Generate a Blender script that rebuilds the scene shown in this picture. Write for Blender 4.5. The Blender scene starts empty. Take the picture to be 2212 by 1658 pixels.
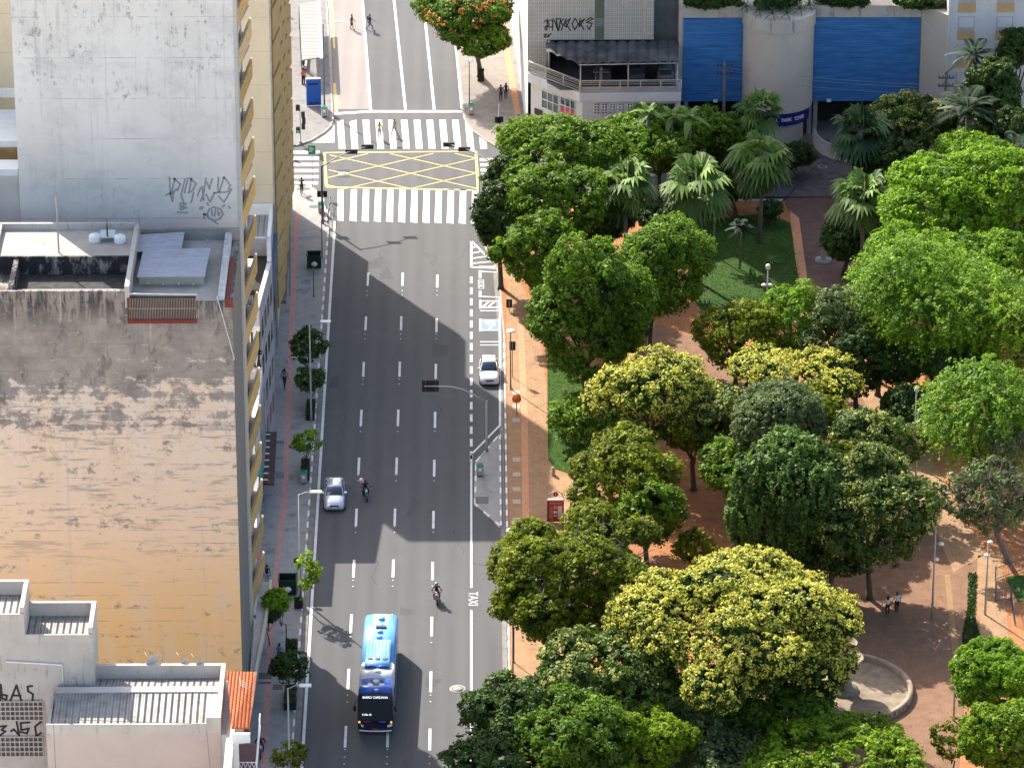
import bpy, math, random
import numpy as np
from mathutils import Vector, Matrix
R = math.radians
random.seed(7)
scn = bpy.context.scene
COL = scn.collection
# ---------------------------------------------------------------- camera
F_PX = 10250.0; DEP = R(25.0); YAW = math.atan(88/math.hypot(F_PX, 4780)); DIST = 399.0
HC = DIST*math.sin(DEP)
FW = Vector((math.sin(YAW)*math.cos(DEP), math.cos(YAW)*math.cos(DEP), -math.sin(DEP)))
RT = Vector((math.cos(YAW), -math.sin(YAW), 0)); UP = RT.cross(FW)
def ray(u, v): return FW + RT*((u-1106)/F_PX) - UP*((v-829)/F_PX)
_r = ray(1018, 829); _t = HC/-_r.z
CAM = Vector((-_r.x*_t, -_r.y*_t, HC))
def G(u, v, z=0.0):                       # a spot of the photograph on the level z
    r = ray(u, v); t = (CAM.z-z)/-r.z; return Vector((CAM.x+r.x*t, CAM.y+r.y*t, z))
def PY(u, v, y):                          # the same on the upright plane at y
    r = ray(u, v); t = (y-CAM.y)/r.y; return Vector((CAM.x+r.x*t, y, CAM.z+r.z*t))
def PX(u, v, x):
    r = ray(u, v); t = (x-CAM.x)/r.x; return Vector((x, CAM.y+r.y*t, CAM.z+r.z*t))
cd = bpy.data.cameras.new('camera'); cam = bpy.data.objects.new('camera', cd); COL.objects.link(cam)
cam.matrix_world = Matrix.Translation(CAM) @ Matrix((RT, UP, -FW)).transposed().to_4x4()
cd.sensor_width = 36; cd.lens = 36*F_PX/2212; cd.clip_start = 5; cd.clip_end = 3000
scn.camera = cam
# ---------------------------------------------------------------- light
AZ, EL = R(31.5), R(40.0)                 # the sun stands behind the left hand row of buildings
S = Vector((-math.sin(AZ)*math.cos(EL), math.cos(AZ)*math.cos(EL), math.sin(EL)))
w = bpy.data.worlds.new('World'); scn.world = w; w.use_nodes = True
nt = w.node_tree; bg = nt.nodes['Background']
sky = nt.nodes.new('ShaderNodeTexSky'); sky.sky_type = 'NISHITA'; sky.sun_disc = False
sky.sun_elevation = EL; sky.sun_rotation = -AZ; sky.dust_density = 3.0
tint = nt.nodes.new('ShaderNodeMix'); tint.data_type = 'RGBA'; tint.blend_type = 'MULTIPLY'; tint.inputs[0].default_value = 1
tint.inputs[7].default_value = (1.01, 1.0, .985, 1); nt.links.new(sky.outputs[0], tint.inputs[6]); nt.links.new(tint.outputs[2], bg.inputs[0]); bg.inputs[1].default_value = 0.135
sd = bpy.data.lights.new('sun', 'SUN'); sd.energy = 4.1; sd.angle = R(0.53); sd.color = (1, .945, .86)
so = bpy.data.objects.new('sun', sd); COL.objects.link(so); so.rotation_euler = S.to_track_quat('Z', 'Y').to_euler()
scn.view_settings.view_transform = 'Standard'; scn.view_settings.look = 'None'
scn.view_settings.exposure = 1.35; scn.view_settings.gamma = 1
# ---------------------------------------------------------------- helpers
def thing(name, label, cat, loc=(0, 0, 0), rz=0.0, group=None):
    o = bpy.data.objects.new(name, None); COL.objects.link(o); o.empty_display_size = .3
    o.location = loc; o.rotation_euler = (0, 0, rz); o['label'] = label; o['category'] = cat
    if group: o['group'] = group
    return o
def tag(o, label, cat, group=None):
    o['label'] = label; o['category'] = cat
    if group: o['group'] = group
    return o
def link(name, me, mats, parent=None, label=None):
    o = bpy.data.objects.new(name, me); COL.objects.link(o)
    for m in (mats if isinstance(mats, (list, tuple)) else [mats]): me.materials.append(m)
    if parent is not None: o.parent = parent
    if label: o['label'] = label
    return o
def kids(o): return [c for c in bpy.data.objects if c.parent == o]
def copy_tree(o, loc=None, rz=None, label=None, parent=None):
    c = o.copy(); COL.objects.link(c)
    if parent is not None: c.parent = parent
    if loc is not None: c.location = loc
    if rz is not None: c.rotation_euler = (0, 0, rz)
    if label: c['label'] = label
    for k in list(kids(o)): copy_tree(k, parent=c)
    return c
class MB:
    def __init__(s): s.v = []; s.f = []; s.m = []; s.sm = []
    def add(s, vs, fs, mi=0, sm=False):
        b = len(s.v); s.v += [tuple(v) for v in vs]
        for f in fs: s.f.append([b+i for i in f]); s.m.append(mi); s.sm.append(sm)
        return s
    def box(s, x0, y0, z0, x1, y1, z1, mi=0):
        vs = [(x0,y0,z0),(x1,y0,z0),(x1,y1,z0),(x0,y1,z0),(x0,y0,z1),(x1,y0,z1),(x1,y1,z1),(x0,y1,z1)]
        return s.add(vs, [(0,3,2,1),(4,5,6,7),(0,1,5,4),(1,2,6,5),(2,3,7,6),(3,0,4,7)], mi)
    def prism(s, pts, z0, z1, mi=0):       # pts 2D or 3D (z ignored), any winding
        p = [(q[0], q[1]) for q in pts]; n = len(p)
        if sum(p[i][0]*p[(i+1)%n][1]-p[(i+1)%n][0]*p[i][1] for i in range(n)) < 0: p = p[::-1]
        vs = [(x,y,z0) for x,y in p]+[(x,y,z1) for x,y in p]
        return s.add(vs, [tuple(range(n))[::-1], tuple(range(n,2*n))]+[(i,(i+1)%n,n+(i+1)%n,n+i) for i in range(n)], mi)
    def sheet(s, pts, z, mi=0):
        p = [(q[0], q[1]) for q in pts]; n = len(p)
        if sum(p[i][0]*p[(i+1)%n][1]-p[(i+1)%n][0]*p[i][1] for i in range(n)) < 0: p = p[::-1]
        return s.add([(x,y,z) for x,y in p], [tuple(range(n))], mi)
    def quad(s, a, b, c, d, mi=0): return s.add([a,b,c,d], [(0,1,2,3)], mi)
    def slab(s, pts, n, t, mi=0):          # polygon of 3D points thickened by t against the direction n
        k = len(pts); n = Vector(n).normalized()*t
        a = [Vector(p) for p in pts]; b = [p-n for p in a]
        nn = sum(((a[i]).cross(a[(i+1)%k]) for i in range(k)), Vector())
        if nn.dot(n) < 0: a = a[::-1]; b = b[::-1]
        return s.add(a+b, [tuple(range(k)), tuple(range(k,2*k))[::-1]]+[(i,k+i,k+(i+1)%k,(i+1)%k) for i in range(k)], mi)
    def cyl(s, p0, p1, r0, r1=None, n=10, mi=0, cap=True):
        return s.tube([p0, p1], [r0, r0 if r1 is None else r1], n, mi, cap)
    def tube(s, path, r, n=8, mi=0, cap=True, sm=True):
        P = [Vector(p) for p in path]; k = len(P)
        rr = r if isinstance(r, (list, tuple)) else [r]*k
        b = len(s.v); ref = None
        for i in range(k):
            d = (P[min(i+1,k-1)]-P[max(i-1,0)]).normalized()
            if ref is None: ref = Vector((1,0,0)) if abs(d.x) < .9 else Vector((0,1,0))
            a = (ref-d*ref.dot(d)).normalized(); c = d.cross(a); ref = a
            for j in range(n):
                t = 2*math.pi*j/n; s.v.append(tuple(P[i]+(a*math.cos(t)+c*math.sin(t))*rr[i]))
        for i in range(k-1):
            for j in range(n):
                s.f.append([b+i*n+j, b+i*n+(j+1)%n, b+(i+1)*n+(j+1)%n, b+(i+1)*n+j]); s.m.append(mi); s.sm.append(sm)
        if cap:
            s.f.append([b+j for j in range(n)][::-1]); s.m.append(mi); s.sm.append(False)
            s.f.append([b+(k-1)*n+j for j in range(n)]); s.m.append(mi); s.sm.append(False)
        return s
    def ball(s, c, r, nu=12, nv=8, mi=0, v0=0.0, v1=1.0):
        rx, ry, rz = r if isinstance(r, (list, tuple)) else (r, r, r); b = len(s.v)
        for i in range(nv+1):
            t = math.pi*(v0+(v1-v0)*i/nv)
            for j in range(nu):
                a = 2*math.pi*j/nu; s.v.append((c[0]+rx*math.sin(t)*math.cos(a), c[1]+ry*math.sin(t)*math.sin(a), c[2]+rz*math.cos(t)))
        for i in range(nv):
            for j in range(nu):
                s.f.append([b+i*nu+j, b+(i+1)*nu+j, b+(i+1)*nu+(j+1)%nu, b+i*nu+(j+1)%nu]); s.m.append(mi); s.sm.append(True)
        return s
    def lathe(s, c, prof, n=24, mi=0):     # prof: list of (r,z)
        b = len(s.v); k = len(prof)
        for r_, z_ in prof:
            for j in range(n):
                a = 2*math.pi*j/n; s.v.append((c[0]+r_*math.cos(a), c[1]+r_*math.sin(a), c[2]+z_))
        for i in range(k-1):
            for j in range(n):
                s.f.append([b+i*n+j, b+i*n+(j+1)%n, b+(i+1)*n+(j+1)%n, b+(i+1)*n+j]); s.m.append(mi); s.sm.append(True)
        return s
    def stroke(s, pts, w, nrm, off=0.004, mi=0):   # ribbon painted on a surface with normal nrm
        P = [Vector(p) for p in pts]; nrm = Vector(nrm).normalized()
        for i in range(len(P)-1):
            a, b = P[i], P[i+1]; d = (b-a)
            if d.length < 1e-5: continue
            d.normalize(); q = nrm.cross(d)*w*.5; e = d*w*.35; o = nrm*(off+.0007*i)
            s.quad(a-e-q+o, b+e-q+o, b+e+q+o, a-e+q+o, mi)
        return s
    def build(s, name, mats, parent=None, world=False, label=None):
        v = np.array(s.v, dtype=np.float64).reshape(-1, 3)
        if world and parent is not None: v = v-np.array(parent.location)[None]
        me = bpy.data.meshes.new(name); me.from_pydata(v.tolist(), [], s.f)
        me.polygons.foreach_set('material_index', s.m); me.polygons.foreach_set('use_smooth', s.sm); me.update()
        return link(name, me, mats, parent, label)
def struct(name, mb, mats):
    o = mb.build(name, mats); o['kind'] = 'structure'; return o
def text_mesh(name, txt, size, mat, mw, parent=None, label=None, sx=1.0, ext=.004):
    c = bpy.data.curves.new(name, 'FONT'); c.body = txt; c.size = size; c.align_x = 'CENTER'; c.align_y = 'CENTER'; c.extrude = ext
    o = bpy.data.objects.new(name, c); COL.objects.link(o)
    me = bpy.data.meshes.new_from_object(o.evaluated_get(bpy.context.evaluated_depsgraph_get()))
    bpy.data.objects.remove(o); bpy.data.curves.remove(c)
    me.transform(mw @ Matrix.Diagonal((sx, 1, 1, 1)))
    return link(name, me, mat, parent, label)
def frame_mw(origin, xdir, ydir):
    x = Vector(xdir).normalized(); y = Vector(ydir).normalized(); z = x.cross(y)
    return Matrix.Translation(Vector(origin)) @ Matrix((x, y, z)).transposed().to_4x4()
# ---------------------------------------------------------------- materials
MATS = {}
def NM(name, col, rough=.8, metal=0.0, var=0.12, vs=1.5, spec=.3, var2=0.0, vs2=.15, bump=0.0, emit=None, coat=0.0):
    if name in MATS: return MATS[name]
    m = bpy.data.materials.new(name); m.use_nodes = True; n = m.node_tree; L = n.links.new; p = n.nodes['Principled BSDF']
    p.inputs['Roughness'].default_value = rough; p.inputs['Metallic'].default_value = metal
    p.inputs['Specular IOR Level'].default_value = spec; p.inputs['Base Color'].default_value = (*col, 1)
    if coat: p.inputs['Coat Weight'].default_value = coat; p.inputs['Coat Roughness'].default_value = .05
    geo = n.nodes.new('ShaderNodeNewGeometry'); cur = None
    def mul(cur, scale, amt, det):
        t = n.nodes.new('ShaderNodeTexNoise'); t.inputs['Scale'].default_value = scale; t.inputs['Detail'].default_value = det
        L(geo.outputs['Position'], t.inputs['Vector'])
        r = n.nodes.new('ShaderNodeMapRange'); r.inputs[1].default_value = .25; r.inputs[2].default_value = .75
        r.inputs[3].default_value = 1-amt; r.inputs[4].default_value = 1+amt; L(t.outputs[0], r.inputs[0])
        v = n.nodes.new('ShaderNodeVectorMath'); v.operation = 'SCALE'
        if cur is None: v.inputs[0].default_value = col
        else: L(cur, v.inputs[0])
        L(r.outputs[0], v.inputs[3]); return v.outputs[0], t
    if var: cur, t = mul(cur, vs, var, 6)
    if var2: cur, t2 = mul(cur, vs2, var2, 3)
    if cur is not None: L(cur, p.inputs['Base Color'])
    if bump:
        b = n.nodes.new('ShaderNodeBump'); b.inputs['Strength'].default_value = bump; b.inputs['Distance'].default_value = .05
        t = n.nodes.new('ShaderNodeTexNoise'); t.inputs['Scale'].default_value = vs*6; L(geo.outputs['Position'], t.inputs['Vector'])
        L(t.outputs[0], b.inputs['Height']); L(b.outputs[0], p.inputs['Normal'])
    if emit: p.inputs['Emission Color'].default_value = (*emit, 1); p.inputs['Emission Strength'].default_value = 1
    MATS[name] = m; return m
class NG:                                   # small node helper for the bespoke surfaces
    def __init__(s, name, rough=.85, spec=.3):
        s.m = bpy.data.materials.new(name); s.m.use_nodes = True; s.n = s.m.node_tree; s.p = s.n.nodes['Principled BSDF']
        s.p.inputs['Roughness'].default_value = rough; s.p.inputs['Specular IOR Level'].default_value = spec
        g = s.n.nodes.new('ShaderNodeNewGeometry'); s.pos = g.outputs['Position']
        x = s.n.nodes.new('ShaderNodeSeparateXYZ'); s.n.links.new(s.pos, x.inputs[0]); s.x, s.y, s.z = x.outputs
    def L(s, a, b):
        if isinstance(a, (int, float)): b.default_value = a
        elif isinstance(a, tuple): b.default_value = a if len(a) != 3 or b.type != 'RGBA' else (*a, 1)
        else: s.n.links.new(a, b)
    def M(s, op, a, b=0.0, c=0.0):
        k = s.n.nodes.new('ShaderNodeMath'); k.operation = op
        s.L(a, k.inputs[0]); s.L(b, k.inputs[1]); s.L(c, k.inputs[2]); return k.outputs[0]
    def vec(s, x, y, z):
        k = s.n.nodes.new('ShaderNodeCombineXYZ'); s.L(x, k.inputs[0]); s.L(y, k.inputs[1]); s.L(z, k.inputs[2]); return k.outputs[0]
    def scaled(s, sx, sy, sz, off=(0, 0, 0)):
        k = s.n.nodes.new('ShaderNodeMapping'); k.inputs['Scale'].default_value = (sx, sy, sz); k.inputs['Location'].default_value = off
        s.L(s.pos, k.inputs[0]); return k.outputs[0]
    def noise(s, vec=None, scale=1.0, det=4.0, rough=.55, dist=0.0):
        k = s.n.nodes.new('ShaderNodeTexNoise'); s.L(s.pos if vec is None else vec, k.inputs['Vector'])
        k.inputs['Scale'].default_value = scale; k.inputs['Detail'].default_value = det; k.inputs['Roughness'].default_value = rough
        k.inputs['Distortion'].default_value = dist; return k.outputs[0]
    def step(s, a, lo, hi, o0=0.0, o1=1.0):
        k = s.n.nodes.new('ShaderNodeMapRange'); k.clamp = True; s.L(a, k.inputs[0]); s.L(lo, k.inputs[1]); s.L(hi, k.inputs[2]); s.L(o0, k.inputs[3]); s.L(o1, k.inputs[4]); return k.outputs[0]
    def mix(s, f, a, b, mode='MIX'):
        k = s.n.nodes.new('ShaderNodeMix'); k.data_type = 'RGBA'; k.blend_type = mode
        s.L(f, k.inputs[0]); s.L(a, k.inputs[6]); s.L(b, k.inputs[7]); return k.outputs[2]
    def line(s, a, period, width, off=0.0): # 1 on thin lines every `period`
        q = s.M('ADD', a, off); q = s.M('FRACT', s.M('DIVIDE', q, period)); return s.M('LESS_THAN', q, width/period)
    def out(s, c, bump=None, bs=.3, bd=.05):
        s.L(c, s.p.inputs['Base Color'])
        if bump is not None:
            b = s.n.nodes.new('ShaderNodeBump'); b.inputs['Strength'].default_value = bs; b.inputs['Distance'].default_value = bd
            s.L(bump, b.inputs['Height']); s.L(b.outputs[0], s.p.inputs['Normal'])
        return s.m
# asphalt with patches, tyre polish and stains
def asphalt(name, c0=(.093, .094, .095)):
    g = NG(name, .88, .25)
    c = g.mix(g.step(g.noise(scale=38, det=3), .3, .7), tuple(k*.86 for k in c0), tuple(k*1.14 for k in c0))
    c = g.mix(g.step(g.noise(g.scaled(.45, .05, 1), 1, 4), .35, .7, 0, .5), c, tuple(k*.80 for k in c0))
    c = g.mix(g.step(g.noise(g.scaled(.25, .25, 1, (7, 3, 0)), 1, 6, .6), .52, .75, 0, .45), c, tuple(k*1.22 for k in c0))
    c = g.mix(g.step(g.noise(g.scaled(.9, .5, 1, (1, 9, 0)), 1, 5, .6, 1.5), .66, .74, 0, .5), c, tuple(k*.62 for k in c0))
    tr = g.M('ABSOLUTE', g.M('SUBTRACT', g.M('FRACT', g.M('DIVIDE', g.M('ADD', g.x, 12.2), 3.06)), .5))
    tr = g.step(g.M('ABSOLUTE', g.M('SUBTRACT', tr, .25)), .05, .16, 1, 0); c = g.mix(g.M('MULTIPLY', tr, g.step(g.noise(g.scaled(.5, .04, 1, (2, 2, 0)), 1, 4), .3, .7, .05, .42)), c, tuple(k*1.25 for k in c0))
    oil = g.step(g.M('ABSOLUTE', g.M('SUBTRACT', g.M('FRACT', g.M('DIVIDE', g.M('ADD', g.x, 12.2), 3.06)), .5)), .02, .12, 1, 0); c = g.mix(g.M('MULTIPLY', oil, g.step(g.noise(g.scaled(1, .12, 1, (5, 2, 0)), 1, 5), .40, .65, 0, .32)), c, tuple(k*.7 for k in c0))
    sp = g.step(g.noise(g.scaled(2.2, 2.2, 1, (9, 1, 0)), 1, 6, .7), .68, .72, 0, .5); c = g.mix(sp, c, tuple(k*.55 for k in c0))
    return g.out(c)
M_ROAD = asphalt('asphalt')
M_CROAD = asphalt('pale_concrete_lane', (.24, .215, .20))
def paving(name, c0, c1, joint, pw=1.5, ph=1.5, jw=.02, stain=(.1, .09, .08)):
    g = NG(name, .9, .2)
    c = g.mix(g.step(g.noise(scale=1.1, det=6), .3, .7), c0, c1)
    c = g.mix(g.step(g.noise(scale=9, det=4), .35, .65, 0, .25), c, joint)
    c = g.mix(g.step(g.noise(g.scaled(.6, .6, 1, (4, 4, 0)), 1, 6, .65), .54, .68, 0, .5), c, stain)
    j = g.M('MAXIMUM', g.line(g.x, pw, jw), g.line(g.y, ph, jw))
    c = g.mix(g.M('MULTIPLY', j, .6), c, joint)
    return g.out(c)
M_WALK = paving('concrete_sidewalk', (.27, .262, .252), (.34, .33, .315), (.18, .175, .165), 2.4, 2.4)
M_WALKN = paving('pinkish_sidewalk', (.215, .185, .165), (.275, .24, .21), (.14, .12, .105), 1.2, 1.2)
M_WALKM = paving('mauve_grey_sidewalk', (.185, .175, .17), (.245, .23, .22), (.12, .11, .11), 1.2, 1.2)
M_PARKW = paving('terracotta_paving', (.30, .175, .092), (.39, .24, .13), (.18, .105, .065), .5, .5, .015, (.2, .1, .06))
M_EARTH = paving('red_earth', (.31, .125, .050), (.43, .19, .080), (.17, .065, .03), 40, 40, .001, (.2, .12, .07))
M_PLAZA = paving('plaza_paving', (.18, .098, .058), (.26, .145, .085), (.12, .07, .045), .8, .8, .015, (.22, .13, .09))  # base colour lowered to stand in for broad tree shade
M_COBBLE = paving('dark_cobbles', (.08, .075, .075), (.16, .145, .135), (.05, .05, .05), .22, .22, .04)
M_PINK = NM('pink_tactile', (.46, .25, .22), .9, var=.15, vs=3)
M_TACT = NM('orange_tactile', (.50, .24, .13), .9, var=.15, vs=3)
M_KERB = NM('kerb_stone', (.33, .31, .28), .9, var=.25, vs=2)
M_KERBW = NM('kerb_whitewash', (.72, .70, .66), .85, var=.12, vs=4)
M_GUT = NM('gutter_concrete', (.20, .185, .17), .9, var=.3, vs=1.2)
def paint(name, col):
    g = NG(name, .75, .3)
    c = g.mix(g.step(g.noise(scale=7, det=6, rough=.7), .56, .72, 0, .6), col, (.16, .16, .16))
    c = g.mix(g.step(g.noise(scale=1.1, det=5, rough=.7), .48, .68, 0, .4), c, (.26, .26, .255))
    return g.out(c)
M_PAINT = paint('road_paint_white', (.66, .66, .64)); M_PAINTY = paint('road_paint_yellow', (.72, .50, .16))
M_BLUEP = paint('road_paint_blue', (.16, .25, .36))
def grass(name, a, b):
    g = NG(name, .9, .2); c = g.mix(g.step(g.noise(scale=2.2, det=8, rough=.7), .35, .65), a, b)
    c = g.mix(g.step(g.noise(scale=.35, det=4), .55, .7, 0, .35), c, (.16, .11, .05))
    return g.out(c, g.noise(scale=14, det=5), 1.0, .12)
M_GRASS = grass('lawn_grass', (.020, .058, .007), (.055, .125, .014))
# walls
def plaster(name, c0, c1, dirt=(.08, .075, .07), amt=.5, streak=.5, hl=3.0):
    g = NG(name, .9, .2)
    c = g.mix(g.step(g.noise(scale=.5, det=5), .3, .7), c0, c1)
    c = g.mix(g.step(g.noise(g.scaled(3, 3, .35), 1, 6, .65), .56, .75, 0, streak), c, dirt)
    c = g.mix(g.step(g.noise(scale=1.7, det=8, rough=.72), .60, .72, 0, amt), c, dirt)
    if hl: c = g.mix(g.M('MULTIPLY', g.line(g.z, hl, .05), .35), c, dirt)
    return g.out(c, g.noise(scale=8), .15, .03)
M_WHITEW = plaster('white_plaster', (.66, .65, .62), (.74, .73, .70), amt=.25, streak=.15)
M_CREAM = plaster('cream_plaster', (.60, .52, .38), (.66, .58, .43), (.22, .19, .15), amt=.35, streak=.2)
M_BEIGE = plaster('beige_plaster', (.50, .43, .36), (.56, .49, .42), (.2, .17, .14), amt=.25, streak=.15, hl=0)
M_PINKW = plaster('pinkish_plaster', (.56, .45, .39), (.62, .50, .43), (.3, .27, .25), amt=.3, streak=.15, hl=0)
M_CONC = plaster('weathered_concrete', (.46, .42, .37), (.56, .51, .45), (.13, .12, .11), amt=.75, streak=.8, hl=0)
M_CONCD = plaster('dark_weathered_concrete', (.24, .22, .20), (.36, .33, .30), (.06, .06, .06), amt=.7, streak=.7, hl=0)
M_GREYW = NM('grey_wall', (.30, .29, .28), .85, var=.15)
M_DGREY = NM('dark_grey', (.09, .09, .095), .6, var=.15)
M_BLACK = NM('black_metal', (.018, .018, .02), .5, var=.1)
M_DARK = NM('dark_interior', (.03, .028, .027), .9, var=.2)  # near-black colour stands in for the lack of light inside openings and recesses
M_GLASS = NM('window_glass', (.05, .06, .07), .12, var=.15, spec=.8)
M_STEEL = NM('grey_steel', (.33, .34, .35), .5, metal=.3, var=.1)
M_POLE = NM('dark_pole', (.10, .11, .115), .5, var=.12)
M_GALV = NM('galvanised_pole', (.38, .37, .35), .5, var=.12)
M_WHITE = NM('white_paint', (.80, .80, .78), .5, var=.05)
M_YEL = NM('ochre_panel', (.52, .34, .13), .8, var=.12, vs=2)
M_OCH = NM('ochre_facade', (.46, .31, .13), .85, var=.15, vs=1.2)
M_TILEX = None
def corrug(name, c0, c1, axis='x', period=.18, dirt=.5, rough=.6, metal=0.0):
    g = NG(name, rough, .4); g.p.inputs['Metallic'].default_value = metal
    a = g.x if axis == 'x' else g.y
    wv = g.M('SINE', g.M('MULTIPLY', a, 2*math.pi/period))
    c = g.mix(g.step(g.noise(scale=.9, det=6), .3, .7), c0, c1)
    c = g.mix(g.step(g.noise(scale=3, det=6, rough=.7), .55, .72, 0, dirt), c, (.10, .09, .08))
    c = g.mix(g.step(g.noise(g.scaled(.5, .5, 1, (3, 3, 0)), 1, 6, .65), .52, .66, 0, dirt*.7), c, (.13, .12, .11))
    return g.out(c, wv, 1.0, .09)
M_ROOFW = corrug('fibre_cement_sheets', (.25, .235, .215), (.36, .34, .31), 'x', .42, .75)
M_ROOFM = corrug('metal_sheets', (.56, .56, .62), (.62, .62, .68), 'y', .3, .15, .4, .2)
M_ROOFG = corrug('grey_sheets', (.36, .35, .34), (.42, .41, .39), 'x', .45, .15)
# ---------------------------------------------------------------- ground and road
KX = -12.85                                     # left kerb line
gr = MB().sheet([(-400, -400), (400, -400), (400, 500), (-400, 500)], -.05); struct('ground', gr, NM('bounce_ground', (.60, .53, .45), .9, var=.2, vs=.1))  # pale warm colour chosen to bounce fill light onto the shaded walls
ROADZ = 0.0
rd = MB()
UL = [G(722, 250), G(718, 130), G(711, 0), G(707, -80)]; UR = [G(1003, 250), G(992, 180), G(968, 0), G(957, -80)]
cr = [Vector((-12.9, -110, 0)), Vector((2.75, -110, 0)), Vector((2.75, 40, 0)), Vector((70, 40, 0)), Vector((70, 50.5, 0)), Vector((3.5, 55, 0))]
rd.sheet(cr + UR + UL[::-1] + [Vector((-12.9, 54, 0)), Vector((-60, 51.5, 0)), Vector((-60, 38, 0)), Vector((-12.9, 38, 0))], 0)
struct('road', rd, M_ROAD)
# pale concrete bus lane at the top of the avenue
bl = MB().sheet([G(722, 262), G(720, 195), G(713, 40), G(708, -60), G(776, -60), G(783, 40), G(797, 195), G(800, 236), G(722, 236)], .005)
struct('bus_lane', bl, M_CROAD)
# sidewalks
SWZ = .14
def walk(name, pts, mat, z=SWZ): return struct(name, MB().prism(pts, -.04, z), mat)
walk('sidewalk', [(-12.98, -110), (-12.98, 34), (-12.98, 36), G(690, 418), G(668, 404), G(600, 400), (-60, 40.8), (-60, -110)], M_WALK)
walk('sidewalk', [G(718, 262), G(712, 130), G(704, 0), G(700, -80), (-60, 140), (-60, 51.5), G(600, 317), G(640, 316), G(672, 305), G(700, 288), G(714, 275)], M_WALKM)
walk('sidewalk', [G(1003, 258), G(995, 180), G(972, 0), G(962, -80), (100, 140), (100, 50.5), G(1310, 345), G(1130, 340), G(1086, 327), G(1050, 305), G(1020, 283), G(1010, 270)], M_WALKN)
KR = [(2.85, -110), (2.85, 9), G(1078, 590), G(1055, 548), G(1030, 505), G(1028, 470), G(1040, 445), G(1070, 438)]
walk('park_ground', KR + [(70, 39.2), (70, -110)], M_EARTH)
pw = MB().sheet([(3.0, -110), (3.0, 9), (3.2, 20), G(1060, 540, SWZ), G(1036, 500, SWZ), G(1036, 470, SWZ), G(1120, 460, SWZ), G(1120, 600, SWZ), G(1165, 700, SWZ), G(1182, 860, SWZ), G(1184, 990, SWZ), G(1196, 1020, SWZ), G(1300, 1040, SWZ), G(1300, 1130, SWZ), G(1240, 1190, SWZ), (8.5, -45), (8.5, -110)], SWZ+.004)
struct('pavement', pw, M_PARKW)
# tactile strips
st = MB()
def strip(mb, pts, w, z, mi=0, zi=None):
    for a, b in zip(pts[:-1], pts[1:]):
        a, b = Vector((a[0],a[1],0)), Vector((b[0],b[1],0)); d = (b-a); d.z = 0; d.normalize(); q = Vector((-d.y, d.x, 0))*w/2
        mb.sheet([a-q, b-q, b+q, a+q], z, mi)
strip(st, [G(571, 1658), G(584, 1359), G(615, 1081), G(625, 850), G(634, 622), G(640, 500), G(648, 430)], .48, SWZ+.006); struct('tactile_strip', st, M_PINK)
st = MB(); strip(st, [G(1136, 1180), G(1133, 905), G(1124, 700)], .55, SWZ+.009); struct('tactile_strip', st, M_TACT)
st = MB(); strip(st, [G(1128, 310), G(1112, 210), G(1090, 90), G(1082, 0)], .6, SWZ+.006); struct('tactile_strip', st, M_TACT)
# kerbs and gutters
kb = MB()
def kerb(pts, w=.15, dash=True):
    for a, b in zip(pts[:-1], pts[1:]):
        a, b = Vector((a[0],a[1],0)), Vector((b[0],b[1],0)); L_ = (b-a).length; d = (b-a)/L_; q = Vector((-d.y, d.x, 0))*w/2; t = 0; i = 0
        while t < L_-.01:
            e = min(t+1.0, L_); p0 = a+d*(t+.004); p1 = a+d*(e-.004)
            kb.prism([p0-q, p1-q, p1+q, p0+q], -.03, SWZ+.012, (1 if (dash and i % 2 == 0) else 0)); t = e; i += 1
kerb([(-12.92, -75), (-12.92, 33), G(697, 425)]); kerb([G(697, 425), G(686, 415), G(668, 402), G(622, 399)], dash=False)
kerb([(2.82, -75), (2.82, 9)]); kerb([(2.82, 9), G(1077, 590), G(1055, 548), G(1031, 505), G(1030, 470), G(1042, 447)], dash=False)
kerb([G(719, 262), G(712, 130), G(705, 0)], dash=False); kerb([G(1003, 258), G(995, 180), G(972, 0)], dash=False)
kerb([G(1003, 258), G(1010, 270), G(1020, 283), G(1050, 305), G(1086, 327), G(1130, 340)], dash=False)
kerb([G(719, 262), G(714, 275), G(700, 288), G(672, 305), G(640, 316)], dash=False)
struct('kerb', kb, [M_KERB, M_KERBW])
gt = MB(); strip(gt, [(-12.62, -75), (-12.62, 32), (-12.7, 36)], .42, .004); strip(gt, [(2.5, -75), (2.5, 9), G(1070, 590)], .34, .004); struct('gutter', gt, M_GUT)
# traffic island
isl = [G(1028, 1000), G(1080, 940), G(1082, 1140), G(1026, 1090)]
struct('traffic_island', MB().prism(isl, -.02, SWZ), M_WALK)
kb = MB(); kerb(isl+[isl[0]]); kb.build('kerb', [M_KERB, M_KERBW])['kind'] = 'structure'
# ---------------------------------------------------------------- markings
mk = MB(); MZ = .008
def mark(u0, v0, u1, v1, w, mi=0, z=MZ): strip(mk, [G(u0, v0), G(u1, v1)], w, z, mi)
strip(mk, [(-12.12, -75), (-12.14, -65), (-12.25, -20), (-12.36, 32), (-12.4, 35)], .22, MZ)
for x in (-9.12, -6.06, -3.0):
    y = 23.6 if x != -3 else 22.6
    ys = [(23.3, 20.5), (13.9, 11.0), (4.5, 1.5), (-5.0, -8.1), (-14.1, -17.2), (-23.4, -26.5), (-32.3, -35.3), (-41.4, -44.5), (-50.1, -53.3), (-58.8, -62.0)]
    for a, b in ys:
        if x == -3.0: a -= .45; b -= .45
        strip(mk, [(x, a, 0), (x, b, 0)], .2, MZ)
strip(mk, [(0, -75), (0, -57.4)], .17, MZ); strip(mk, [(0, -53.6), (0, -40.8)], .17, MZ); strip(mk, [(0, -37.1), (0, -13.7)], .17, MZ)
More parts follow.
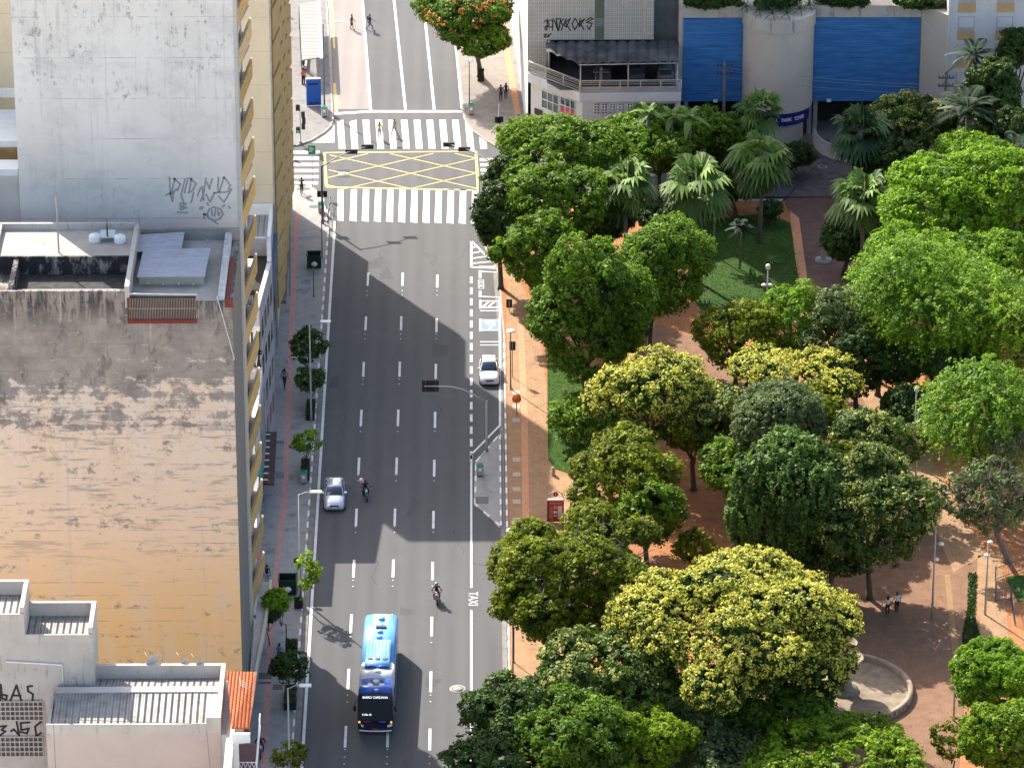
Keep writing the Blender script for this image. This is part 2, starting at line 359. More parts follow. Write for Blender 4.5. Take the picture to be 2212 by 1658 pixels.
strip(mk, [(0, -13.6, 0), G(1080, 918), G(1080, 640)], .17, MZ)
y = 22.4
for k in range(16): strip(mk, [(0, y, 0), (0, y-1.45, 0)], .22, MZ); y -= 2.36
# hatched triangle and bays
tri = [G(1018, 520), G(1018, 577), G(1078, 580)]
strip(mk, tri+[tri[0]], .2, MZ)
for k in range(5):
    a = G(1021, 533+k*13); b = G(1034+k*9.5, 531+k*11.5)
    a = G(1021, 536+k*11) if k < 4 else G(1034, 576); b = G(1029+k*10.5, 532+k*11)
    strip(mk, [a, b], .22, MZ+.004)
def bay(v0, v1, left=True, right=True, top=True, bot=True):
    if top: mark(1037, v0, 1080, v0, .2)
    if bot: mark(1037, v1, 1080, v1, .2)
    if left: mark(1037.5, v0-2.4, 1037.5, v1+2.4, .2, z=MZ+.004)
    if right: mark(1079, v0, 1079, v1, .16, z=MZ+.004)
mark(1035.5, 586, 1076, 588, .18); mark(1035.5, 640, 1080, 642, .18); mark(1037, 584, 1037, 601, .22, z=MZ+.004); mark(1037, 628, 1037, 642, .22, z=MZ+.004)
bay(650, 664); [mark(1044+k*12, 662, 1056+k*12, 652, .22, z=MZ+.008) for k in range(2)]
mark(1037, 671, 1080, 671, .18)
mk.sheet([G(1039, 690), G(1077, 690), G(1077, 713), G(1039, 713)], MZ-.001, 2)
bay(691, 713); mark(1037, 738, 1080, 738, .16); mark(1037, 745, 1080, 745, .16)
for a, b in (((1048, 695), (1052, 699)), ((1052, 699), (1063, 703)), ((1063, 703), (1058, 710)), ((1054, 696), (1064, 694)), ((1064, 694), (1068, 700)), ((1068, 700), (1066, 704))): mark(*a, *b, .22, z=MZ+.004)
# upper avenue lines
mark(851, 0, 876, 237, .24); mark(914, 0, 938, 237, .24); mark(783, 0, 801, 238, .24); mark(976, 0, 998, 238, .24); mark(846, -40, 851, 0, .24); mark(908, -40, 914, 0, .24); mark(778, -40, 783, 0, .24); mark(970, -40, 976, 0, .24)
strip(mk, [G(722, 246), G(800, 241), G(1001, 241)], .55, MZ+.004)
# yellow line beside the bus lane
mark(716, 0, 722, 105, .2, 1); mark(722, 180, 727, 244, .3, 1)
# crosswalks
for k in range(12):
    u = 738+k*27.6; mk.sheet([G(u-10+.0, 259+(k < 2)*4), G(u+4, 259), G(u+8+k*.25, 322-k*.1), G(u-6+k*.2, 322)], MZ)
mk.sheet([G(1012, 298), G(1021, 304), G(1026, 330), G(1017, 328)], MZ+.004)
for k in range(12):
    u = 733+k*26.2; mk.sheet([G(u+(k > 0)*3-4, 409), G(u+(k > 0)*3+9, 409), G(u+(k > 0)*2+9, 478+k*.6), G(u+(k > 0)*1-5, 476+k*.6)], MZ)
for k in range(6):
    v = 326+k*13.2; mk.sheet([G(612, v), G(690-k*.6, v), G(690-k*.6, v+6.5), G(612, v+6.5)], MZ)
for k in range(8):
    v = 342+k*11.2; u0 = 1036.5+k*1.1
    mk.sheet([G(u0, v), G(u0+45, v), G(u0+45, v+6), G(u0, v+6)], MZ)
mk.sheet([G(1044, 434), G(1078, 436), G(1070, 447), G(1046, 456)], MZ)
# yellow box
bx = [G(701, 330), G(1028, 327), G(1033, 411), G(705, 404)]
strip(mk, bx[:2], .22, MZ, 1); strip(mk, bx[1:3], .25, MZ+.004, 1); strip(mk, bx[2:4], .25, MZ, 1); strip(mk, [bx[3], bx[0]], .25, MZ+.004, 1)
x0, x1, y0, y1 = bx[3].x+.1, bx[2].x-.1, bx[2].y+.4, bx[0].y-.3; sl = .60
for sgn in (1, -1):
    for c in np.arange(-30, 60, 6.1):
        # line y = y0 + sgn*sl*(x-c) clipped to the box
        xs = sorted([(y0-y0)/(sl)+c if sgn > 0 else c-(y1-y0)/sl, c+(y1-y0)/sl if sgn > 0 else c])
        a = max(xs[0], x0); b = min(xs[1], x1)
        if b-a < .5: continue
        f = (lambda x: y0+sl*(x-c)) if sgn > 0 else (lambda x: y0+sl*(c-x))
        strip(mk, [(a, f(a), 0), (b, f(b), 0)], .13, MZ+.008+(.003 if sgn > 0 else 0), 1)
mk = struct('road_marking', mk, [M_PAINT, M_PAINTY, M_BLUEP])
for (yc, s_) in ((-38.95, 'TAXI'), (-55.5, 'TAXI')):
    o = text_mesh('road_marking', s_, 1.05, M_PAINT, frame_mw((.12, yc, MZ+.004), (0, -1, 0), (1, 0, 0)), sx=1.0, ext=.001); o['kind'] = 'structure'
c_ = G(1038.5, 614); o = text_mesh('road_marking', 'IDOSO', .8, M_PAINT, frame_mw((c_.x, c_.y, MZ+.004), (0, -1, 0), (1, 0, 0)), sx=.85, ext=.001); o['kind'] = 'structure'
# cat's eyes, manholes, patches
mb_s = MB()
for x in (-9.12, -6.06, -3.0):
    for yy in np.arange(-66, 22, 9.2):
        for d in (1.6, 2.6, 3.7, 4.8):
            mb_s.box(x-.05, yy+d-.05, .004, x+.05, yy+d+.05, .02)
struct('road_stud', mb_s, M_KERBW)
rp = MB(); rnd = random.Random(5)
for k in range(9):
    x = rnd.uniform(-12, 2); y = rnd.uniform(-65, 30); rp.sheet([(x, y), (x+rnd.uniform(.6, 1.4), y), (x+rnd.uniform(.6, 1.4), y+rnd.uniform(.8, 3)), (x, y+rnd.uniform(.8, 3))], .0035)
struct('road_patch', rp, NM('repair_asphalt', (.074, .074, .075), .9, var=.15, vs=3))
ck = MB()
for k in range(16):
    p = Vector((rnd.uniform(-12, 2.2), rnd.uniform(-66, 33), 0)); pts = [p]
    for j in range(7): p = p+Vector((rnd.gauss(0, .25), rnd.uniform(.3, .8), 0)); pts.append(p)
    ck.stroke(pts, .035, (0, 0, 1), .0045)
struct('road_crack', ck, NM('crack_tar', (.03, .03, .03), .8, var=.1))
# ================================================================ left hand buildings
def xyz(u, v, y): return PY(u, v, y)
# --- wall materials with their own wear
def wallA():
    g = NG('tower_wall_plaster', .9, .15)
    base = g.mix(g.step(g.noise(scale=.22, det=4), .35, .65), (.73, .715, .655), (.81, .795, .735))
    band = g.M('MAXIMUM', g.step(g.M('ABSOLUTE', g.M('SUBTRACT', g.M('MODULO', g.M('ADD', g.x, 60.3), 4.7), .5)), .25, .55, 1, 0), g.step(g.M('FRACT', g.M('DIVIDE', g.M('ADD', g.z, .3), 3.05)), .16, .24, 1, 0))
    c = g.mix(g.M('MULTIPLY', band, .35), base, (.80, .785, .74))
    low = g.step(g.z, 47, 35, 0, .45); c = g.mix(low, c, (.68, .60, .54))
    ln = g.M('MULTIPLY', g.line(g.z, 3.05, .045), g.step(g.noise(g.scaled(.5, 1, .5), 1, 5, .7), .45, .55))
    c = g.mix(g.M('MULTIPLY', ln, .7), c, (.25, .24, .22))
    st = g.step(g.noise(g.scaled(1.6, 1, 1.2), 1, 9, .75), .52, .60)
    zone = g.noise(g.scaled(.22, 1, .25, (3.3, 0, 1.7)), 1, 3, .5)
    zone = g.M('ADD', zone, g.M('MULTIPLY', g.step(g.z, 41, 54), .22)); zone = g.step(zone, .56, .68)
    drip = g.step(g.noise(g.scaled(5, 1, .8), 1, 7, .7), .45, .6)
    c = g.mix(g.M('MULTIPLY', g.M('MULTIPLY', st, zone), g.M('MULTIPLY', drip, .8)), c, (.15, .145, .15))
    c = g.mix(g.step(g.noise(g.scaled(.35, 1, .5, (7, 0, 2)), 1, 8, .7), .50, .72, 0, .5), c, (.47, .455, .43))
    c = g.mix(g.M('MULTIPLY', g.step(g.noise(g.scaled(2.4, 1, .12, (7, 0, 2)), 1, 7, .7), .55, .70), g.step(g.z, 30, 56, .15, .5)), c, (.34, .33, .32))
    return g.out(c)
def wallB():
    g = NG('stained_gable_paint', .9, .15)
    n = g.noise(g.scaled(.10, 1, .35), 1, 5, .6)
    zz = g.M('ADD', g.z, g.M('MULTIPLY', g.M('SUBTRACT', n, .5), 7))
    c = g.mix(g.step(zz, 12, 19), (.88, .55, .25), (.88, .63, .41))
    c = g.mix(g.step(zz, 18, 30), c, (.78, .64, .52))
    c = g.mix(g.step(g.noise(g.scaled(.6, 1, .12, (5, 0, 2)), 1, 4), .5, .62, 0, .5), c, (.82, .60, .40))
    # dark growth: solid near the top, in ragged horizontal streaks further down
    n2 = g.noise(g.scaled(.9, 1, 1.1), 1, 9, .72); n3 = g.noise(g.scaled(.35, 1, 2.6, (2, 0, 5)), 1, 8, .7)
    top = g.step(zz, 24.5, 34, .0, 1.0)
    n2 = g.M('ADD', n2, g.M('MULTIPLY', g.M('SUBTRACT', g.noise(g.scaled(.05, 1, 1.5), 1, 4, .6), .5), .5))
    d1 = g.step(g.M('ADD', n2, g.M('MULTIPLY', top, .36)), .60, .70)
    mid = g.M('MULTIPLY', g.step(g.z, 15, 20), g.step(g.noise(g.scaled(.12, 1, .5, (8, 0, 3)), 1, 3), .42, .56))
    d2 = g.M('MULTIPLY', g.step(n3, .54, .60), mid)
    d3 = g.M('MULTIPLY', g.step(n3, .64, .68), g.step(g.z, 8, 12))
    grey = g.mix(g.step(g.noise(g.scaled(.5, 1, .5), 1, 8, .7), .3, .7), (.15, .14, .13), (.37, .325, .285))
    c = g.mix(g.M('MULTIPLY', g.M('MAXIMUM', d1, g.M('MULTIPLY', g.M('MAXIMUM', d2, d3), .62)), .88), c, grey)
    rim = g.M('MULTIPLY', g.step(g.z, 34.6, 36.8), g.step(g.noise(g.scaled(3.0, 1, .5), 1, 7, .7), .42, .55))
    c = g.mix(g.M('MULTIPLY', rim, .85), c, (.045, .045, .045))
    # pale vertical repair lines and the pour joints
    vl = g.step(g.M('ABSOLUTE', g.M('SUBTRACT', g.M('MODULO', g.M('ADD', g.M('ADD', g.x, 60), g.M('MULTIPLY', g.noise(g.scaled(1, 1, .3), 1, 3), .35)), 3.1), 1.2)), .03, .12, 1, 0)
    c = g.mix(g.M('MULTIPLY', g.M('MULTIPLY', vl, g.step(g.noise(g.scaled(.3, 1, .3, (1, 0, 7)), 1, 3), .45, .6)), .40), c, (.62, .52, .42))
    up_ = g.step(g.z, 22, 29)
    c = g.mix(g.M('MULTIPLY', g.M('MULTIPLY', g.step(g.noise(g.scaled(1.1, 1, .55, (4, 0, 9)), 1, 9, .78, .6), .54, .64), up_), .5), c, (.045, .044, .046))
    c = g.mix(g.M('MULTIPLY', g.M('MULTIPLY', g.step(g.noise(g.scaled(.8, 1, 1.6, (14, 0, 3)), 1, 9, .78, .4), .56, .66), up_), .40), c, (.60, .51, .42))
    pj = g.M('MULTIPLY', g.line(g.z, 1.02, .05), g.step(g.noise(g.scaled(.5, 1, 3, (6, 0, 6)), 1, 6, .7), .48, .6)); c = g.mix(g.M('MULTIPLY', pj, .6), c, (.17, .14, .12))
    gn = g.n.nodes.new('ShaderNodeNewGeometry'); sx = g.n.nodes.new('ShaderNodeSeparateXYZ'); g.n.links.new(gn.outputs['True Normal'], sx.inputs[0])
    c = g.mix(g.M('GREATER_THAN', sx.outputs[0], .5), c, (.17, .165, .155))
    return g.out(c)
M_WA = wallA(); M_WB = wallB()
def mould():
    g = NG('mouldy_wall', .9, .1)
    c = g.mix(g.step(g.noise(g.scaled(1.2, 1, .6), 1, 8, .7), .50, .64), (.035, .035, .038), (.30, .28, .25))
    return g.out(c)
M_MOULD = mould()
M_RSLAB = plaster('roof_slab_concrete', (.34, .31, .27), (.46, .42, .37), (.09, .08, .07), amt=.7, streak=.2, hl=0)
M_REDP = NM('red_oxide_paint', (.20, .035, .025), .7, var=.2)
def facade_bays(par_, xf, y0, y1, z0, z1, fh, dep, bay, hh, seed, aw, mp, ms, mw, ma=None):
    """staggered angled balconies, every one an object of its own"""
    rnd = random.Random(seed); z = z0
    while z < z1-.5:
        nb = max(1, int(round((y1-y0)/bay)))
        for j in range(nb):
            ya = y0+(y1-y0)*j/nb; yb = y0+(y1-y0)*(j+1)/nb
            m = MB().prism([(xf, ya+.05), (xf+.14, ya), (xf+dep+.12, yb-.9), (xf+dep+.12, yb-.45), (xf+dep-.02, yb-.45), (xf, ya+.6)], z, z+hh)
            m.prism([(xf+.01, ya+.3), (xf+dep-.03, yb-.6), (xf+dep-.03, yb-.3), (xf+.01, yb-.1)], z+.02, z+.14, 1)
            m.build('balcony', [rnd.choice(mp) if isinstance(mp, list) else mp, ms], par_, True)
            MB().box(xf-.02, ya+.6, z+hh+.15, xf+.03, yb-.5, z+fh-.3).build('window', mw, par_, True)
            if aw and rnd.random() < .4:
                k_ = rnd.random(); yq = ya+.8+rnd.random()*(yb-ya-3)
                if k_ < .5: MB().box(xf+.05, yq, z+hh-.1, xf+.45, yq+.8, z+hh+.35).build('air_conditioner', M_STEEL, par_, True)
                else: MB().box(xf+dep*.5, yq+2, z+hh+.01, xf+dep*.5+.04, yq+3.2, z+hh+.75).build('laundry', NM('laundry_%d' % int(k_*10), (.5*k_+.1, .35, .6-.4*k_), .9), par_, True)
            if rnd.random() < aw:
                MB().slab([(xf+.03, ya+.5, z+fh-.25), (xf+dep*.9, yb-.9, z+fh-.75), (xf+dep*.9+.05, yb-.6, z+fh-.75), (xf+.03, yb-.6, z+fh-.25)], (0, 0, 1), .05).build('awning', ma, par_, True)
        z += fh
# --- A: tall slab tower with the grey blind wall
YA = -50.5; xw = xyz(22, 0, YA).x; xe = -16.42
A = thing('apartment_tower', 'tall grey blind-walled apartment tower with ochre balconies stacked up its street side', 'building', (xe, YA, 0))
MB().prism([(xw, YA), (xe, YA), (xe+.12, -41.7), (xw, -41.7)], .1, 62).build('blind_wall', M_WA, A, True)
mb = MB(); mb.box(xe-.02, YA-.04, .1, xe+.2, YA+.5, 62); mb.box(xe+.02, YA+.7, .1, xe+.26, YA+1.0, 62); mb.build('corner_pilaster', M_GREYW if False else plaster('pilaster_plaster', (.52, .50, .46), (.58, .56, .52), amt=.15, streak=.1, hl=3.05), A, True)
facade_bays(A, xe+.1, YA+1.2, -42.0, 4.6, 60, 3.06, .62, 7.3, 1.35, 3, .55, [M_YEL, M_YEL, NM('ochre_faded', (.55, .40, .20), .85, var=.25, vs=2), NM('ochre_dirty', (.40, .27, .11), .85, var=.3, vs=3)], M_GREYW, M_GLASS, NM('grey_awning', (.27, .28, .31), .7, var=.15))
mq = MB().prism([G(560, 1256, 4.1), G(585, 1256, 4.1), G(572, 1350, 4.1), G(552, 1452, 4.1), G(540, 1452, 4.1)], 3.7, 4.1); mq.build('entrance_canopy', M_CONC, A, True)
mb = MB(); strip_ = [G(585, 1256, 4.1), G(572, 1350, 4.1), G(552, 1452, 4.1)]
for a, b in zip(strip_[:-1], strip_[1:]):
    d = (b-a).normalized(); q = Vector((-d.y, d.x, 0))*.08; mb.prism([a-q, b-q, b+q, a+q], 3.65, 4.3)
mb.build('canopy_edge', M_CREAM, A, True)
# graffiti on the tower wall
gf = MB(); gw = .13; N = (0, -1, 0)
def onA(pts, y=YA): return [PY(u, v, y) for u, v in pts]
def gz(x, y): return (x/2.572/1.1573, y/2.572/1.1573)      # detail sheet -> photograph
for s_ in ([(1090,1140),(1095,1250),(1110,1295),(1115,1240)], [(1065,1255),(1100,1240)], [(1125,1145),(1100,1250),(1135,1215)], [(1120,1150),(1160,1185),(1140,1225)], [(1190,1150),(1165,1250),(1180,1300)], [(1210,1145),(1185,1240)], [(1230,1145),(1215,1240)], [(1225,1150),(1260,1180),(1240,1225),(1210,1240)], [(1245,1240),(1230,1300)], [(1290,1205),(1270,1260)], [(1325,1145),(1310,1240),(1290,1295)], [(1300,1200),(1310,1290)], [(1365,1150),(1345,1215),(1330,1170)], [(1380,1240),(1350,1300),(1325,1250)], [(1405,1140),(1400,1230)], [(1440,1140),(1410,1235)], [(1440,1140),(1480,1190),(1470,1215)], [(1375,1240),(1455,1235),(1490,1215),(1440,1300),(1405,1260)],
           [(1160,1305),(1160,1350),(1200,1335),(1165,1330),(1195,1310),(1160,1305)], [(1140,1365),(1205,1367)],
           [(1375,1330),(1345,1345),(1332,1375),(1345,1405),(1380,1418),(1415,1405),(1435,1375),(1420,1345),(1375,1330)], [(1310,1375),(1400,1440)], [(1310,1375),(1335,1380)], [(1310,1375),(1312,1405)], [(1360,1350),(1365,1385)], [(1385,1345),(1380,1390)], [(1400,1350),(1405,1385),(1415,1365)], [(1340,1320),(1330,1305)], [(1430,1330),(1445,1318)], [(1290,1330),(1285,1345)], [(1470,1325),(1480,1340)], [(1305,1330),(1300,1345)]):
    gf.stroke(onA([gz(*p) for p in s_]), gw, N)
gf.build('graffiti', NM('faded_spray_paint', (.36, .35, .34), .9, var=.25, vs=6), A, True)
# --- low west wing and the buildings behind it (left edge of the photograph)
zt = xyz(20, 381, YA).z
W_ = thing('annex_building', 'low plastered annex with a sunlit white roof at the left edge beside the grey tower', 'building', (xw-2, YA, 0))
MB().box(xw-16, YA+.05, .1, xw-.02, YA+9, zt).build('wall', plaster('annex_plaster', (.56, .52, .47), (.64, .60, .55), amt=.3, streak=.2, hl=0), W_, True)
mb = MB(); mb.box(xw-16, YA+.1, zt, xw-.05, YA+1.9, zt+.5); mb.build('parapet', M_WHITE, W_, True)
mb = MB(); mb.box(xw-16, YA+3.0, zt, xw-.05, YA+9, zt+1.5); mb.build('roof_block', M_WHITE, W_, True)
mb = MB(); mb.box(xw-16, YA+2.8, zt, xw-.05, YA+2.99, zt+1.0); mb.build('rusty_ledge', NM('rusty_trim', (.33, .20, .08), .8, var=.3), W_, True)
zb = xyz(10, 190, YA+11).z
Bk = thing('office_block', 'cream rendered block rising behind the annex at the top left corner', 'building', (xw-2, YA+11, 0))
MB().box(xw-16, YA+11, .1, xw-.1, YA+13.5, 53).build('wall', M_CREAM, Bk, True)
MB().box(xw-16, YA+10.6, zb-.6, xw-.15, YA+11.02, zb).build('ledge', M_WHITE, Bk, True)
# --- B: stained gable building in front of the tower
ZB = 37.4; YB = G(490, 635, ZB).y; xb = G(505, 635, ZB-1).x; YR = G(400, 487, ZB).y
xl = PY(275, 640, YB).x
B = thing('old_apartment_block', 'old block with a dark-stained gable fading to orange paint and a cluttered flat roof', 'building', (xb, YB, 0))
mb = MB(); mb.box(-48, YB, .1, xb, YR-.02, ZB-1.0); mb.build('gable_wall', M_WB, B, True)
# upper walls as separate pieces so that the barred window is a real opening
wz0 = PY(350, 688, YB).z; wz1 = PY(350, 643, YB).z; wx0 = PY(276, 660, YB).x; wx1 = PY(423, 660, YB).x
par = MB()
xm0, xm1 = PY(268, 600, YB).x, PY(278, 600, YB).x
par.box(xm1, YB, ZB-1.0, xb, YB+.14, ZB-.55); par.build('front_parapet', M_WB, B, True)
par = MB(); par.box(-48, YB, ZB-1.0, xm0, YB+.22, ZB+.25)
par.build('trough_wall', M_WB, B, True)
# left part: trough and raised deck
yt = G(150, 556, ZB+.3).y
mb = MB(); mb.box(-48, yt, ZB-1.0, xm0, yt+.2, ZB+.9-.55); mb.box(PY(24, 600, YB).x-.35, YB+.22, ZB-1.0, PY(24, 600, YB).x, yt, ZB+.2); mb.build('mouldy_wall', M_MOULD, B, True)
mb = MB(); mb.box(-48, yt+.2, ZB-1.0, xm0-.0, YR-1.1, ZB+.28); mb.build('roof_deck', M_RSLAB, B, True)
mb = MB(); mb.box(xm0, YB+.0, ZB-1.0, xm1, YR-1.1, ZB+.6); mb.box(-48, YR-1.35, ZB+.28, xm0, YR-1.1, ZB+.75); mb.box(-33.0, yt+.2, ZB+.28, -32.75, YR-1.35, ZB+.7); mb.build('parapet', M_CONC, B, True)
mb = MB(); mb.box(PY(27, 600, YB).x, YB+1.6, ZB-.99, xm0, YB+2.3, ZB-.6); mb.build('trough_ledge', M_GREYW, B, True)
mb = MB(); mb.sheet([(PY(24, 600, YB).x+.01, YB+.23), (xm0-.01, YB+.23), (xm0-.01, yt-.01), (PY(24, 600, YB).x+.01, yt-.01)], ZB-.97); mb.build('trough_floor', NM('shade_dark_floor', (.05, .048, .045), .9, var=.5, vs=2), B, True)  # dark colour stands in for the shade of the trough's rear wall
# right part
mb = MB(); mb.sheet([(xm1+.01, YB+.14), (xb-.55, YB+.14), (xb-.55, YR-.4), (xm1+.01, YR-.4)], ZB-.95); mb.build('roof_deck', M_RSLAB, B, True)
mb = MB(); mb.box(xm1, YR-.4, ZB-1.0, xb, YR-.1, ZB-.1); mb.build('rear_parapet', M_CONCD, B, True)
mb = MB(); mb.box(xb-1.0, YB+.14, ZB-1.0, xb-.55, YR-.4, ZB-.35); mb.build('stone_coping', NM('pale_stone_coping', (.50, .49, .45), .85, var=.3, vs=2.5), B, True)
mb = MB(); mb.box(xb-.5, YB+.14, ZB-.99, xb-.22, YB+8.0, ZB-.75); mb.box(xb-.5, YB-.02, ZB-1.0, xb+.06, YB+.12, ZB-.5); mb.build('red_gutter', M_REDP, B, True)
# corrugated sheets laid over the roof
zs = ZB-.25
mb = MB(); mb.slab([G(286, 508, zs), G(399, 500.5, zs), G(392, 537, zs), G(286, 544, zs)], (0, 0, 1), .05); mb.build('metal_sheet', M_ROOFM, B, True)
mb = MB(); mb.slab([G(309, 540, zs+.09), G(455, 535, zs+.09), G(445, 581, zs+.09), G(443, 597, zs+.05), G(296, 598, zs+.05)], (0, 0, 1), .05); mb.build('metal_sheet', M_ROOFM, B, True)
mb = MB(); a, b = G(300, 598, zs), G(440, 597, zs); mb.box(a.x, a.y+.25, ZB-.95, b.x, a.y+.33, zs-.02); mb.box(a.x, a.y+.1, zs-.15, b.x, a.y+.2, zs-.03); mb.build('sheet_frame', M_CREAM, B, True)
for u, v in ((320, 612), (352, 614), (386, 614), (418, 614), (436, 560), (430, 540), (448, 520)): mb = MB(); mb.cyl(G(u, v, ZB-.95), G(u, v, ZB-.3), .05); mb.ball(G(u, v, ZB-.3), .09, 8, 5); mb.build('vent_pipe', M_GALV, B, True)
mb = MB(); a, b = PY(279, 634, YB-.05), PY(425, 636, YB-.05); mb.cyl(a, b, .04); mb.build('rail_pipe', M_WHITE, B, True)
# barred opening
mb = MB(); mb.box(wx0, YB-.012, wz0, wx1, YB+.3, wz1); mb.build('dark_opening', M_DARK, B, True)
mb = MB(); n_ = 42
for i in range(n_+1): x = wx0+(wx1-wx0)*i/n_; mb.box(x-.018, YB-.07, wz0, x+.018, YB-.04, wz1)
mb.box(wx0, YB-.08, (wz0+wz1)/2-.02, wx1, YB-.03, (wz0+wz1)/2+.02); mb.build('window_bars', NM('rusty_bars', (.40, .30, .24), .7, var=.2), B, True)
mb = MB(); mb.box(wx0-.05, YB-.14, wz0-.3, wx1+.05, YB-.01, wz0-.02); mb.box(wx0-.03, YB-.1, wz0, wx0+.05, YB-.012, wz1); mb.build('red_sill', M_REDP, B, True)
mb = MB(); pts = [(468, 640), (480, 680), (498, 745), (506, 775)]; mb.tube([PY(u, v, YB-.05) for u, v in pts], .03, 5); mb.build('loose_cable', M_WHITE, B, True)
mb = MB(); z_ = ZB+.28
for u, v, r in ((205, 520, .42), (259, 522, .42)): MB().lathe(G(u, v, z_+.01), [(r, 0), (r, .35), (r*.9, .45), (0, .5)], 20).build('water_drum', M_WHITE, B, True)
mb = MB(); mb.prism([G(218, 508, z_), G(250, 508, z_), G(248, 524, z_), G(215, 524, z_)], z_+.35, z_+.42); mb.build('skylight', NM('pale_cyan_panel', (.50, .60, .60), .4, var=.1), B, True)
# roof masts (stand on the roof)
def mast(u, v, h, zb_, lab, mat, r=.05):
    p = G(u, v, zb_); t = thing('antenna_mast', lab, 'antenna', p)
    MB().cyl((0, 0, 0), (0, 0, h*.6), r, r*.9).build('mast', mat, t)
    MB().cyl((0, 0, h*.6), (0, 0, h), r*.6, r*.3).build('mast_tip', mat, t)
mast(127, 545, 6.9, ZB+.3, 'tall thin antenna mast standing on the sunlit roof in front of the grey tower', M_GALV, .06)
mast(232, 510, 1.3, ZB+.7, 'short rusty pipe mast on the roof parapet beside the drums', M_REDP, .06)
mast(288, 540, 1.3, ZB-.9, 'short rusty pipe by the silver roof sheets', M_REDP, .05)
# --- C: far tower with cream gable and ochre zigzag facade
YC = 7.5; xc = -16.62
C_ = thing('balcony_tower', 'cream gabled tower with a zigzag ochre facade at the street corner', 'building', (xc, YC, 0))
mb = MB(); mb.box(-27.5, YC, .1, xc, 27.5, 36.2); mb.box(-27.5, 27.5, .1, xc, 35.2, 26); mb.box(-27.5, 35.2, .1, xc, 38.0, 12); mb.build('gable_wall', M_CREAM, C_, True)
def gable_rim():
    mb = MB(); mb.box(xc-.02, YC-.03, .1, xc+.12, YC+.3, 36.2); mb.build('corner_trim', NM('grey_trim', (.36, .35, .32), .9, var=.2), C_, True)
gable_rim()
cb = (M_OCH, NM('brown_slab', (.22, .14, .06), .9, var=.2), NM('brown_band', (.20, .125, .05), .8, var=.2))
facade_bays(C_, xc+.12, YC+.4, 27.2, 12.6, 36, 3.05, .42, 4.9, 2.6, 5, 0, *cb)
facade_bays(C_, xc+.12, YC+.4, 34.9, 3.5, 12.5, 3.05, .42, 4.9, 2.6, 6, 0, *cb)
facade_bays(C_, xc+.12, 27.6, 34.9, 12.6, 25, 3.05, .42, 3.6, 2.6, 7, 0, *cb)
# dirty marquee top at the foot of the corner tower
D1 = thing('shop_marquee', 'black-stained concrete marquee over the shopfronts at the foot of the corner tower', 'marquee', (xc, 15, 0))
mz = 3.4
MB().prism([G(605, 462, mz), G(626, 470, mz), G(625, 540, mz), G(618, 648, mz), G(601, 648, mz), G(600, 540, mz)], mz-.35, mz).build('slab', plaster('black_stained_slab', (.09, .085, .08), (.25, .23, .22), (.015, .015, .02), amt=.9, streak=.9, hl=0), D1, True)
mb = MB()
for u, v in ((606, 447), (626, 447), (607, 462), (626, 462)): mb.cyl(G(u, v, mz-.2), G(u, v, mz+.7), .03, n=6)
mb.cyl(G(606, 447, mz+.7), G(626, 447, mz+.7), .03, n=6); mb.cyl(G(626, 447, mz+.7), G(626, 640, mz+.25), .03, n=6); mb.build('railing', M_BLACK, D1, True)
# --- D, E, E1, L: the lower row
def row(name, label, pts, z, wm, roofm, rim=.9, copm=M_WHITE, wid=.25, extra=None):
    b = thing(name, label, 'building', (pts[1][0], pts[1][1], 0))
    MB().prism(pts, .1, z-rim).build('wall', wm, b, True)
    MB().sheet([(p[0], p[1]) for p in pts], z-rim+.03).build('roof', roofm, b, True)
    mb = MB(); n = len(pts); c = Vector((sum(p[0] for p in pts)/n, sum(p[1] for p in pts)/n, 0))
    for i in range(n):
        a = Vector((pts[i][0], pts[i][1], 0)); q = Vector((pts[(i+1) % n][0], pts[(i+1) % n][1], 0)); d = (q-a).normalized(); nn = Vector((-d.y, d.x, 0))
        if nn.dot(c-a) < 0: nn = -nn
        mb.prism([a+d*.26*(i % 2), q-d*.26*(i % 2), q-d*.26*(i % 2)+nn*wid, a+d*.26*(i % 2)+nn*wid], z-rim-.02, z)
    mb.build('parapet', copm, b, True); return b
BG = NM('blue_grey_facade', (.30, .33, .38), .7, var=.15)
d = row('low_building', 'low grey-roofed building with white gutter against the cream corner tower', [(-28, -3.4), (-16.6, -3.4), (-16.68, 7.42), (-28, 7.42)], 13.4, BG, M_ROOFG, 1.0)
mb = MB(); mb.box(-16.7, -3.3, 8.2, -16.35, 7.3, 10.6); mb.build('sign_band', NM('navy_band', (.06, .09, .15), .6, var=.1), d, True)
for yy in (-2.5, 1, 4.6): MB().box(-16.62, yy, 3.8, -16.55, yy+2.4, 6.8).build('window', M_GLASS, d, True)
gb = MB(); a, b2, c2, e2 = G(538, 501, 16), G(559, 503, 16), G(554, 532, 15.8), G(539, 600, 15.6)
e = row('old_row_building', 'narrow grey row building with a deep light well and graffiti on its white side wall', [(-28, -17.7), (-16.78, -17.7), (-16.15, -8.6), (-16.4, -3.45), (-28, -3.45)], 15.0, plaster('row_wall_plaster', (.62, .64, .64), (.70, .72, .72), amt=.15, streak=.1, hl=0), M_DARK, 1.6, NM('grey_coping', (.40, .40, .42), .8, var=.2), .35)
gb = MB(); gb.slab([(-28, -17.2, 14.2), (-18.0, -17.2, 14.2), (-17.35, -8.9, 15.4), (-28, -8.9, 15.4)], (0, 0, 1), .15); gb.build('white_roof', M_WHITE, e, True)
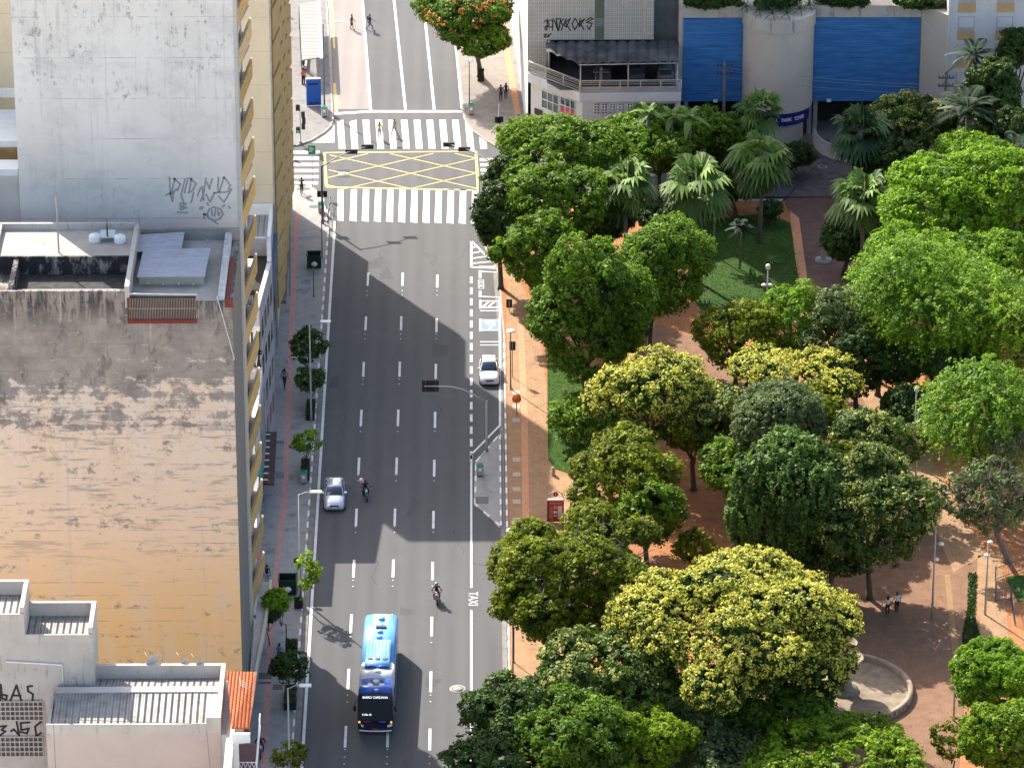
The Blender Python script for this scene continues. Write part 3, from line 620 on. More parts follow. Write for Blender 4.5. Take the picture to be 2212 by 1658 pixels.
fm = MB(); fm.slab([(-16.72, -17.6, .2), (-16.1, -8.6, .2), (-16.1, -8.6, 14.9), (-16.72, -17.6, 14.9)], (1, 0, 0), .15); fm.build('street_facade', plaster('mauve_facade', (.33, .30, .31), (.42, .39, .40), (.12, .10, .13), amt=.5, streak=.5, hl=3.2), e, True)
for k in range(4):
    for j in range(4):
        y_ = -16.8+j*2.1; x_ = -16.72+.62*(y_+17.6)/9.0; z_ = 2.2+k*3.2
        MB().slab([(x_+.02, y_, z_), (x_+.1, y_+1.2, z_), (x_+.1, y_+1.2, z_+1.6), (x_+.02, y_, z_+1.6)], (1, 0, 0), .05).build('window', M_GLASS, e, True)
gf = MB()
for s_ in ([(548, 780), (546, 640)], [(546, 700), (563, 640)], [(563, 640), (561, 800)], [(543, 735), (566, 730)], [(543, 745), (566, 742)], [(550, 755), (556, 850), (561, 755), (566, 850)]):
    gf.stroke([PY(u-2, v*.45+430, -17.7) for u, v in s_], .16, (0, -1, 0))
gf.build('graffiti', M_BLACK, e, True)
M_RS = corrug('rusty_cream_sheets', (.42, .36, .28), (.52, .46, .38), 'y', .6, .3)
e1 = row('small_shop_building', 'small shop building with cream corrugated roof and long speckled white parapet', [(-27, -30.2), (-16.75, -30.2), (-16.62, -17.8), (-27, -17.8)], 9.8, plaster('shop_plaster', (.50, .48, .44), (.58, .56, .52), amt=.3, streak=.3, hl=0), M_RS, .9, NM('speckled_white', (.62, .62, .62), .8, var=.3, vs=4), .35)
fm = MB(); fm.box(-16.66, -30.0, 3.4, -16.45, -24.0, 4.6); fm.build('teal_sign', NM('teal_sign', (.03, .25, .22), .6, var=.1), e1, True)
fm = MB(); fm.box(-16.7, -22.5, .15, -16.5, -18, 8.6); fm.build('graffiti_wall', plaster('scribbled_wall', (.20, .20, .22), (.34, .33, .34), (.03, .03, .03), amt=.8, streak=.6, hl=0), e1, True)
cn = thing('shop_canopy', 'dark brown shop canopy with white brackets over the pavement', 'canopy', (-16.2, -22, 2.6))
cz = 2.9; cp = [G(573, 932, cz), G(598, 932, cz), G(592, 1044, cz), G(568, 1044, cz)]
MB().prism(cp, cz-.15, cz).build('cloth', NM('dark_brown_cloth', (.075, .045, .04), .9, var=.3), cn, True)
mb = MB()
for k in range(8):
    t = (k+.5)/8; a = cp[0].lerp(cp[3], t); b = cp[1].lerp(cp[2], t); q = a.lerp(b, .45); mb.box(a.x, a.y-.05, cz, q.x, a.y+.05, cz+.08)
mb.build('bracket', M_WHITE, cn, True)
l = row('low_shop', 'lowest white-walled shop between the ochre balconies and the pavement', [(-27, -41.6), (-16.3, -41.6), (-16.5, -30.25), (-27, -30.25)], 6.2, M_WHITEW, M_WHITE, .4, M_WHITE, .25)
fm = MB(); fm.box(-16.4, -41.0, 2.6, -16.1, -37.5, 3.8); fm.build('pink_sign', NM('faded_pink_sign', (.45, .16, .16), .7, var=.2), l, True)
# --- F: bottom left group
zF3 = 22.0; yF2 = G(150, 1486, zF3-.8).y; zF2 = PY(120, 1357, yF2).z; zF1 = PY(20, 1312.6, yF2).z
yF1 = yF2; yF3 = G(300, 1550, zF3).y; YB3 = G(350, 1432, zF3).y; YB2 = G(140, 1297, zF2).y; YB1 = G(30, 1251, zF1).y
Fb = thing('concrete_house', 'weathered concrete house of stepped corrugated roofs in the bottom left corner', 'building', (-25, yF3, 0))
xF1 = G(62, 1252, zF1).x; xF2 = G(208, 1299, zF2).x; xF3 = G(487, 1437, zF3).x; xF3l = G(110, 1485, zF3).x
def parbox(mbw, mbr, x0, x1, y0, y1, z, rim, t=.28):
    mbr.sheet([(x0, y0), (x1, y0), (x1, y1), (x0, y1)], z-rim+.05)
    for q in ((x0, y0, x1, y0+t*.4), (x0, y1-t, x1, y1), (x1-t, y0+t*.4, x1, y1-t)): mbw.box(q[0], q[1], z-rim, q[2], q[3], z-(0 if q[1] > y0 else .45))
w1, r1 = MB(), MB()
w1.box(xF1-20, yF1, .1, xF1, YB1, zF1-1.0); w1.box(xF1+.0, yF2, .1, xF2, YB2, zF2-1.0)
w1.build('wall', M_CONC, Fb, True)
w1 = MB(); parbox(w1, r1, xF1-20, xF1, yF1, YB1, zF1, 1.0); parbox(w1, r1, xF1+.01, xF2, yF2, YB2, zF2, 1.0)
w1.build('parapet', plaster('pale_coping', (.50, .45, .39), (.58, .52, .46), (.18, .16, .14), amt=.7, streak=.7, hl=0), Fb, True); r1.build('corrugated_roof', M_ROOFW, Fb, True)
w1 = MB(); w1.box(xF3l, yF3, .1, xF3, YB3, zF3-1.1); w1.build('pink_wall', M_PINKW, Fb, True)
w1, r1 = MB(), MB(); parbox(w1, r1, xF3l, xF3, yF3, YB3, zF3-.0, 1.1)
yr = G(300, 1500, zF3-.8).y
r1 = MB(); r1.slab([(xF3l+.3, yF3+.1, zF3-.95), (xF3-.3, yF3+.1, zF3-.95), (xF3-.3, yr-.25, zF3-.45), (xF3l+.3, yr-.25, zF3-.45)], (0, 0, 1), .05); r1.slab([(xF3l+.3, yr+.25, zF3-.45), (xF3-.3, yr+.25, zF3-.45), (xF3-.3, YB3-.3, zF3-.95), (xF3l+.3, YB3-.3, zF3-.95)], (0, 0, 1), .05)
r1.build('corrugated_roof', M_ROOFW, Fb, True)
w1.box(xF3l+.3, yr-.35, zF3-.62, xF3-.3, yr+.35, zF3-.38); w1.box(xF3-.9, yF3-.03, zF3-.9, xF3+.02, yF3+3.0, zF3+.05); w1.build('white_parapet', plaster('whitewash_parapet', (.52, .47, .41), (.62, .56, .49), (.22, .19, .17), amt=.5, streak=.4, hl=0), Fb, True)
w1 = MB(); w1.box(xF3, yF3+.1, .1, xF3+.35, YB3, zF3-1.3); w1.build('side_wall', M_WHITEW, Fb, True)
w1 = MB(); w1.slab([(xF3l-.02, yF3-.04, zF3-1.15), (xF3l+.18, yF3-.04, zF3-1.15), (xF3l+.18, yF3+4, zF3-.6), (xF3l-.02, yF3+4, zF3-.6)], (0, 0, 1), .4); w1.build('side_coping', M_CONC, Fb, True)
# sooty panel edge lines on the pink wall
w1 = MB(); N = (0, -1, 0); P_ = lambda u, v: PY(u, v, yF3)
w1.stroke([P_(115, 1552), P_(120, 1658)], .05, N); w1.stroke([P_(115, 1552), P_(445, 1563)], .04, N, .006); w1.stroke([P_(445, 1563), P_(454, 1658)], .04, N); w1.build('wall_joint', M_CONCD, Fb, True)
# lattice windows and graffiti
lat, dk = MB(), MB()
for v0, v1 in ((1513, 1553), (1589, 1631)):
    a, b = PY(0, v0, yF2), PY(94, v1, yF2); x0, x1, z0, z1 = a.x-3, b.x, b.z, a.z
    dk.box(x0, yF2-.01, z0, x1, yF2+.1, z1)
    for k in range(20): x = x0+(x1-x0)*k/19; lat.box(x-.03, yF2-.1, z0, x+.03, yF2-.012, z1)
    for k in range(5): z = z0+(z1-z0)*k/4; lat.box(x0, yF2-.12, z-.04, x1, yF2-.102, z+.04)
dk.build('dark_opening', NM('window_dusk', (.13, .125, .12), .7, var=.4, vs=3), Fb, True); lat.build('lattice', M_BEIGE, Fb, True)
gf = MB()
def gq(x, y): return PY(x/3.368, 1192.4+y/3.368, yF2-.02)
for s_ in ([(0, 1075), (5, 960), (15, 1060), (45, 1070), (50, 1040), (20, 1035)], [(75, 1080), (120, 965), (155, 1080)], [(95, 1040), (150, 1040)], [(235, 970), (200, 975), (205, 1010), (240, 1030), (235, 1085)],
           [(0, 1265), (45, 1260), (10, 1290), (40, 1300), (0, 1330)], [(80, 1300), (100, 1285), (140, 1330), (120, 1225)], [(215, 1235), (150, 1240), (155, 1290), (210, 1280), (195, 1315), (150, 1305)], [(300, 1230), (255, 1265), (265, 1335), (300, 1310)]):
    gf.stroke([gq(*p) for p in s_], .14, N)
gf.build('graffiti', M_BLACK, Fb, True)
mb = MB(); mb.tube([PY(12, 1428, yF2-.08), PY(134, 1435, yF2-.08), PY(137, 1486, yF2-.08)], .06, 6); mb.build('drain_pipe', M_WHITE, Fb, True)
# roof dishes
def dish(u, v, z, r, lab, arm=True, tilt=.5):
    p = G(u, v, z); t = thing('satellite_dish', lab, 'satellite dish', p, R(200))
    MB().lathe((0, 0, 0), [(0.0, -.12*r), (r*.5, -.08*r), (r*.85, .04*r), (r, .12*r), (r*.97, .14*r), (r*.8, .06*r), (0, -.08*r)], 24).build('reflector', NM('dish_grey', (.45, .46, .47), .5, var=.1), t)
    k = t.children[0]; k.rotation_euler = (R(65), 0, R(25)); k.location = (0, 0, .8)
    MB().cyl((0, 0, 0), (0, 0, .8), .035).build('post', M_GALV, t)
    MB().tube([(0, 0, .8-r*.7), (.2, -.5, .9), (.3, -.8, 1.15)], .02, 5).build('feed_arm', M_GALV, t)
dish(331, 1452, zF3-.8, .55, 'large grey satellite dish on the white parapet of the corrugated roof')
dish(400, 1452, zF3-.8, .32, 'small middle satellite dish on the parapet right of the large dish')
dish(432, 1455, zF3-.8, .30, 'small satellite dish nearest the corner of the parapet')
mast(352, 1448, 2.0, zF3-.9, 'thin roof antenna rod beside the large satellite dish', M_GALV, .035)
mast(49, 1300, 1.9, zF1-.9, 'small aerial on the highest corrugated roof of the concrete house', M_GALV, .03)
# --- G: red tiled roof with balcony
def tiles():
    g = NG('red_clay_tiles', .75, .3)
    c = g.mix(g.step(g.noise(scale=3, det=5), .3, .7), (.50, .10, .025), (.66, .17, .05))
    c = g.mix(g.M('MULTIPLY', g.line(g.y, .42, .07), .75), c, (.16, .03, .015))
    h = g.M('ABSOLUTE', g.M('SINE', g.M('MULTIPLY', g.x, math.pi/.21)))
    c = g.mix(g.step(h, .35, .0, 0, .6), c, (.22, .05, .02))
    return g.out(c, h, 1, .06)
Gd = thing('tile_roof_house', 'narrow house with a bright red clay tile roof and a white-railed balcony over the pavement', 'house', (-16.6, -104, 0))
z0, z1 = 21.2, 22.2
EX = G(540, 1570, z0).x; WX = G(502, 1570, z1).x
g4 = [G(490, 1449, z1), G(554, 1450, z0), G(540, 1570, z0), G(500, 1570, z1)]
MB().slab(g4, (0, 0, 1), .12).build('tile_roof', tiles(), Gd, True)
mb = MB(); mb.tube([g4[1], g4[2]], .07, 6); mb.build('gutter', NM('brown_gutter', (.12, .06, .05), .6), Gd, True)
mb = MB(); a, b = g4[3], g4[2]; mb.box(a.x, a.y-.25, a.z-.35, b.x+.1, a.y-.05, b.z-.0); mb.build('fascia_board', M_WHITE, Gd, True)
yN, yS_ = g4[1].y, g4[2].y; zB0 = 17.8
mb = MB(); mb.box(xF3+.4, yS_-9, .1, WX+.05, yN-.1, 21.1); mb.build('wall', M_BEIGE, Gd, True)
mb = MB(); mb.box(WX+.05, yS_-8, zB0-.2, EX+.4, yN-3.5, zB0); mb.build('balcony_floor', NM('dark_red_floor', (.12, .045, .045), .5, var=.2), Gd, True)
mb = MB(); mb.box(WX+.05, yS_-1.5, zB0, WX+.3, yS_-.5, 20.9); mb.build('balcony_door', M_WHITE, Gd, True)
mb = MB(); xa, yb0, yb1 = EX+.33, G(541, 1647, zB0+.9).y, G(554, 1542, zB0+.9).y
for z in (zB0+.1, zB0+.95): mb.tube([(xa, yb1, z), (xa, yb0, z)], .035, 5); mb.tube([(xa, yb0, z), (WX+.1, yb0, z)], .035, 5)
for k in range(26):
    y = yb0+(yb1-yb0)*k/25; mb.tube([(xa, y, zB0+.1), (xa, y, zB0+.95)], .018, 4)
for k in range(5):
    x = xa-k*.27; mb.tube([(x, yb0, zB0+.1), (x-.27, yb0, zB0+.95)], .018, 4); mb.tube([(x-.27, yb0, zB0+.1), (x, yb0, zB0+.95)], .018, 4)
mb.build('railing', M_WHITE, Gd, True)
mb = MB(); mb.tube([(xa+.05, yb0-.1, zB0-.15), (WX+.05, yb0-.1, zB0-.15)], .1, 6); mb.tube([(WX+.15, yb0, .3), (WX+.15, yb0, 20.9)], .06, 6); mb.build('white_beam', M_WHITE, Gd, True)
mb = MB()
for k in range(3): mb.tube([G(518, 1468+k*5, 22.7), G(545, 1480+k*5, 22.7)], .015, 4)
mb.tube([G(517, 1462, 22.7), G(521, 1482, 22.7)], .02, 4); mb.tube([G(519, 1475, 22.7), G(519, 1475, 21.9)], .02, 4)
an = mb.build('aerial', M_GALV); tag(an, 'thin rod aerial lying over the red tile roof', 'antenna')
# ================================================================ buildings on the right
def tile_mat():
    g = NG('square_relief_tiles', .6, .4); p = .395
    fx = g.M('ABSOLUTE', g.M('SUBTRACT', g.M('FRACT', g.M('DIVIDE', g.x, p)), .5)); fz = g.M('ABSOLUTE', g.M('SUBTRACT', g.M('FRACT', g.M('DIVIDE', g.z, p)), .5))
    d = g.M('MAXIMUM', fx, fz)
    ring = g.M('MULTIPLY', g.M('GREATER_THAN', d, .20), g.M('LESS_THAN', d, .36))
    c = g.mix(g.step(g.noise(scale=.6, det=6), .35, .65), (.50, .45, .38), (.58, .53, .46))
    c = g.mix(g.M('MULTIPLY', ring, .62), c, (.20, .175, .15))
    return g.out(c)
def onpl(u, v, p0, n):
    r = ray(u, v); t = (Vector(p0)-CAM).dot(n)/r.dot(n); return CAM+r*t
zf = 5.5; ha = G(1141, 178, zf); hb = G(1252, 221, zf); hc = G(1471, 219, zf); yt_ = ha.y+.5
H = thing('tiled_building', 'tiled corner building with an open parking deck, black corrugated awning and graffiti', 'building', (ha.x, hb.y, 0))
xt1 = PY(1412, 80, yt_).x; xt0 = ha.x; x80 = PY(1181, 100, yt_).x; zt88 = PY(1300, 86, yt_).z
MB().prism([(xt0, yt_), (xt1, yt_), (xt1, yt_+36), (xt0-1.6, yt_+36)], zt88, 45).build('tiled_wall', tile_mat(), H, True)
mb = MB(); mb.box(xt0+.02, yt_+.01, zf+.9, x80, yt_+1.5, zt88); mb.build('tiled_pier', MATS.get('x') or tile_mat(), H, True)
mb = MB(); mb.prism([(xt0-.06, yt_-.02), (xt0, yt_-.02), (xt0-1.6, yt_+36), (xt0-1.66, yt_+36)], .1, 45); mb.build('white_side_wall', M_WHITEW, H, True)
xs0, xs1 = PY(1285, 40, yt_).x, PY(1305, 40, yt_).x
MB().box(xs0, yt_-.03, zt88+.05, xs1, yt_-.005, 45).build('green_panel', NM('olive_panel', (.13, .15, .11), .6, var=.1), H, True)
mb = MB(); z_ = PY(1295, 56, yt_).z
for k in range(5): mb.box(xs0+.03, yt_-.1, z_+k*.17, xs1-.03, yt_-.035, z_+k*.17+.08)
mb.build('louvre', M_GREYW, H, True)
mb = MB(); a, b = PY(1388, 75, yt_), PY(1412, 68, yt_); mb.box(a.x, yt_-.05, a.z, a.x+.35, yt_-.002, 45); mb.box(a.x+.36, yt_-.05, a.z, b.x, yt_-.002, a.z+.3); mb.build('white_trim', M_BEIGE, H, True)
MB().box(xt1+.01, yt_+2.5, zf+.9, hc.x+.2, yt_+36, 45).build('grey_side_wall', NM('slate_render', (.16, .165, .17), .8, var=.15), H, True)
gf = MB()
def gh(x, y): return PY(1019.6+x/3.657, y/3.657, yt_)
for s_ in ([(570,170),(600,165),(610,200),(575,215),(580,240)], [(595,150),(590,240)], [(610,160),(640,165),(635,215),(600,215)], [(640,150),(635,240)], [(650,160),(680,245),(665,150),(700,150),(685,240)], [(725,150),(700,175),(720,200),(705,240)], [(745,150),(725,195),(745,215),(775,150),(735,180),(775,240)], [(790,190),(815,145),(840,190),(812,238),(790,190)], [(855,150),(845,215),(890,150),(850,180),(885,235)], [(900,165),(935,140),(955,150),(905,180),(950,185),(925,235),(910,205)], [(568,275),(590,270),(570,295),(600,290)], [(605,275),(600,295),(625,265)]):
    gf.stroke([gh(*p) for p in s_], .11, (0, -1, 0))
gf.build('graffiti', M_BLACK, H, True)
# deck slab, fascia, railing
dk = [ha, hb, hc, Vector((hc.x, yt_+14, 0)), Vector((ha.x+.02, yt_+14, 0))]
MB().prism(dk, zf, zf+.92).build('deck_slab', plaster('stained_fascia', (.62, .61, .58), (.70, .69, .66), (.28, .24, .2), amt=.35, streak=.35, hl=0), H, True)
mb = MB(); zr = zf+.93
def off(p, q, d): # shift the line p-q inwards
    v_ = (q-p); v_.z = 0; v_.normalize(); n_ = Vector((-v_.y, v_.x, 0)); return n_*d
posts = MB()
for (p, q, n_) in ((ha, hb, 3), (hb, hc, 5)):
    o_ = off(p, q, .12); P0 = Vector((p.x, p.y, 0))+o_; P1 = Vector((q.x, q.y, 0))+o_
    for z in (zr+.12, zr+.35, zr+.52, zr+.78, zr+.98, zr+1.15):
        h_ = .11 if z in (zr+.12, zr+1.15) else .06
        mb.tube([P0+Vector((0, 0, z)), P1+Vector((0, 0, z))], h_*.6, 4)
    for k in range(n_+1): c_ = P0.lerp(P1, k/n_); mb.cyl(c_+Vector((0, 0, zr)), c_+Vector((0, 0, zr+1.2)), .06, n=6)
mb.build('railing', M_BEIGE, H, True)
mb = MB(); o_ = off(hb, hc, .3)
mb.prism([Vector((hb.x, hb.y, 0))+o_, Vector((hc.x-.3, hc.y, 0))+o_, Vector((hc.x-.3, hc.y, 0))+o_*1.4, Vector((hb.x, hb.y, 0))+o_*1.4], zr, zr+.42); mb.build('inner_kerb', M_PINKW, H, True)
# dark interior of the deck
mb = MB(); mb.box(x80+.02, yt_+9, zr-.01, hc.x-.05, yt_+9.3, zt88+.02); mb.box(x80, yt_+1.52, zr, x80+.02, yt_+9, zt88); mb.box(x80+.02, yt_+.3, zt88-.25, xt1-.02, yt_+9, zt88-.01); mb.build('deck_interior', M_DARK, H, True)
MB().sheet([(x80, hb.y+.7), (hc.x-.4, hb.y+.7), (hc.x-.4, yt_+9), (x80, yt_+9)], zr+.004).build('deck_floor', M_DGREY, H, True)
# corrugated awning: half pipe sheets side by side
aw = MB(); z0a, z1a = 9.4, 10.4
A0, A1 = G(1181, 113, z1a-.35), G(1250, 139, z0a); A2 = G(1465, 135, z0a); T0 = PY(1179, 93, yt_-.03); T1 = PY(1466, 91, yt_-.03)
n_ = 13
def lowpt(t):
    u = 1181+(1466-1181)*t
    return A0.lerp(A1, (u-1181)/69) if u < 1250 else A1.lerp(A2, (u-1250)/215)
pa = MB(); b_ = []
for i in range(n_*6+1):
    t = i/(n_*6); f = (i % 6)/6; bump = .20*math.sin(math.pi*f)
    lo = lowpt(t); hi = T0.lerp(T1, t); b_.append((Vector((lo.x, lo.y, lo.z+bump)), Vector((hi.x, hi.y, hi.z+bump))))
for i in range(len(b_)-1):
    m_ = 1 if (8*6 <= i < 9*6 and i % 2 == 0) else 0
    pa.quad(b_[i][0], b_[i+1][0], b_[i+1][1], b_[i][1], 0); pa.quad(b_[i][0]-Vector((0, 0, .05)), b_[i][1]-Vector((0, 0, .05)), b_[i+1][1]-Vector((0, 0, .05)), b_[i+1][0]-Vector((0, 0, .05)), 0)
    pa.quad(b_[i][0]-Vector((0, 0, .05)), b_[i+1][0]-Vector((0, 0, .05)), b_[i+1][0], b_[i][0])
pa.build('corrugated_awning', plaster('blackened_fibre_cement', (.05, .05, .055), (.14, .135, .13), (.012, .012, .012), amt=.6, streak=.8, hl=0), H, True)
mb = MB()
for u, v0, v1 in ((1254, 139, 176), (1357, 137, 173), (1463, 134, 171)):
    p = onpl(u, v1, hb, off(hb, hc, 1.0)); mb.cyl(Vector((p.x, p.y+.15, zr)), Vector((p.x, p.y+.15, z0a)), .06, n=6)
mb.cyl(A1+Vector((0, .1, -.1)), A2+Vector((0, .1, -.1)), .06, n=6); p = Vector((x80+.2, yt_-.25, 0)); mb.cyl(p+Vector((0, 0, zr)), p+Vector((0, 0, zt88)), .12, n=8); mb.build('awning_post', M_BEIGE, H, True)
# lower storeys
o_ = off(ha, hb, .35); la, lb_ = ha+o_, hb+o_; la.z = lb_.z = 0
lc = Vector((hc.x-.02, hc.y+.35, 0)); 
MB().prism([la, lb_, lc, Vector((lc.x, yt_+14, 0)), Vector((la.x, yt_+14, 0))], .1, zf-.02).build('lower_wall', plaster('shop_wall', (.62, .60, .55), (.68, .66, .61), amt=.3, streak=.3, hl=0), H, True)
dch = (lb_-la).normalized(); nch = Vector((dch.y, -dch.x, 0)); 
if nch.y > 0: nch = -nch
def onch(u, v): return onpl(u, v, la+nch*.02, nch)
def pane(fn, u0, v0, u1, v1, nrm, slope, cols=3, rows=2, mats=(M_GLASS, M_WHITE), low=None, T=H):
    """window between two image columns; slope = drop of the sill from left to right"""
    c = [fn(u0, v0), fn(u1, v0+slope), fn(u1, v1+slope), fn(u0, v1)]
    zt_, zb_ = c[0].z, c[3].z; x0, x1 = Vector((c[0].x, c[0].y, 0)), Vector((c[1].x, c[1].y, 0)); up = Vector((0, 0, 1))
    MB().slab([x0+up*zt_, x1+up*zt_, x1+up*zb_, x0+up*zb_], nrm, .02).build('window', mats[0], T, True)
    w_ = T.children[-1] if False else None
    m = MB()
    for i in range(cols+1):
        p = x0.lerp(x1, i/cols)+nrm*.03; m.tube([p+up*zb_, p+up*zt_], .05, 4)
    for j in range(rows+1):
        z = zb_+(zt_-zb_)*j/rows; m.tube([x0+nrm*.03+up*z, x1+nrm*.03+up*z], .05, 4)
    m.build('window_frame', mats[1], T, True)
    if low: MB().slab([x0+up*(zb_+.05)+nrm*.025, x1+up*(zb_+.05)+nrm*.025, x1+up*(zb_+(zt_-zb_)*.42)+nrm*.025, x0+up*(zb_+(zt_-zb_)*.42)+nrm*.025], nrm, .02).build('red_panel', low, T, True)
pane(onch, 1171, 194, 1208, 232, nch, 14); pane(onch, 1211, 207, 1243, 243, nch, 12, low=NM('pinkish_red_panel', (.55, .09, .09), .5, var=.05))
for (u0, v0, u1, v1) in ((1174, 262, 1208, 300),):
    c = [onch(u0, v0), onch(u1, v0+12), onch(u1, v1+12), onch(u0, v1)]; MB().slab(c, nch, .03).build('shop_front', M_DGREY, H, True)
aws = NM('white_awning_cloth', (.72, .71, .69), .7, var=.05)
for (u0, u1, v) in ((1172, 1198, 248), (1206, 1230, 258)):
    p, q = onch(u0, v), onch(u1, v+9); MB().slab([p, q, q+nch*.9+Vector((0, 0, -.55)), p+nch*.9+Vector((0, 0, -.55))], (0, 0, 1), .04).build('shop_awning', aws, H, True)
p, q = onch(1156, 233), onch(1172, 239); MB().slab([p+nch*.1, q+nch*.1, q+nch*.1-Vector((0, 0, .6)), p+nch*.1-Vector((0, 0, .6))], nch, .08).build('shop_sign', NM('dark_brown_sign', (.05, .035, .035), .6), H, True)
yl = lc.y; fs = lambda u, v: PY(u, v, (lb_.y+lc.y)/2-.01)
sN = Vector((lc.y-lb_.y, -(lc.x-lb_.x), 0)).normalized(); 
if sN.y > 0: sN = -sN
fs = lambda u, v: onpl(u, v, lb_+sN*.03, sN)
for u0, u1, mt in ((1283, 1296, M_GLASS), (1300, 1313, M_GLASS), (1317, 1330, M_GREYW), (1336, 1350, M_GREYW), (1355, 1367, M_GLASS), (1370, 1382, M_GLASS)):
    pane(fs, u0, 223, u1, 246, sN, 0, 2, 4, (mt, M_WHITE))
for u0, u1 in ((1396, 1422), (1425, 1458)): pane(fs, u0, 224, u1, 262, sN, 0, 2, 1, (M_DARK, M_GREYW))
# --- I: podium with blue panels and round bay
zb_ = 3.6; yI = G(1540, 218, zb_).y
I_ = thing('blue_podium_building', 'beige podium with two large blue slatted panels and a rounded bay below roof planting', 'building', (G(1680, 218, zb_).x, yI, 0))
ztop = PY(1540, 13, yI).z; zp1 = PY(1540, 39, yI).z
X = lambda u: PY(u, 120, yI).x
x0, x1, x2, x3, x4 = X(1466), X(1604), X(1757), X(1986), X(2046)
mb = MB(); mb.box(x0, yI+.05, zb_, x1, yI+18, ztop); mb.box(x1, yI+.05, zb_, x2, yI+18, ztop); mb.box(x2, yI+.05, zb_, x3, yI+18, ztop)
mb.prism([(x3, yI+.05), (x4, yI-3.0), (x4, yI+18), (x3, yI+18)], .1, ztop); mb.build('podium_wall', M_BEIGE, I_, True)
def blue():
    g = NG('blue_slats', .5, .4)
    c = g.mix(g.step(g.noise(g.scaled(.35, 1, 3.0), 1, 7, .65), .35, .65), (.024, .125, .34), (.062, .225, .49))
    c = g.mix(g.step(g.noise(g.scaled(.12, 1, .25), 1, 3), .5, .7, 0, .4), c, (.03, .19, .52))
    c = g.mix(g.M('MULTIPLY', g.line(g.z, .22, .05), .55), c, (.015, .08, .25)); return g.out(c)
M_BLUE = blue()
MB().box(X(1475), yI-.12, zb_, x1-.0, yI+.04, zp1).build('blue_panel', M_BLUE, I_, True)
MB().box(x2+.02, yI-.12, zb_, x3-.02, yI+.04, zp1).build('blue_panel', M_BLUE, I_, True)
M_TB = plaster('dripping_band', (.46, .41, .36), (.54, .48, .42), (.10, .09, .08), amt=.3, streak=.9, hl=0)
for q0, q1 in ((x0+.02, x1), (x2, x3)): MB().box(q0, yI-.03, zp1+.02, q1, yI+.04, ztop-.02).build('top_band', M_TB, I_, True)
cxx, rr_ = (x1+x2)/2, (x2-x1)/2; n_ = 28
zc0 = PY(1680, 247, yI-rr_).z; zc1 = PY(1680, 75, yI-rr_).z; zc2 = PY(1680, 46, yI-rr_).z
def halfcyl(r, z0, z1, name, mat, cap=True):
    pts = [(cxx+r*math.cos(math.pi+math.pi*i/n_), yI+.04+r*math.sin(math.pi+math.pi*i/n_)) for i in range(n_+1)]
    m = MB().prism(pts, z0, z1); return m.build(name, mat, I_, True)
halfcyl(rr_, zc0, zc1, 'round_bay', M_BEIGE); halfcyl(rr_+.12, zc1+.02, zc2, 'planter_rim', plaster('streaked_rim', (.46, .42, .37), (.54, .49, .43), (.06, .055, .05), amt=.3, streak=1.0, hl=0))
halfcyl(rr_-.25, zc0-1.35, zc0-.01, 'sign_band', NM('navy_sign_band', (.01, .02, .17), .4, var=.05)); halfcyl(rr_-.8, .1, zc0-1.36, 'bay_base', M_BEIGE)
xt_c = onpl(1672, 262, (cxx, yI-rr_, 0), Vector((0, -1, 0)))
for i, ch in enumerate('L PARK TOWER'):
    a_ = 1.5*math.pi-.04+.083*i+.0; r_ = rr_-.23
    if ch == ' ': continue
    tdir = (-math.sin(a_), math.cos(a_), 0); pos = (cxx+r_*math.cos(a_), yI+.04+r_*math.sin(a_), zc0-.75)
    text_mesh('sign_letter', ch, .52, M_WHITE, frame_mw(Vector(pos)-I_.location, tdir, (0, 0, 1)), I_, ext=.02)
mb = MB()
for u in (1484, 1752, 1765, 1902, 2003): q = X(u); MB().box(q-.2, yI+.2, .1, q+.2, yI+.6, zb_).build('column', M_GREYW, I_, True)
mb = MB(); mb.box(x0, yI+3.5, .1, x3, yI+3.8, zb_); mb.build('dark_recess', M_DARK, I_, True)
mb = MB(); mb.box(x0+.1, yI+.1, ztop-.5, x3, yI+18, ztop-.45)
for u in (1793, 1957, 1547): q = X(u); MB().box(q-.2, yI-.35, zb_-.02, q+.2, yI-.13, zb_+.2).build('floodlight', M_WHITE, I_, True)
mb = MB(); mb.box(x0, yI+9, ztop, x3, yI+12, ztop+2.2); mb.build('roof_wall', M_GREYW, I_, True)
# --- J: white apartment block with ochre spandrels
yJ = yI-3.2; xJ = PY(2047, 100, yJ).x
J = thing('white_apartment_block', 'white apartment block with roller blinds and ochre panels in the top right corner', 'building', (xJ, yJ, 0))
MB().box(xJ, yJ, .1, xJ+16, yJ+12, 52).build('wall', plaster('cool_white_wall', (.52, .52, .53), (.60, .60, .60), amt=.15, streak=.1, hl=0), J, True)
MB().cyl((xJ+.02, yJ-.12, .2), (xJ+.02, yJ-.12, 52), .09).build('drain_pipe', M_WHITE, J, True)
zr_ = [PY(2080, v, yJ).z for v in (36, 66, 87)]
for f in range(-2, 4):
    for u in (2069, 2152, 2235):
        xa = PY(u, 60, yJ).x; w_ = 1.55; dz = f*2.75
        if zr_[2]+dz < 3: continue
        MB().box(xa, yJ-.02, zr_[1]+dz, xa+w_, yJ+.1, zr_[0]+dz).build('window', NM('grey_blind', (.36, .37, .39), .6, var=.05), J, True)
        MB().box(xa+.1, yJ-.05, zr_[1]+dz+.3, xa+w_-.1, yJ-.025, zr_[0]+dz-.08).build('roller_blind', NM('pale_blind', (.55, .56, .57), .6, var=.05), J, True)
        MB().box(xa-.05, yJ-.04, zr_[2]+dz, xa+w_+.05, yJ+.1, zr_[1]+dz-.03).build('ochre_panel', NM('ochre_spandrel', (.50, .33, .16), .8, var=.1), J, True)
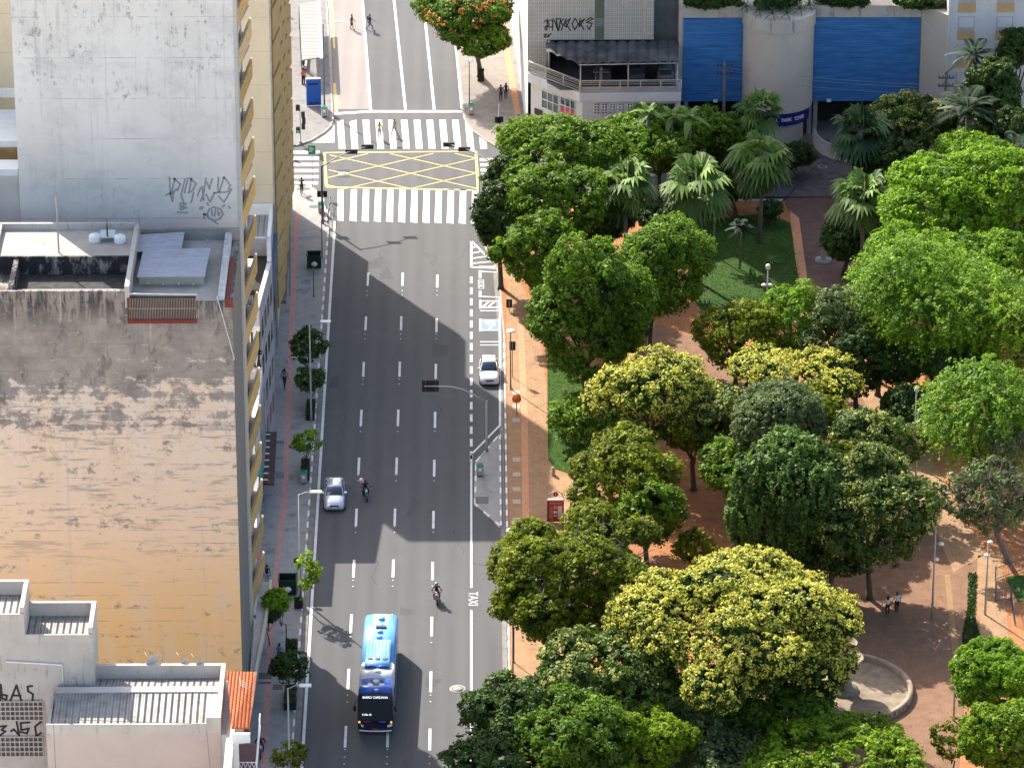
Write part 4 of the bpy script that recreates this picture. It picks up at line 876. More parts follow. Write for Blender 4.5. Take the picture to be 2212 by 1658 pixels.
# ================================================================ park ground detail
def sheet(name, pts, z, mat): return struct(name, MB().sheet([G(u, v, z) for u, v in pts], z), mat)
zz = SWZ+.008
sheet('lawn', [(1182, 780), (1184, 990), (1197, 1012), (1250, 1030), (1310, 1035), (1330, 900), (1290, 800), (1230, 760)], zz+.002, M_GRASS)
sheet('lawn', [(1490, 480), (1490, 640), (1560, 720), (1640, 730), (1720, 690), (1748, 655), (1722, 560), (1706, 480), (1650, 460)], zz+.002, M_GRASS)
sheet('lawn', [(1868, 480), (1872, 560), (1890, 640), (2000, 700), (2260, 700), (2260, 480)], zz+.002, M_GRASS)
sheet('lawn', [(1300, 1500), (1500, 1490), (1560, 1658), (1540, 1760), (1100, 1760), (1180, 1600)], zz+.002, M_GRASS)
sheet('lawn', [(2170, 1245), (2260, 1235), (2260, 1290), (2200, 1300)], zz+.002, M_GRASS)
sheet('street', [(1480, 372), (1700, 330), (1790, 300), (1800, 330), (1860, 345), (2000, 372), (2000, 425), (1500, 425)], zz, M_COBBLE)
sheet('park_path', [(1690, 428), (1850, 425), (1853, 640), (1830, 700), (1745, 700), (1740, 640), (1722, 500)], zz+.004, NM('mauve_brown_path', (.115, .068, .055), .9, var=.25, vs=1))
sheet('park_path', [(1706, 455), (1726, 470), (1752, 660), (1738, 670), (1718, 560)], zz+.008, M_TACT)
sheet('park_path', [(1340, 690), (1420, 700), (1560, 750), (1640, 800), (1600, 850), (1520, 830), (1480, 780), (1350, 760)], zz+.004, M_PLAZA)
sheet('plaza', [(1800, 800), (1900, 830), (1990, 960), (2060, 1110), (2120, 1200), (2090, 1300), (2085, 1500), (2060, 1800), (1500, 1800), (1560, 1400), (1800, 1230), (1850, 1100), (1780, 900)], zz, M_PLAZA)
sheet('tactile_strip', [(2040, 1240), (2052, 1240), (2072, 1420), (2058, 1420)], zz+.008, NM('yellow_tactile', (.26, .155, .07), .9, var=.15, vs=3))
sheet('flower_bed', [(2092, 1240), (2110, 1240), (2106, 1330), (2125, 1410), (2085, 1430), (2078, 1380), (2090, 1310)], zz+.004, M_DARK if False else NM('bed_soil', (.06, .055, .04), .9, var=.4, vs=4))
kb = MB(); strip(kb, [G(2130, 1190, zz), G(2120, 1330, zz)], .1, zz+.004)
sheet('park_path', [(2112, 1200), (2160, 1190), (2175, 1330), (2180, 1400), (2130, 1420), (2110, 1330)], zz+.006, M_PARKW)
sheet('park_path', [(1850, 830), (1930, 840), (2000, 960), (2075, 1110), (2130, 1195), (2060, 1235), (2010, 1120), (1960, 1000), (1890, 920)], zz+.006, M_PARKW)
# driveway wall by the hotel
dw = thing('low_wall', 'low curved beige wall beside the hotel driveway', 'wall', G(1800, 330, 0)); mb = MB()
pts = [G(1757, 304, .15), G(1762, 318, .15), G(1775, 332, .15), G(1800, 343, .15), G(1830, 350, .15)]
for a, b in zip(pts[:-1], pts[1:]): d = (b-a).normalized(); q = Vector((-d.y, d.x, 0))*.12; mb.prism([a-q, b-q, b+q, a+q], .1, 1.4)
mb.build('wall', M_BEIGE, dw, True); mb = MB()
for a, b in zip(pts[:-1], pts[1:]): d = (b-a).normalized(); q = Vector((-d.y, d.x, 0))*.16; mb.prism([a-q, b-q, b+q, a+q], 1.4, 1.5)
mb.build('coping', M_GREYW, dw, True)
# fountain
fc = G(1812, 1493, .15); FR = 5.45
pool = thing('fountain_pool', 'round stone pool basin with a low stained rim around the tiered fountain', 'pool', fc)
MB().lathe((0, 0, 0), [(FR-.35, 0), (FR-.35, .5), (FR, .5), (FR, 0)], 64).build('rim', NM('pool_rim_stone', (.30, .22, .16), .85, var=.3, vs=2), pool)
g = NG('pool_floor', .85, .2); c = g.mix(g.step(g.noise(scale=1.3, det=8, rough=.7), .35, .65), (.17, .13, .095), (.30, .235, .16)); 
MB().lathe((0, 0, 0), [(0, .08), (FR-.34, .08)], 64).build('pool_floor', g.out(c), pool)
gf = MB()
for i, k in enumerate('FAVMAKA'):
    a_ = R(-62+i*5.5); t_ = (-math.sin(a_), math.cos(a_), 0); p_ = (FR+.01)*math.cos(a_), (FR+.01)*math.sin(a_), .24
    text_mesh('rim_graffiti', 'YFAKXSN'[i], .42, M_BLACK, frame_mw(p_, t_, (0, 0, 1)), pool, ext=.003)
fo = thing('tiered_fountain', 'stone fountain with three stacked round bowls standing in the pool', 'fountain', G(1822, 1492, .2))
ST = NM('fountain_stone', (.24, .19, .145), .8, var=.25, vs=3)
MB().lathe((0, 0, 0), [(1.1, 0), (1.1, .25), (.7, .35), (.55, .9), (.42, 1.6), (.5, 2.2), (0, 2.25)], 24).build('pedestal', ST, fo)
for R_, z_, n2 in ((1.42, 2.3, 0), (.95, 3.55, 1), (.48, 4.55, 2)):
    MB().lathe((0, 0, z_), [(.15, -.1), (R_*.55, 0), (R_*.9, .28), (R_, .48), (R_, .52), (R_-.1, .52), (R_*.8, .3), (R_*.4, .1), (0, .08)], 32).build('bowl', ST, fo)
    MB().lathe((0, 0, z_), [(0, .22), (R_*.72, .22)], 24).build('bowl_water', NM('dark_water', (.03, .03, .02), .1, spec=.6, var=.1), fo)
    if n2 < 2: MB().lathe((0, 0, z_+.1), [(.22, 0), (.16, .5), (.2, 1.15)], 12).build('stem', ST, fo)
MB().lathe((0, 0, 4.7), [(.14, 0), (.1, .3), (.16, .45), (.05, .6), (0, .62)], 10).build('finial', ST, fo)
# ================================================================ vegetation
def leafmat(name, dark, light, flower=None, trans=.25):
    m = bpy.data.materials.new(name); m.use_nodes = True; n = m.node_tree; L = n.links.new; p = n.nodes['Principled BSDF']
    a = n.nodes.new('ShaderNodeAttribute'); a.attribute_name = 'tint'
    r = n.nodes.new('ShaderNodeValToRGB'); e = r.color_ramp.elements
    e[0].position = 0; e[0].color = (*dark, 1); e[1].position = .45; e[1].color = (*light, 1)
    y = r.color_ramp.elements.new(.5); y.color = (*[min(1, c*1.35) for c in light], 1)
    if flower:
        q = r.color_ramp.elements.new(.55); q.color = (*[c*.8 for c in flower], 1); q = r.color_ramp.elements.new(1); q.color = (*flower, 1)
    L(a.outputs['Fac'], r.inputs[0]); L(r.outputs[0], p.inputs['Base Color'])
    p.inputs['Roughness'].default_value = .55; p.inputs['Specular IOR Level'].default_value = .25
    t = n.nodes.new('ShaderNodeBsdfTranslucent'); L(r.outputs[0], t.inputs[0]); mx = n.nodes.new('ShaderNodeMixShader'); mx.inputs[0].default_value = trans
    L(p.outputs[0], mx.inputs[1]); L(t.outputs[0], mx.inputs[2]); L(mx.outputs[0], n.nodes['Material Output'].inputs[0]); return m
YF = (.33, .27, .06)
LM = {
 'green': leafmat('leaf_green', (.022, .062, .008), (.195, .330, .018), trans=.47),
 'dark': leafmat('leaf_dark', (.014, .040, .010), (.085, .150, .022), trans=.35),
 'bright': leafmat('leaf_bright', (.045, .125, .010), (.290, .480, .022), trans=.5),
 'lime': leafmat('leaf_lime', (.060, .130, .008), (.310, .460, .018), trans=.5),
 'olive': leafmat('leaf_olive', (.028, .050, .006), (.265, .320, .014), trans=.45),
 'grey': leafmat('leaf_grey', (.032, .056, .020), (.185, .245, .075), trans=.35),
 'yellow': leafmat('leaf_yellow_flower', (.016, .045, .006), (.095, .180, .016), (.62, .585, .09), trans=.35),
 'pale': leafmat('leaf_pale_flower', (.022, .052, .010), (.145, .215, .030), (.50, .50, .13), trans=.35),
 'orange': leafmat('leaf_orange_flower', (.016, .050, .006), (.110, .230, .012), (.60, .25, .06), trans=.4),
 'palm': leafmat('leaf_palm', (.018, .052, .012), (.165, .265, .055), trans=.35),
 'spalm': leafmat('leaf_shaded_palm', (.006, .020, .008), (.028, .060, .024), trans=.25),  # darker copy of the palm leaves, shade put into the colour
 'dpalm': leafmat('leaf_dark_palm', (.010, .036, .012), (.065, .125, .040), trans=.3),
}
M_BARK = NM('bark', (.085, .065, .050), .95, var=.35, vs=5); M_BARKG = NM('grey_bark', (.16, .145, .125), .95, var=.3, vs=5); M_TWIG = NM('dry_twigs', (.17, .15, .13), .9, var=.2)
def norm(a): return a/np.maximum(np.linalg.norm(a, axis=1, keepdims=True), 1e-6)
def leaf_quads(c, n, l, w, tint, rng, tdir=None):
    """diamond leaves: centres c, normals n, half length l, half width w"""
    N = len(c); t = rng.normal(size=(N, 3)) if tdir is None else tdir+rng.normal(size=(N, 3))*.25
    t = norm(t-n*(t*n).sum(1, keepdims=True)); b = np.cross(n, t)
    l = l[:, None]; w = w[:, None]
    v = np.stack([c-t*l, c+b*w, c+t*l, c-b*w], 1).reshape(-1, 3); return v, tint
def mesh_quads(name, v, tint):
    N = len(v)//4; me = bpy.data.meshes.new(name); me.vertices.add(N*4); me.vertices.foreach_set('co', v.astype(np.float32).ravel())
    me.loops.add(N*4); me.loops.foreach_set('vertex_index', np.arange(N*4, dtype=np.int32)); me.polygons.add(N)
    me.polygons.foreach_set('loop_start', np.arange(0, N*4, 4, dtype=np.int32)); me.polygons.foreach_set('loop_total', np.full(N, 4, dtype=np.int32))
    a = me.attributes.new('tint', 'FLOAT', 'FACE'); a.data.foreach_set('value', tint.astype(np.float32)); me.update(calc_edges=True); return me
def sphere_dirs(n, rng): return norm(rng.normal(size=(n, 3)))
LEAFN = [0]
def crown(parent, C0, Rr, mat, rng, clump=.48, leaf=.13, dens=1.0, style='round', lobes=12, flower=0.0, per=30, lobe_r=.42, name='crown', gap=0.0, base_t=.5):
    C0 = np.array(C0, float); Rr = np.array(Rr, float)
    # lobes give the uneven outline
    d = sphere_dirs(lobes, rng); d[:, 2] = np.abs(d[:, 2])*1.0-.25*rng.random(lobes); d = norm(d)
    lr = lobe_r*(.55+.75*rng.random(lobes)); cc = C0+d*Rr*(1.0+.08*rng.normal(size=lobes)-lr*.85)[:, None]; rr = lr[:, None]*Rr*(.85+.3*rng.random((lobes, 3)))
    cc = np.vstack([cc, C0]); rr = np.vstack([rr, Rr*.74])
    P, Nn = [], []
    for i in range(len(cc)):
        r = rr[i]; area = 4*math.pi*((r[0]*r[1])**1.6/3+(r[0]*r[2])**1.6/3+(r[1]*r[2])**1.6/3)**(1/1.6)
        k = int(area/(clump**2*1.25)*dens)+4; q = sphere_dirs(k, rng); p = cc[i]+q*r*(1-.14*rng.random((k, 1))+.05*rng.normal(size=(k, 1)))
        keep = np.ones(k, bool)
        for j in range(len(cc)):
            if j != i: keep &= (((p-cc[j])/rr[j])**2).sum(1) > .80
        low = (p[:, 2]-C0[2])/Rr[2]; keep &= (low > -.55) | (rng.random(k) < .35)
        if gap: keep &= rng.random(k) > gap
        P.append(p[keep]); Nn.append(norm(q[keep]/r))
    P = np.vstack(P); Nn = np.vstack(Nn); K = len(P)
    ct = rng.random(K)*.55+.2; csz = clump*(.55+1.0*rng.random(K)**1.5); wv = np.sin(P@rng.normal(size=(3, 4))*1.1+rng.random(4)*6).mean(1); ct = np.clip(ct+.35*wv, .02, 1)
    m = per; cid = np.repeat(np.arange(K), m); M = len(cid)
    o = sphere_dirs(M, rng); up = Nn[cid]*.75+np.array([0, 0, .35]); o = norm(o+up*.9); rad = csz[cid]*(.55+.5*rng.random(M))
    if style == 'feather':                                # long arching shoots, drooping at the tips
        ax = norm(Nn*np.array([1, 1, .45])+rng.normal(size=(K, 3))*.35); s_ = rng.random(M); L_ = clump*4.2*(.6+.6*rng.random(K))[cid]
        c = P[cid]+ax[cid]*(s_*L_)[:, None]; c[:, 2] -= s_**2*L_*.55; side = sphere_dirs(M, rng)
        c += side*(.16+.12*np.sin(s_*math.pi))[:, None]*clump*1.7; o = norm(side*.5+np.array([0, 0, .8])+Nn[cid]*.3); pos = c; tip = s_
    elif style == 'weep':
        s_ = rng.random(M); L_ = clump*4.5*(.5+.6*rng.random(K))[cid]; c = P[cid]+o*(csz[cid]*.45)[:, None]; c[:, 2] -= s_*L_*.8; pos = c+Nn[cid]*.1; tip = 1-s_
    else:
        pos = P[cid]+o*rad[:, None]*np.array([1, 1, .8]); tip = np.clip((o*up).sum(1), 0, 1)
    nn = norm(o+rng.normal(size=(M, 3))*.45+np.array([0, 0, .15]))
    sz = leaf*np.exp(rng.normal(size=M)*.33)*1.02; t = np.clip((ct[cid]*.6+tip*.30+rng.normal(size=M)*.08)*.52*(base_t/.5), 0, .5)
    if flower:
        hi = (P[:, 2]-C0[2])/Rr[2]; fl = (rng.random(K) < flower*np.clip(.55+hi, 0, 1))[cid] & ((o*up).sum(1) > .25) & (rng.random(M) < .75)
        t = np.where(fl, .62+.38*rng.random(M), t); sz = np.where(fl, sz*.8, sz); pos = np.where(fl[:, None], pos+up*.06, pos)
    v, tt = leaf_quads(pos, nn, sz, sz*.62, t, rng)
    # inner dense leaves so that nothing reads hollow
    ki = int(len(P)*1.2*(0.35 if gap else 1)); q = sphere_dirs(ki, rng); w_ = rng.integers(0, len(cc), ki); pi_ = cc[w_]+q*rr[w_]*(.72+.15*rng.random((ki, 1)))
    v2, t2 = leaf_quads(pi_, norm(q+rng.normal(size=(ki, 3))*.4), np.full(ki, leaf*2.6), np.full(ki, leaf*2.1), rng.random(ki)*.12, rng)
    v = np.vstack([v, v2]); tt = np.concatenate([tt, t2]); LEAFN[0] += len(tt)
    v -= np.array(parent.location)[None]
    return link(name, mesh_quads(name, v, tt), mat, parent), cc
def trunk_mesh(parent, base, top, r, cc, rng, mat=M_BARK, limbs=6):
    mb = MB(); b = Vector(base); t = Vector(top); mid = b.lerp(t, .5)+Vector((rng.normal()*.25, rng.normal()*.25, 0)); fork = b.lerp(t, .55)
    mb.tube([b-Vector((0, 0, .1)), b+Vector((0, 0, .35)), mid, fork], [r*1.5, r*1.05, r*.85, r*.7], 9)
    for q in cc[:limbs]:
        q = Vector(q); mb.tube([fork-Vector((0, 0, .3)), fork.lerp(q, .5)+Vector((rng.normal()*.2, rng.normal()*.2, .25)), q], [r*.5, r*.3, r*.12], 6)
    return mb.build('trunk', mat, parent, True)
TREES = []
def tree(u, v, rx, ry, zc, key, label, cat='tree', name='tree', seed=0, r=.22, base=None, bark=M_BARK, twigs=0, **kw):
    f_ = 1.13 if u > 700 else .98; rx *= f_; ry *= f_
    rng = np.random.default_rng(seed+int(u)*7+int(v)); c = G(u, v, zc); s_ = F_PX/((c-CAM).dot(FW)); Rx = rx/s_
    Rz = math.sqrt(max((ry/s_)**2-(.4226*Rx)**2, (.35*ry/s_)**2))/.906; Rz = min(Rz, zc-.6)
    b = Vector((c.x, c.y, .14)) if base is None else G(base[0], base[1], .14)
    t = thing(name, label, cat, b)
    kw.setdefault('leaf', .125 if rx > 60 else .10); kw.setdefault('clump', .56 if rx > 68 else .38); kw.setdefault('per', 36)
    kw.setdefault('dens', 1.0)
    o, cc = crown(t, c, (Rx, Rx*(.92+.16*rng.random()), Rz), LM[key], rng, **kw)
    trunk_mesh(t, b, c, r, cc[:8], rng, bark)
    if twigs:
        mb = MB()
        for k in range(twigs):
            d = sphere_dirs(1, rng)[0]; d[2] = abs(d[2])*.9+.2; d /= np.linalg.norm(d)
            if kw.get('tw_dir') is not None: pass
            a = Vector(c)+Vector(d*np.array([Rx, Rx, Rz])*.55); e = Vector(c)+Vector(d*np.array([Rx, Rx, Rz])*(1.02+.15*rng.random()))
            mb.tube([a, a.lerp(e, .6)+Vector(rng.normal(size=3)*.12), e+Vector(rng.normal(size=3)*.3)], [.05, .03, .012], 4, cap=False)
            for j in range(3):
                f = a.lerp(e, .5+.15*j); mb.tube([f, f+Vector(rng.normal(size=3)*.45)+Vector((0, 0, .25))], [.022, .008], 3, cap=False)
        mb.build('bare_branches', M_TWIG, t, True)
    return t
T = tree
# --- park edge cluster by the crossing
T(1195, 338, 128, 72, 9, 'green', 'broad bright green tree right behind the crosswalk kerb, against the shop corner', lobes=14)
T(1105, 405, 58, 62, 6.5, 'dark', 'dark green tree leaning over the kerb beside the right-hand zebra crossing', base_t=.42)
T(1200, 445, 92, 80, 8, 'green', 'mid green tree in the middle of the clump at the park corner', lobes=14)
T(1082, 490, 52, 72, 6, 'dark', 'darkest leafy tree hanging over the hatched triangle by the kerb', base_t=.42)
T(1150, 545, 70, 80, 7, 'green', 'dense tree overhanging the pavement just above the small black sign')
T(1185, 592, 46, 42, 5.5, 'lime', 'small yellowish green tree squeezed between two rounded dark trees')
T(1385, 292, 108, 52, 7, 'green', 'wide low green tree under the white parking-deck building', lobes=14)
T(1500, 285, 62, 46, 6.5, 'green', 'leafy green tree in front of the left blue panel')
# --- the two round trees
T(1268, 692, 112, 158, 8.2, 'green', 'tall dome-shaped tree with a dense crown beside the sunlit pavement', lobes=16, base=(1270, 900), lobe_r=.36)
T(1420, 590, 108, 106, 8.5, 'green', 'round tree with a clean dark trunk standing over the shaded path', lobes=14, base=(1399, 800), lobe_r=.36, r=.2)
T(1255, 905, 62, 52, 2.6, 'green', 'loose shrubby tree on the lawn at the foot of the dome-shaped tree', gap=.25, r=.08)
# --- centre of the park
T(1590, 735, 72, 72, 5.5, 'olive', 'loose mid green tree behind the white-shirted walker', gap=.12)
T(1720, 700, 70, 78, 6.2, 'bright', 'spiky light green tree below the double park lamp', gap=.15, dens=.9, base_t=.42)
T(1808, 730, 62, 86, 6.2, 'grey', 'greyish thin-leaved tree at the end of the brown path', gap=.2)
T(1850, 800, 50, 70, 5, 'dark', 'dark tree with a bare leaning trunk over the sunlit sandy path', gap=.15, base=(1850, 905))
T(1712, 812, 118, 62, 6.2, 'yellow', 'medium tree covered in yellow flowers behind the grey-green willow-like tree', flower=1.2, lobes=14)
T(1405, 868, 118, 92, 7, 'yellow', 'tall yellow-flowering tree nearest the lawn and the pavement', flower=1.15, lobes=14, base_t=.55)
T(1545, 905, 62, 60, 6, 'pale', 'small tree with faded yellow flowers between two bright yellow trees', flower=.45)
T(1670, 925, 100, 86, 8.2, 'grey', 'grey-green fine-leaved tree rising in the middle of the park', lobes=14, leaf=.09, clump=.36, per=34)
T(1700, 1085, 118, 132, 8, 'dark', 'large drooping dark tree with hanging foliage beside the plaza', style='weep', lobes=14, clump=.5, per=40, base_t=.85)
T(1600, 1010, 84, 62, 5.2, 'green', 'green tree in shade left of the drooping tree', base_t=.45)
T(1880, 962, 84, 62, 5.6, 'pale', 'tree with dull yellow tips above the plaza entrance', flower=.3)
T(1885, 1110, 128, 128, 7.4, 'pale', 'big rounded dark tree edged with pale yellow shoots over the plaza', flower=.28, lobes=16, lobe_r=.34, base_t=.42)
T(1345, 1040, 104, 84, 6.2, 'olive', 'broad green tree over the info sign path', lobes=14)
T(1400, 1120, 64, 68, 5.0, 'green', 'green tree with ragged lower branches over the red earth')
T(1320, 985, 40, 26, 4.4, 'yellow', 'small yellow flowered crown low beside the lawn', flower=.5)
T(1245, 1262, 172, 132, 7.2, 'olive', 'wide olive-green tree with bare grey twigs at its top, leaning over the taxi lane', lobes=26, lobe_r=.26, twigs=70, leaf=.115, clump=.42)
T(1575, 1365, 228, 142, 8.0, 'yellow', 'largest tree in the foreground, its dome packed with yellow flowers', flower=1.3, lobes=24, lobe_r=.30, r=.35, leaf=.115, clump=.42, per=30)
T(1500, 1185, 34, 30, 3, 'olive', 'little yellowish sapling on the bare red earth', gap=.2, r=.06)
T(1300, 1470, 128, 90, 6, 'pale', 'grey-green tree with faint yellow tips below the big flowering tree', flower=.25, lobes=14)
T(1105, 1555, 82, 76, 5.2, 'dark', 'dark tree covering the second taxi marking at the bottom of the road', lobes=14, base_t=.55)
T(1055, 1640, 82, 56, 4.6, 'dark', 'low dark tree spilling onto the road at the bottom edge', base_t=.5)
T(1225, 1590, 110, 86, 5.6, 'green', 'mixed green tree at the bottom between the road and the lime ball', base_t=.42)
T(1392, 1605, 92, 72, 4.4, 'lime', 'clipped-looking lime green ball tree at the bottom edge', lobes=20, lobe_r=.26, leaf=.08, clump=.28, per=26)
T(1520, 1600, 60, 50, 3.4, 'grey', 'silvery shrub beside the lime ball tree', gap=.1, cat='shrub')
T(1690, 1560, 76, 58, 3.6, 'green', 'fine-leaved dark shrub at the left of the fountain pool', leaf=.08, clump=.3, base_t=.4)
T(1600, 1640, 92, 44, 3.6, 'grey', 'dull grey-green bush along the bottom edge', cat='shrub')
T(1820, 1640, 170, 60, 4.4, 'lime', 'broad light green tree at the bottom in front of the fountain', lobes=18, gap=.08, base_t=.42)
# --- right hand side
T(2010, 455, 122, 98, 9.5, 'bright', 'bright green tree catching the sun beside the shaded palm', lobes=16, gap=.05)
T(2155, 440, 96, 104, 10, 'bright', 'bright green tree against the dark palms at the right edge', lobes=16, gap=.05)
T(2095, 328, 62, 34, 8, 'bright', 'small bright treetop just below the white apartment block', gap=.1)
T(2035, 640, 150, 112, 10, 'bright', 'feathery light green tree with arching fern-like branches, largest on the right', style='feather', lobes=18, clump=.42, per=34, leaf=.10, dens=.5)
T(1905, 640, 52, 90, 8, 'bright', 'feathery green tree overhanging the shaded brown path', style='feather', clump=.4, dens=.6, leaf=.10)
T(2175, 740, 84, 92, 8, 'lime', 'feathery yellow-green tree touching the right edge', style='feather', clump=.42, dens=.6, leaf=.10)
T(2110, 900, 108, 96, 7.6, 'bright', 'drooping feathery tree over the sandy path on the right', style='feather', lobes=16, clump=.42, dens=.62, leaf=.10)
T(1940, 790, 54, 40, 4.5, 'dark', 'shadowy shrub tree under the feathery branches', gap=.2)
T(2175, 970, 52, 48, 6.5, 'grey', 'almost leafless grey tree near the right edge', gap=.6, twigs=60, bark=M_BARKG, dens=.5)
T(2140, 1085, 88, 74, 5.6, 'grey', 'thin pale-leaved tree over the sandy ground at the right', gap=.42, twigs=50, bark=M_BARKG, base=(2175, 1215), dens=.8)
T(2150, 1462, 92, 70, 5.2, 'bright', 'compact bright green tree behind the bottom right lamp', lobes=16, leaf=.09, clump=.32)
T(2165, 1600, 88, 74, 5.2, 'lime', 'green tree in the bottom right corner', lobes=16, leaf=.10, clump=.34)
T(2058, 1600, 46, 46, 3.6, 'olive', 'thin see-through sapling left of the bottom right tree', gap=.6, r=.06, dens=.7)
T(1945, 262, 66, 52, 6.5, 'pale', 'shaded tree with cream yellow flower clusters in front of the blue podium', flower=.6)
T(2000, 268, 52, 52, 6.5, 'pale', 'dull flowering tree close to the podium wall corner', flower=.3, base_t=.4)
T(1930, 345, 70, 48, 4.6, 'dark', 'dark bush below the cream-flowered tree')
T(2150, 205, 60, 72, 9, 'dark', 'dark leafy tree covering the foot of the white apartment block', base_t=.6)
T(2195, 110, 34, 40, 11, 'dark', 'dark treetop in front of the white block windows')
T(2200, 300, 50, 60, 7, 'dark', 'very dark tree at the right edge under the palms', base_t=.5)
T(1712, 338, 40, 26, 2.2, 'dark', 'dark shrubs beside the hotel driveway', cat='shrub', base_t=.4)
T(1825, 525, 44, 46, 3.2, 'dark', 'dark bush at the right of the brown path', cat='shrub', base_t=.5)
T(1662, 455, 22, 26, 1.4, 'dark', 'round black-green bush on the shaded lawn corner', cat='shrub', base_t=.4, r=.05)
T(1010, 30, 92, 62, 7.2, 'orange', 'flame-coloured flowering tree on the far pavement', flower=.26, lobes=14, base=(1040, 168))
T(1032, 92, 56, 38, 5.0, 'green', 'deep green lower tree in front of the flame-coloured one', leaf=.10, base=(1036, 166))
# understorey filling the shade between the crowns
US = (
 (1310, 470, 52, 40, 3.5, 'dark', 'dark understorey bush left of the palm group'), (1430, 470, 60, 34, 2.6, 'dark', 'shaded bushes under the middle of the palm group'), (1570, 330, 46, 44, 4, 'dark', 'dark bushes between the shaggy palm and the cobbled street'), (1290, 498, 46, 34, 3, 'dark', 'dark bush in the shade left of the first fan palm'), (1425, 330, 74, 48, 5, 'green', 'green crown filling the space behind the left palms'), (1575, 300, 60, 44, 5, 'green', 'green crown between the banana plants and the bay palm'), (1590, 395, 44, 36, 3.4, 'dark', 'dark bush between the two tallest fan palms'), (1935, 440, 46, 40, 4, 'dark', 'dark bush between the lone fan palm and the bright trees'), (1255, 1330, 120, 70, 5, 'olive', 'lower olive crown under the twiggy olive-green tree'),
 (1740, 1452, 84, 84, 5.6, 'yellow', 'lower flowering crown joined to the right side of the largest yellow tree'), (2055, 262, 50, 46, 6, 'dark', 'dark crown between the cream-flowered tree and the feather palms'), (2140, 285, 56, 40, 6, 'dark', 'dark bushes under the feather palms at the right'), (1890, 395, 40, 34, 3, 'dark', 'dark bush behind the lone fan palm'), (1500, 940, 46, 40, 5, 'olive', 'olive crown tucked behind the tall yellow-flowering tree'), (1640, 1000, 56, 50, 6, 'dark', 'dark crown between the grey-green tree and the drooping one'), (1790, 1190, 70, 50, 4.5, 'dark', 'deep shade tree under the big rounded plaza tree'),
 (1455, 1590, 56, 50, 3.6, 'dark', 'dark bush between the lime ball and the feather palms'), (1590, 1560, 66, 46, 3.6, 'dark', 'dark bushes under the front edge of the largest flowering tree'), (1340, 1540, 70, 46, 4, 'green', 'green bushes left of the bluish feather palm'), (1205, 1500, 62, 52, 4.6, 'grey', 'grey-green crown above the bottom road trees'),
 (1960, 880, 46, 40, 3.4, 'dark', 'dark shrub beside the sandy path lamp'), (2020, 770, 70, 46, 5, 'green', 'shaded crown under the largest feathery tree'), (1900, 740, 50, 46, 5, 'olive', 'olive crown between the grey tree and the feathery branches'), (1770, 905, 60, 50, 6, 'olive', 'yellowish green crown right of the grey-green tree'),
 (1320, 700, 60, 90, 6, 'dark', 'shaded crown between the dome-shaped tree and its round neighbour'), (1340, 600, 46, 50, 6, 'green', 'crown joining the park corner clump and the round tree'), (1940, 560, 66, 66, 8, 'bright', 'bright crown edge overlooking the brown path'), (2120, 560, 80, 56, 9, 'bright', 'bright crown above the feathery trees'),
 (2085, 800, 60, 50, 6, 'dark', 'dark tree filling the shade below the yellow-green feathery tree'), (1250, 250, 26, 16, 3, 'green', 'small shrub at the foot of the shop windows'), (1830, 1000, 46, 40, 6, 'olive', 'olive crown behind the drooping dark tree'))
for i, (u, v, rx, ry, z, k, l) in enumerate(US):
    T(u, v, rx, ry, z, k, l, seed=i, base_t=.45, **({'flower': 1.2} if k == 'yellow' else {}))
# --- street saplings on the left pavement
T(661, 750, 40, 40, 4.2, 'dark', 'dark ball-crowned street tree beside the lamp post', r=.07, base_t=.5, lobes=7, gap=.15)
T(668, 820, 34, 24, 2.4, 'dark', 'small two-tiered sapling just below the ball-crowned street tree', r=.05, gap=.3, base_t=.6)
T(666, 955, 32, 27, 3.0, 'bright', 'light green sapling in the planter with the recycling bin', r=.045, gap=.45, base=(656, 1020), base_t=.4, lobes=6)
T(662, 1240, 26, 44, 3.4, 'lime', 'yellow-green sapling leaning over the open skip', r=.045, gap=.5, base=(648, 1300), lobes=6)
T(600, 1300, 30, 22, 4.4, 'bright', 'sunlit upper sapling with a forked bare stem over the pavement', r=.045, gap=.3, base=(619, 1400), lobes=6)
T(622, 1442, 42, 34, 3.4, 'dark', 'spreading dark green sapling over the planters near the tiled roof', r=.05, base_t=.6, base=(627, 1510), lobes=6, gap=.25)
T(622, 1632, 34, 30, 3.0, 'olive', 'thin brownish sapling at the bottom of the left pavement', r=.04, gap=.55)
T(580, 1325, 26, 20, 2.8, 'dark', 'dark lower branch cluster of a sapling near the marquee', r=.04, gap=.2)
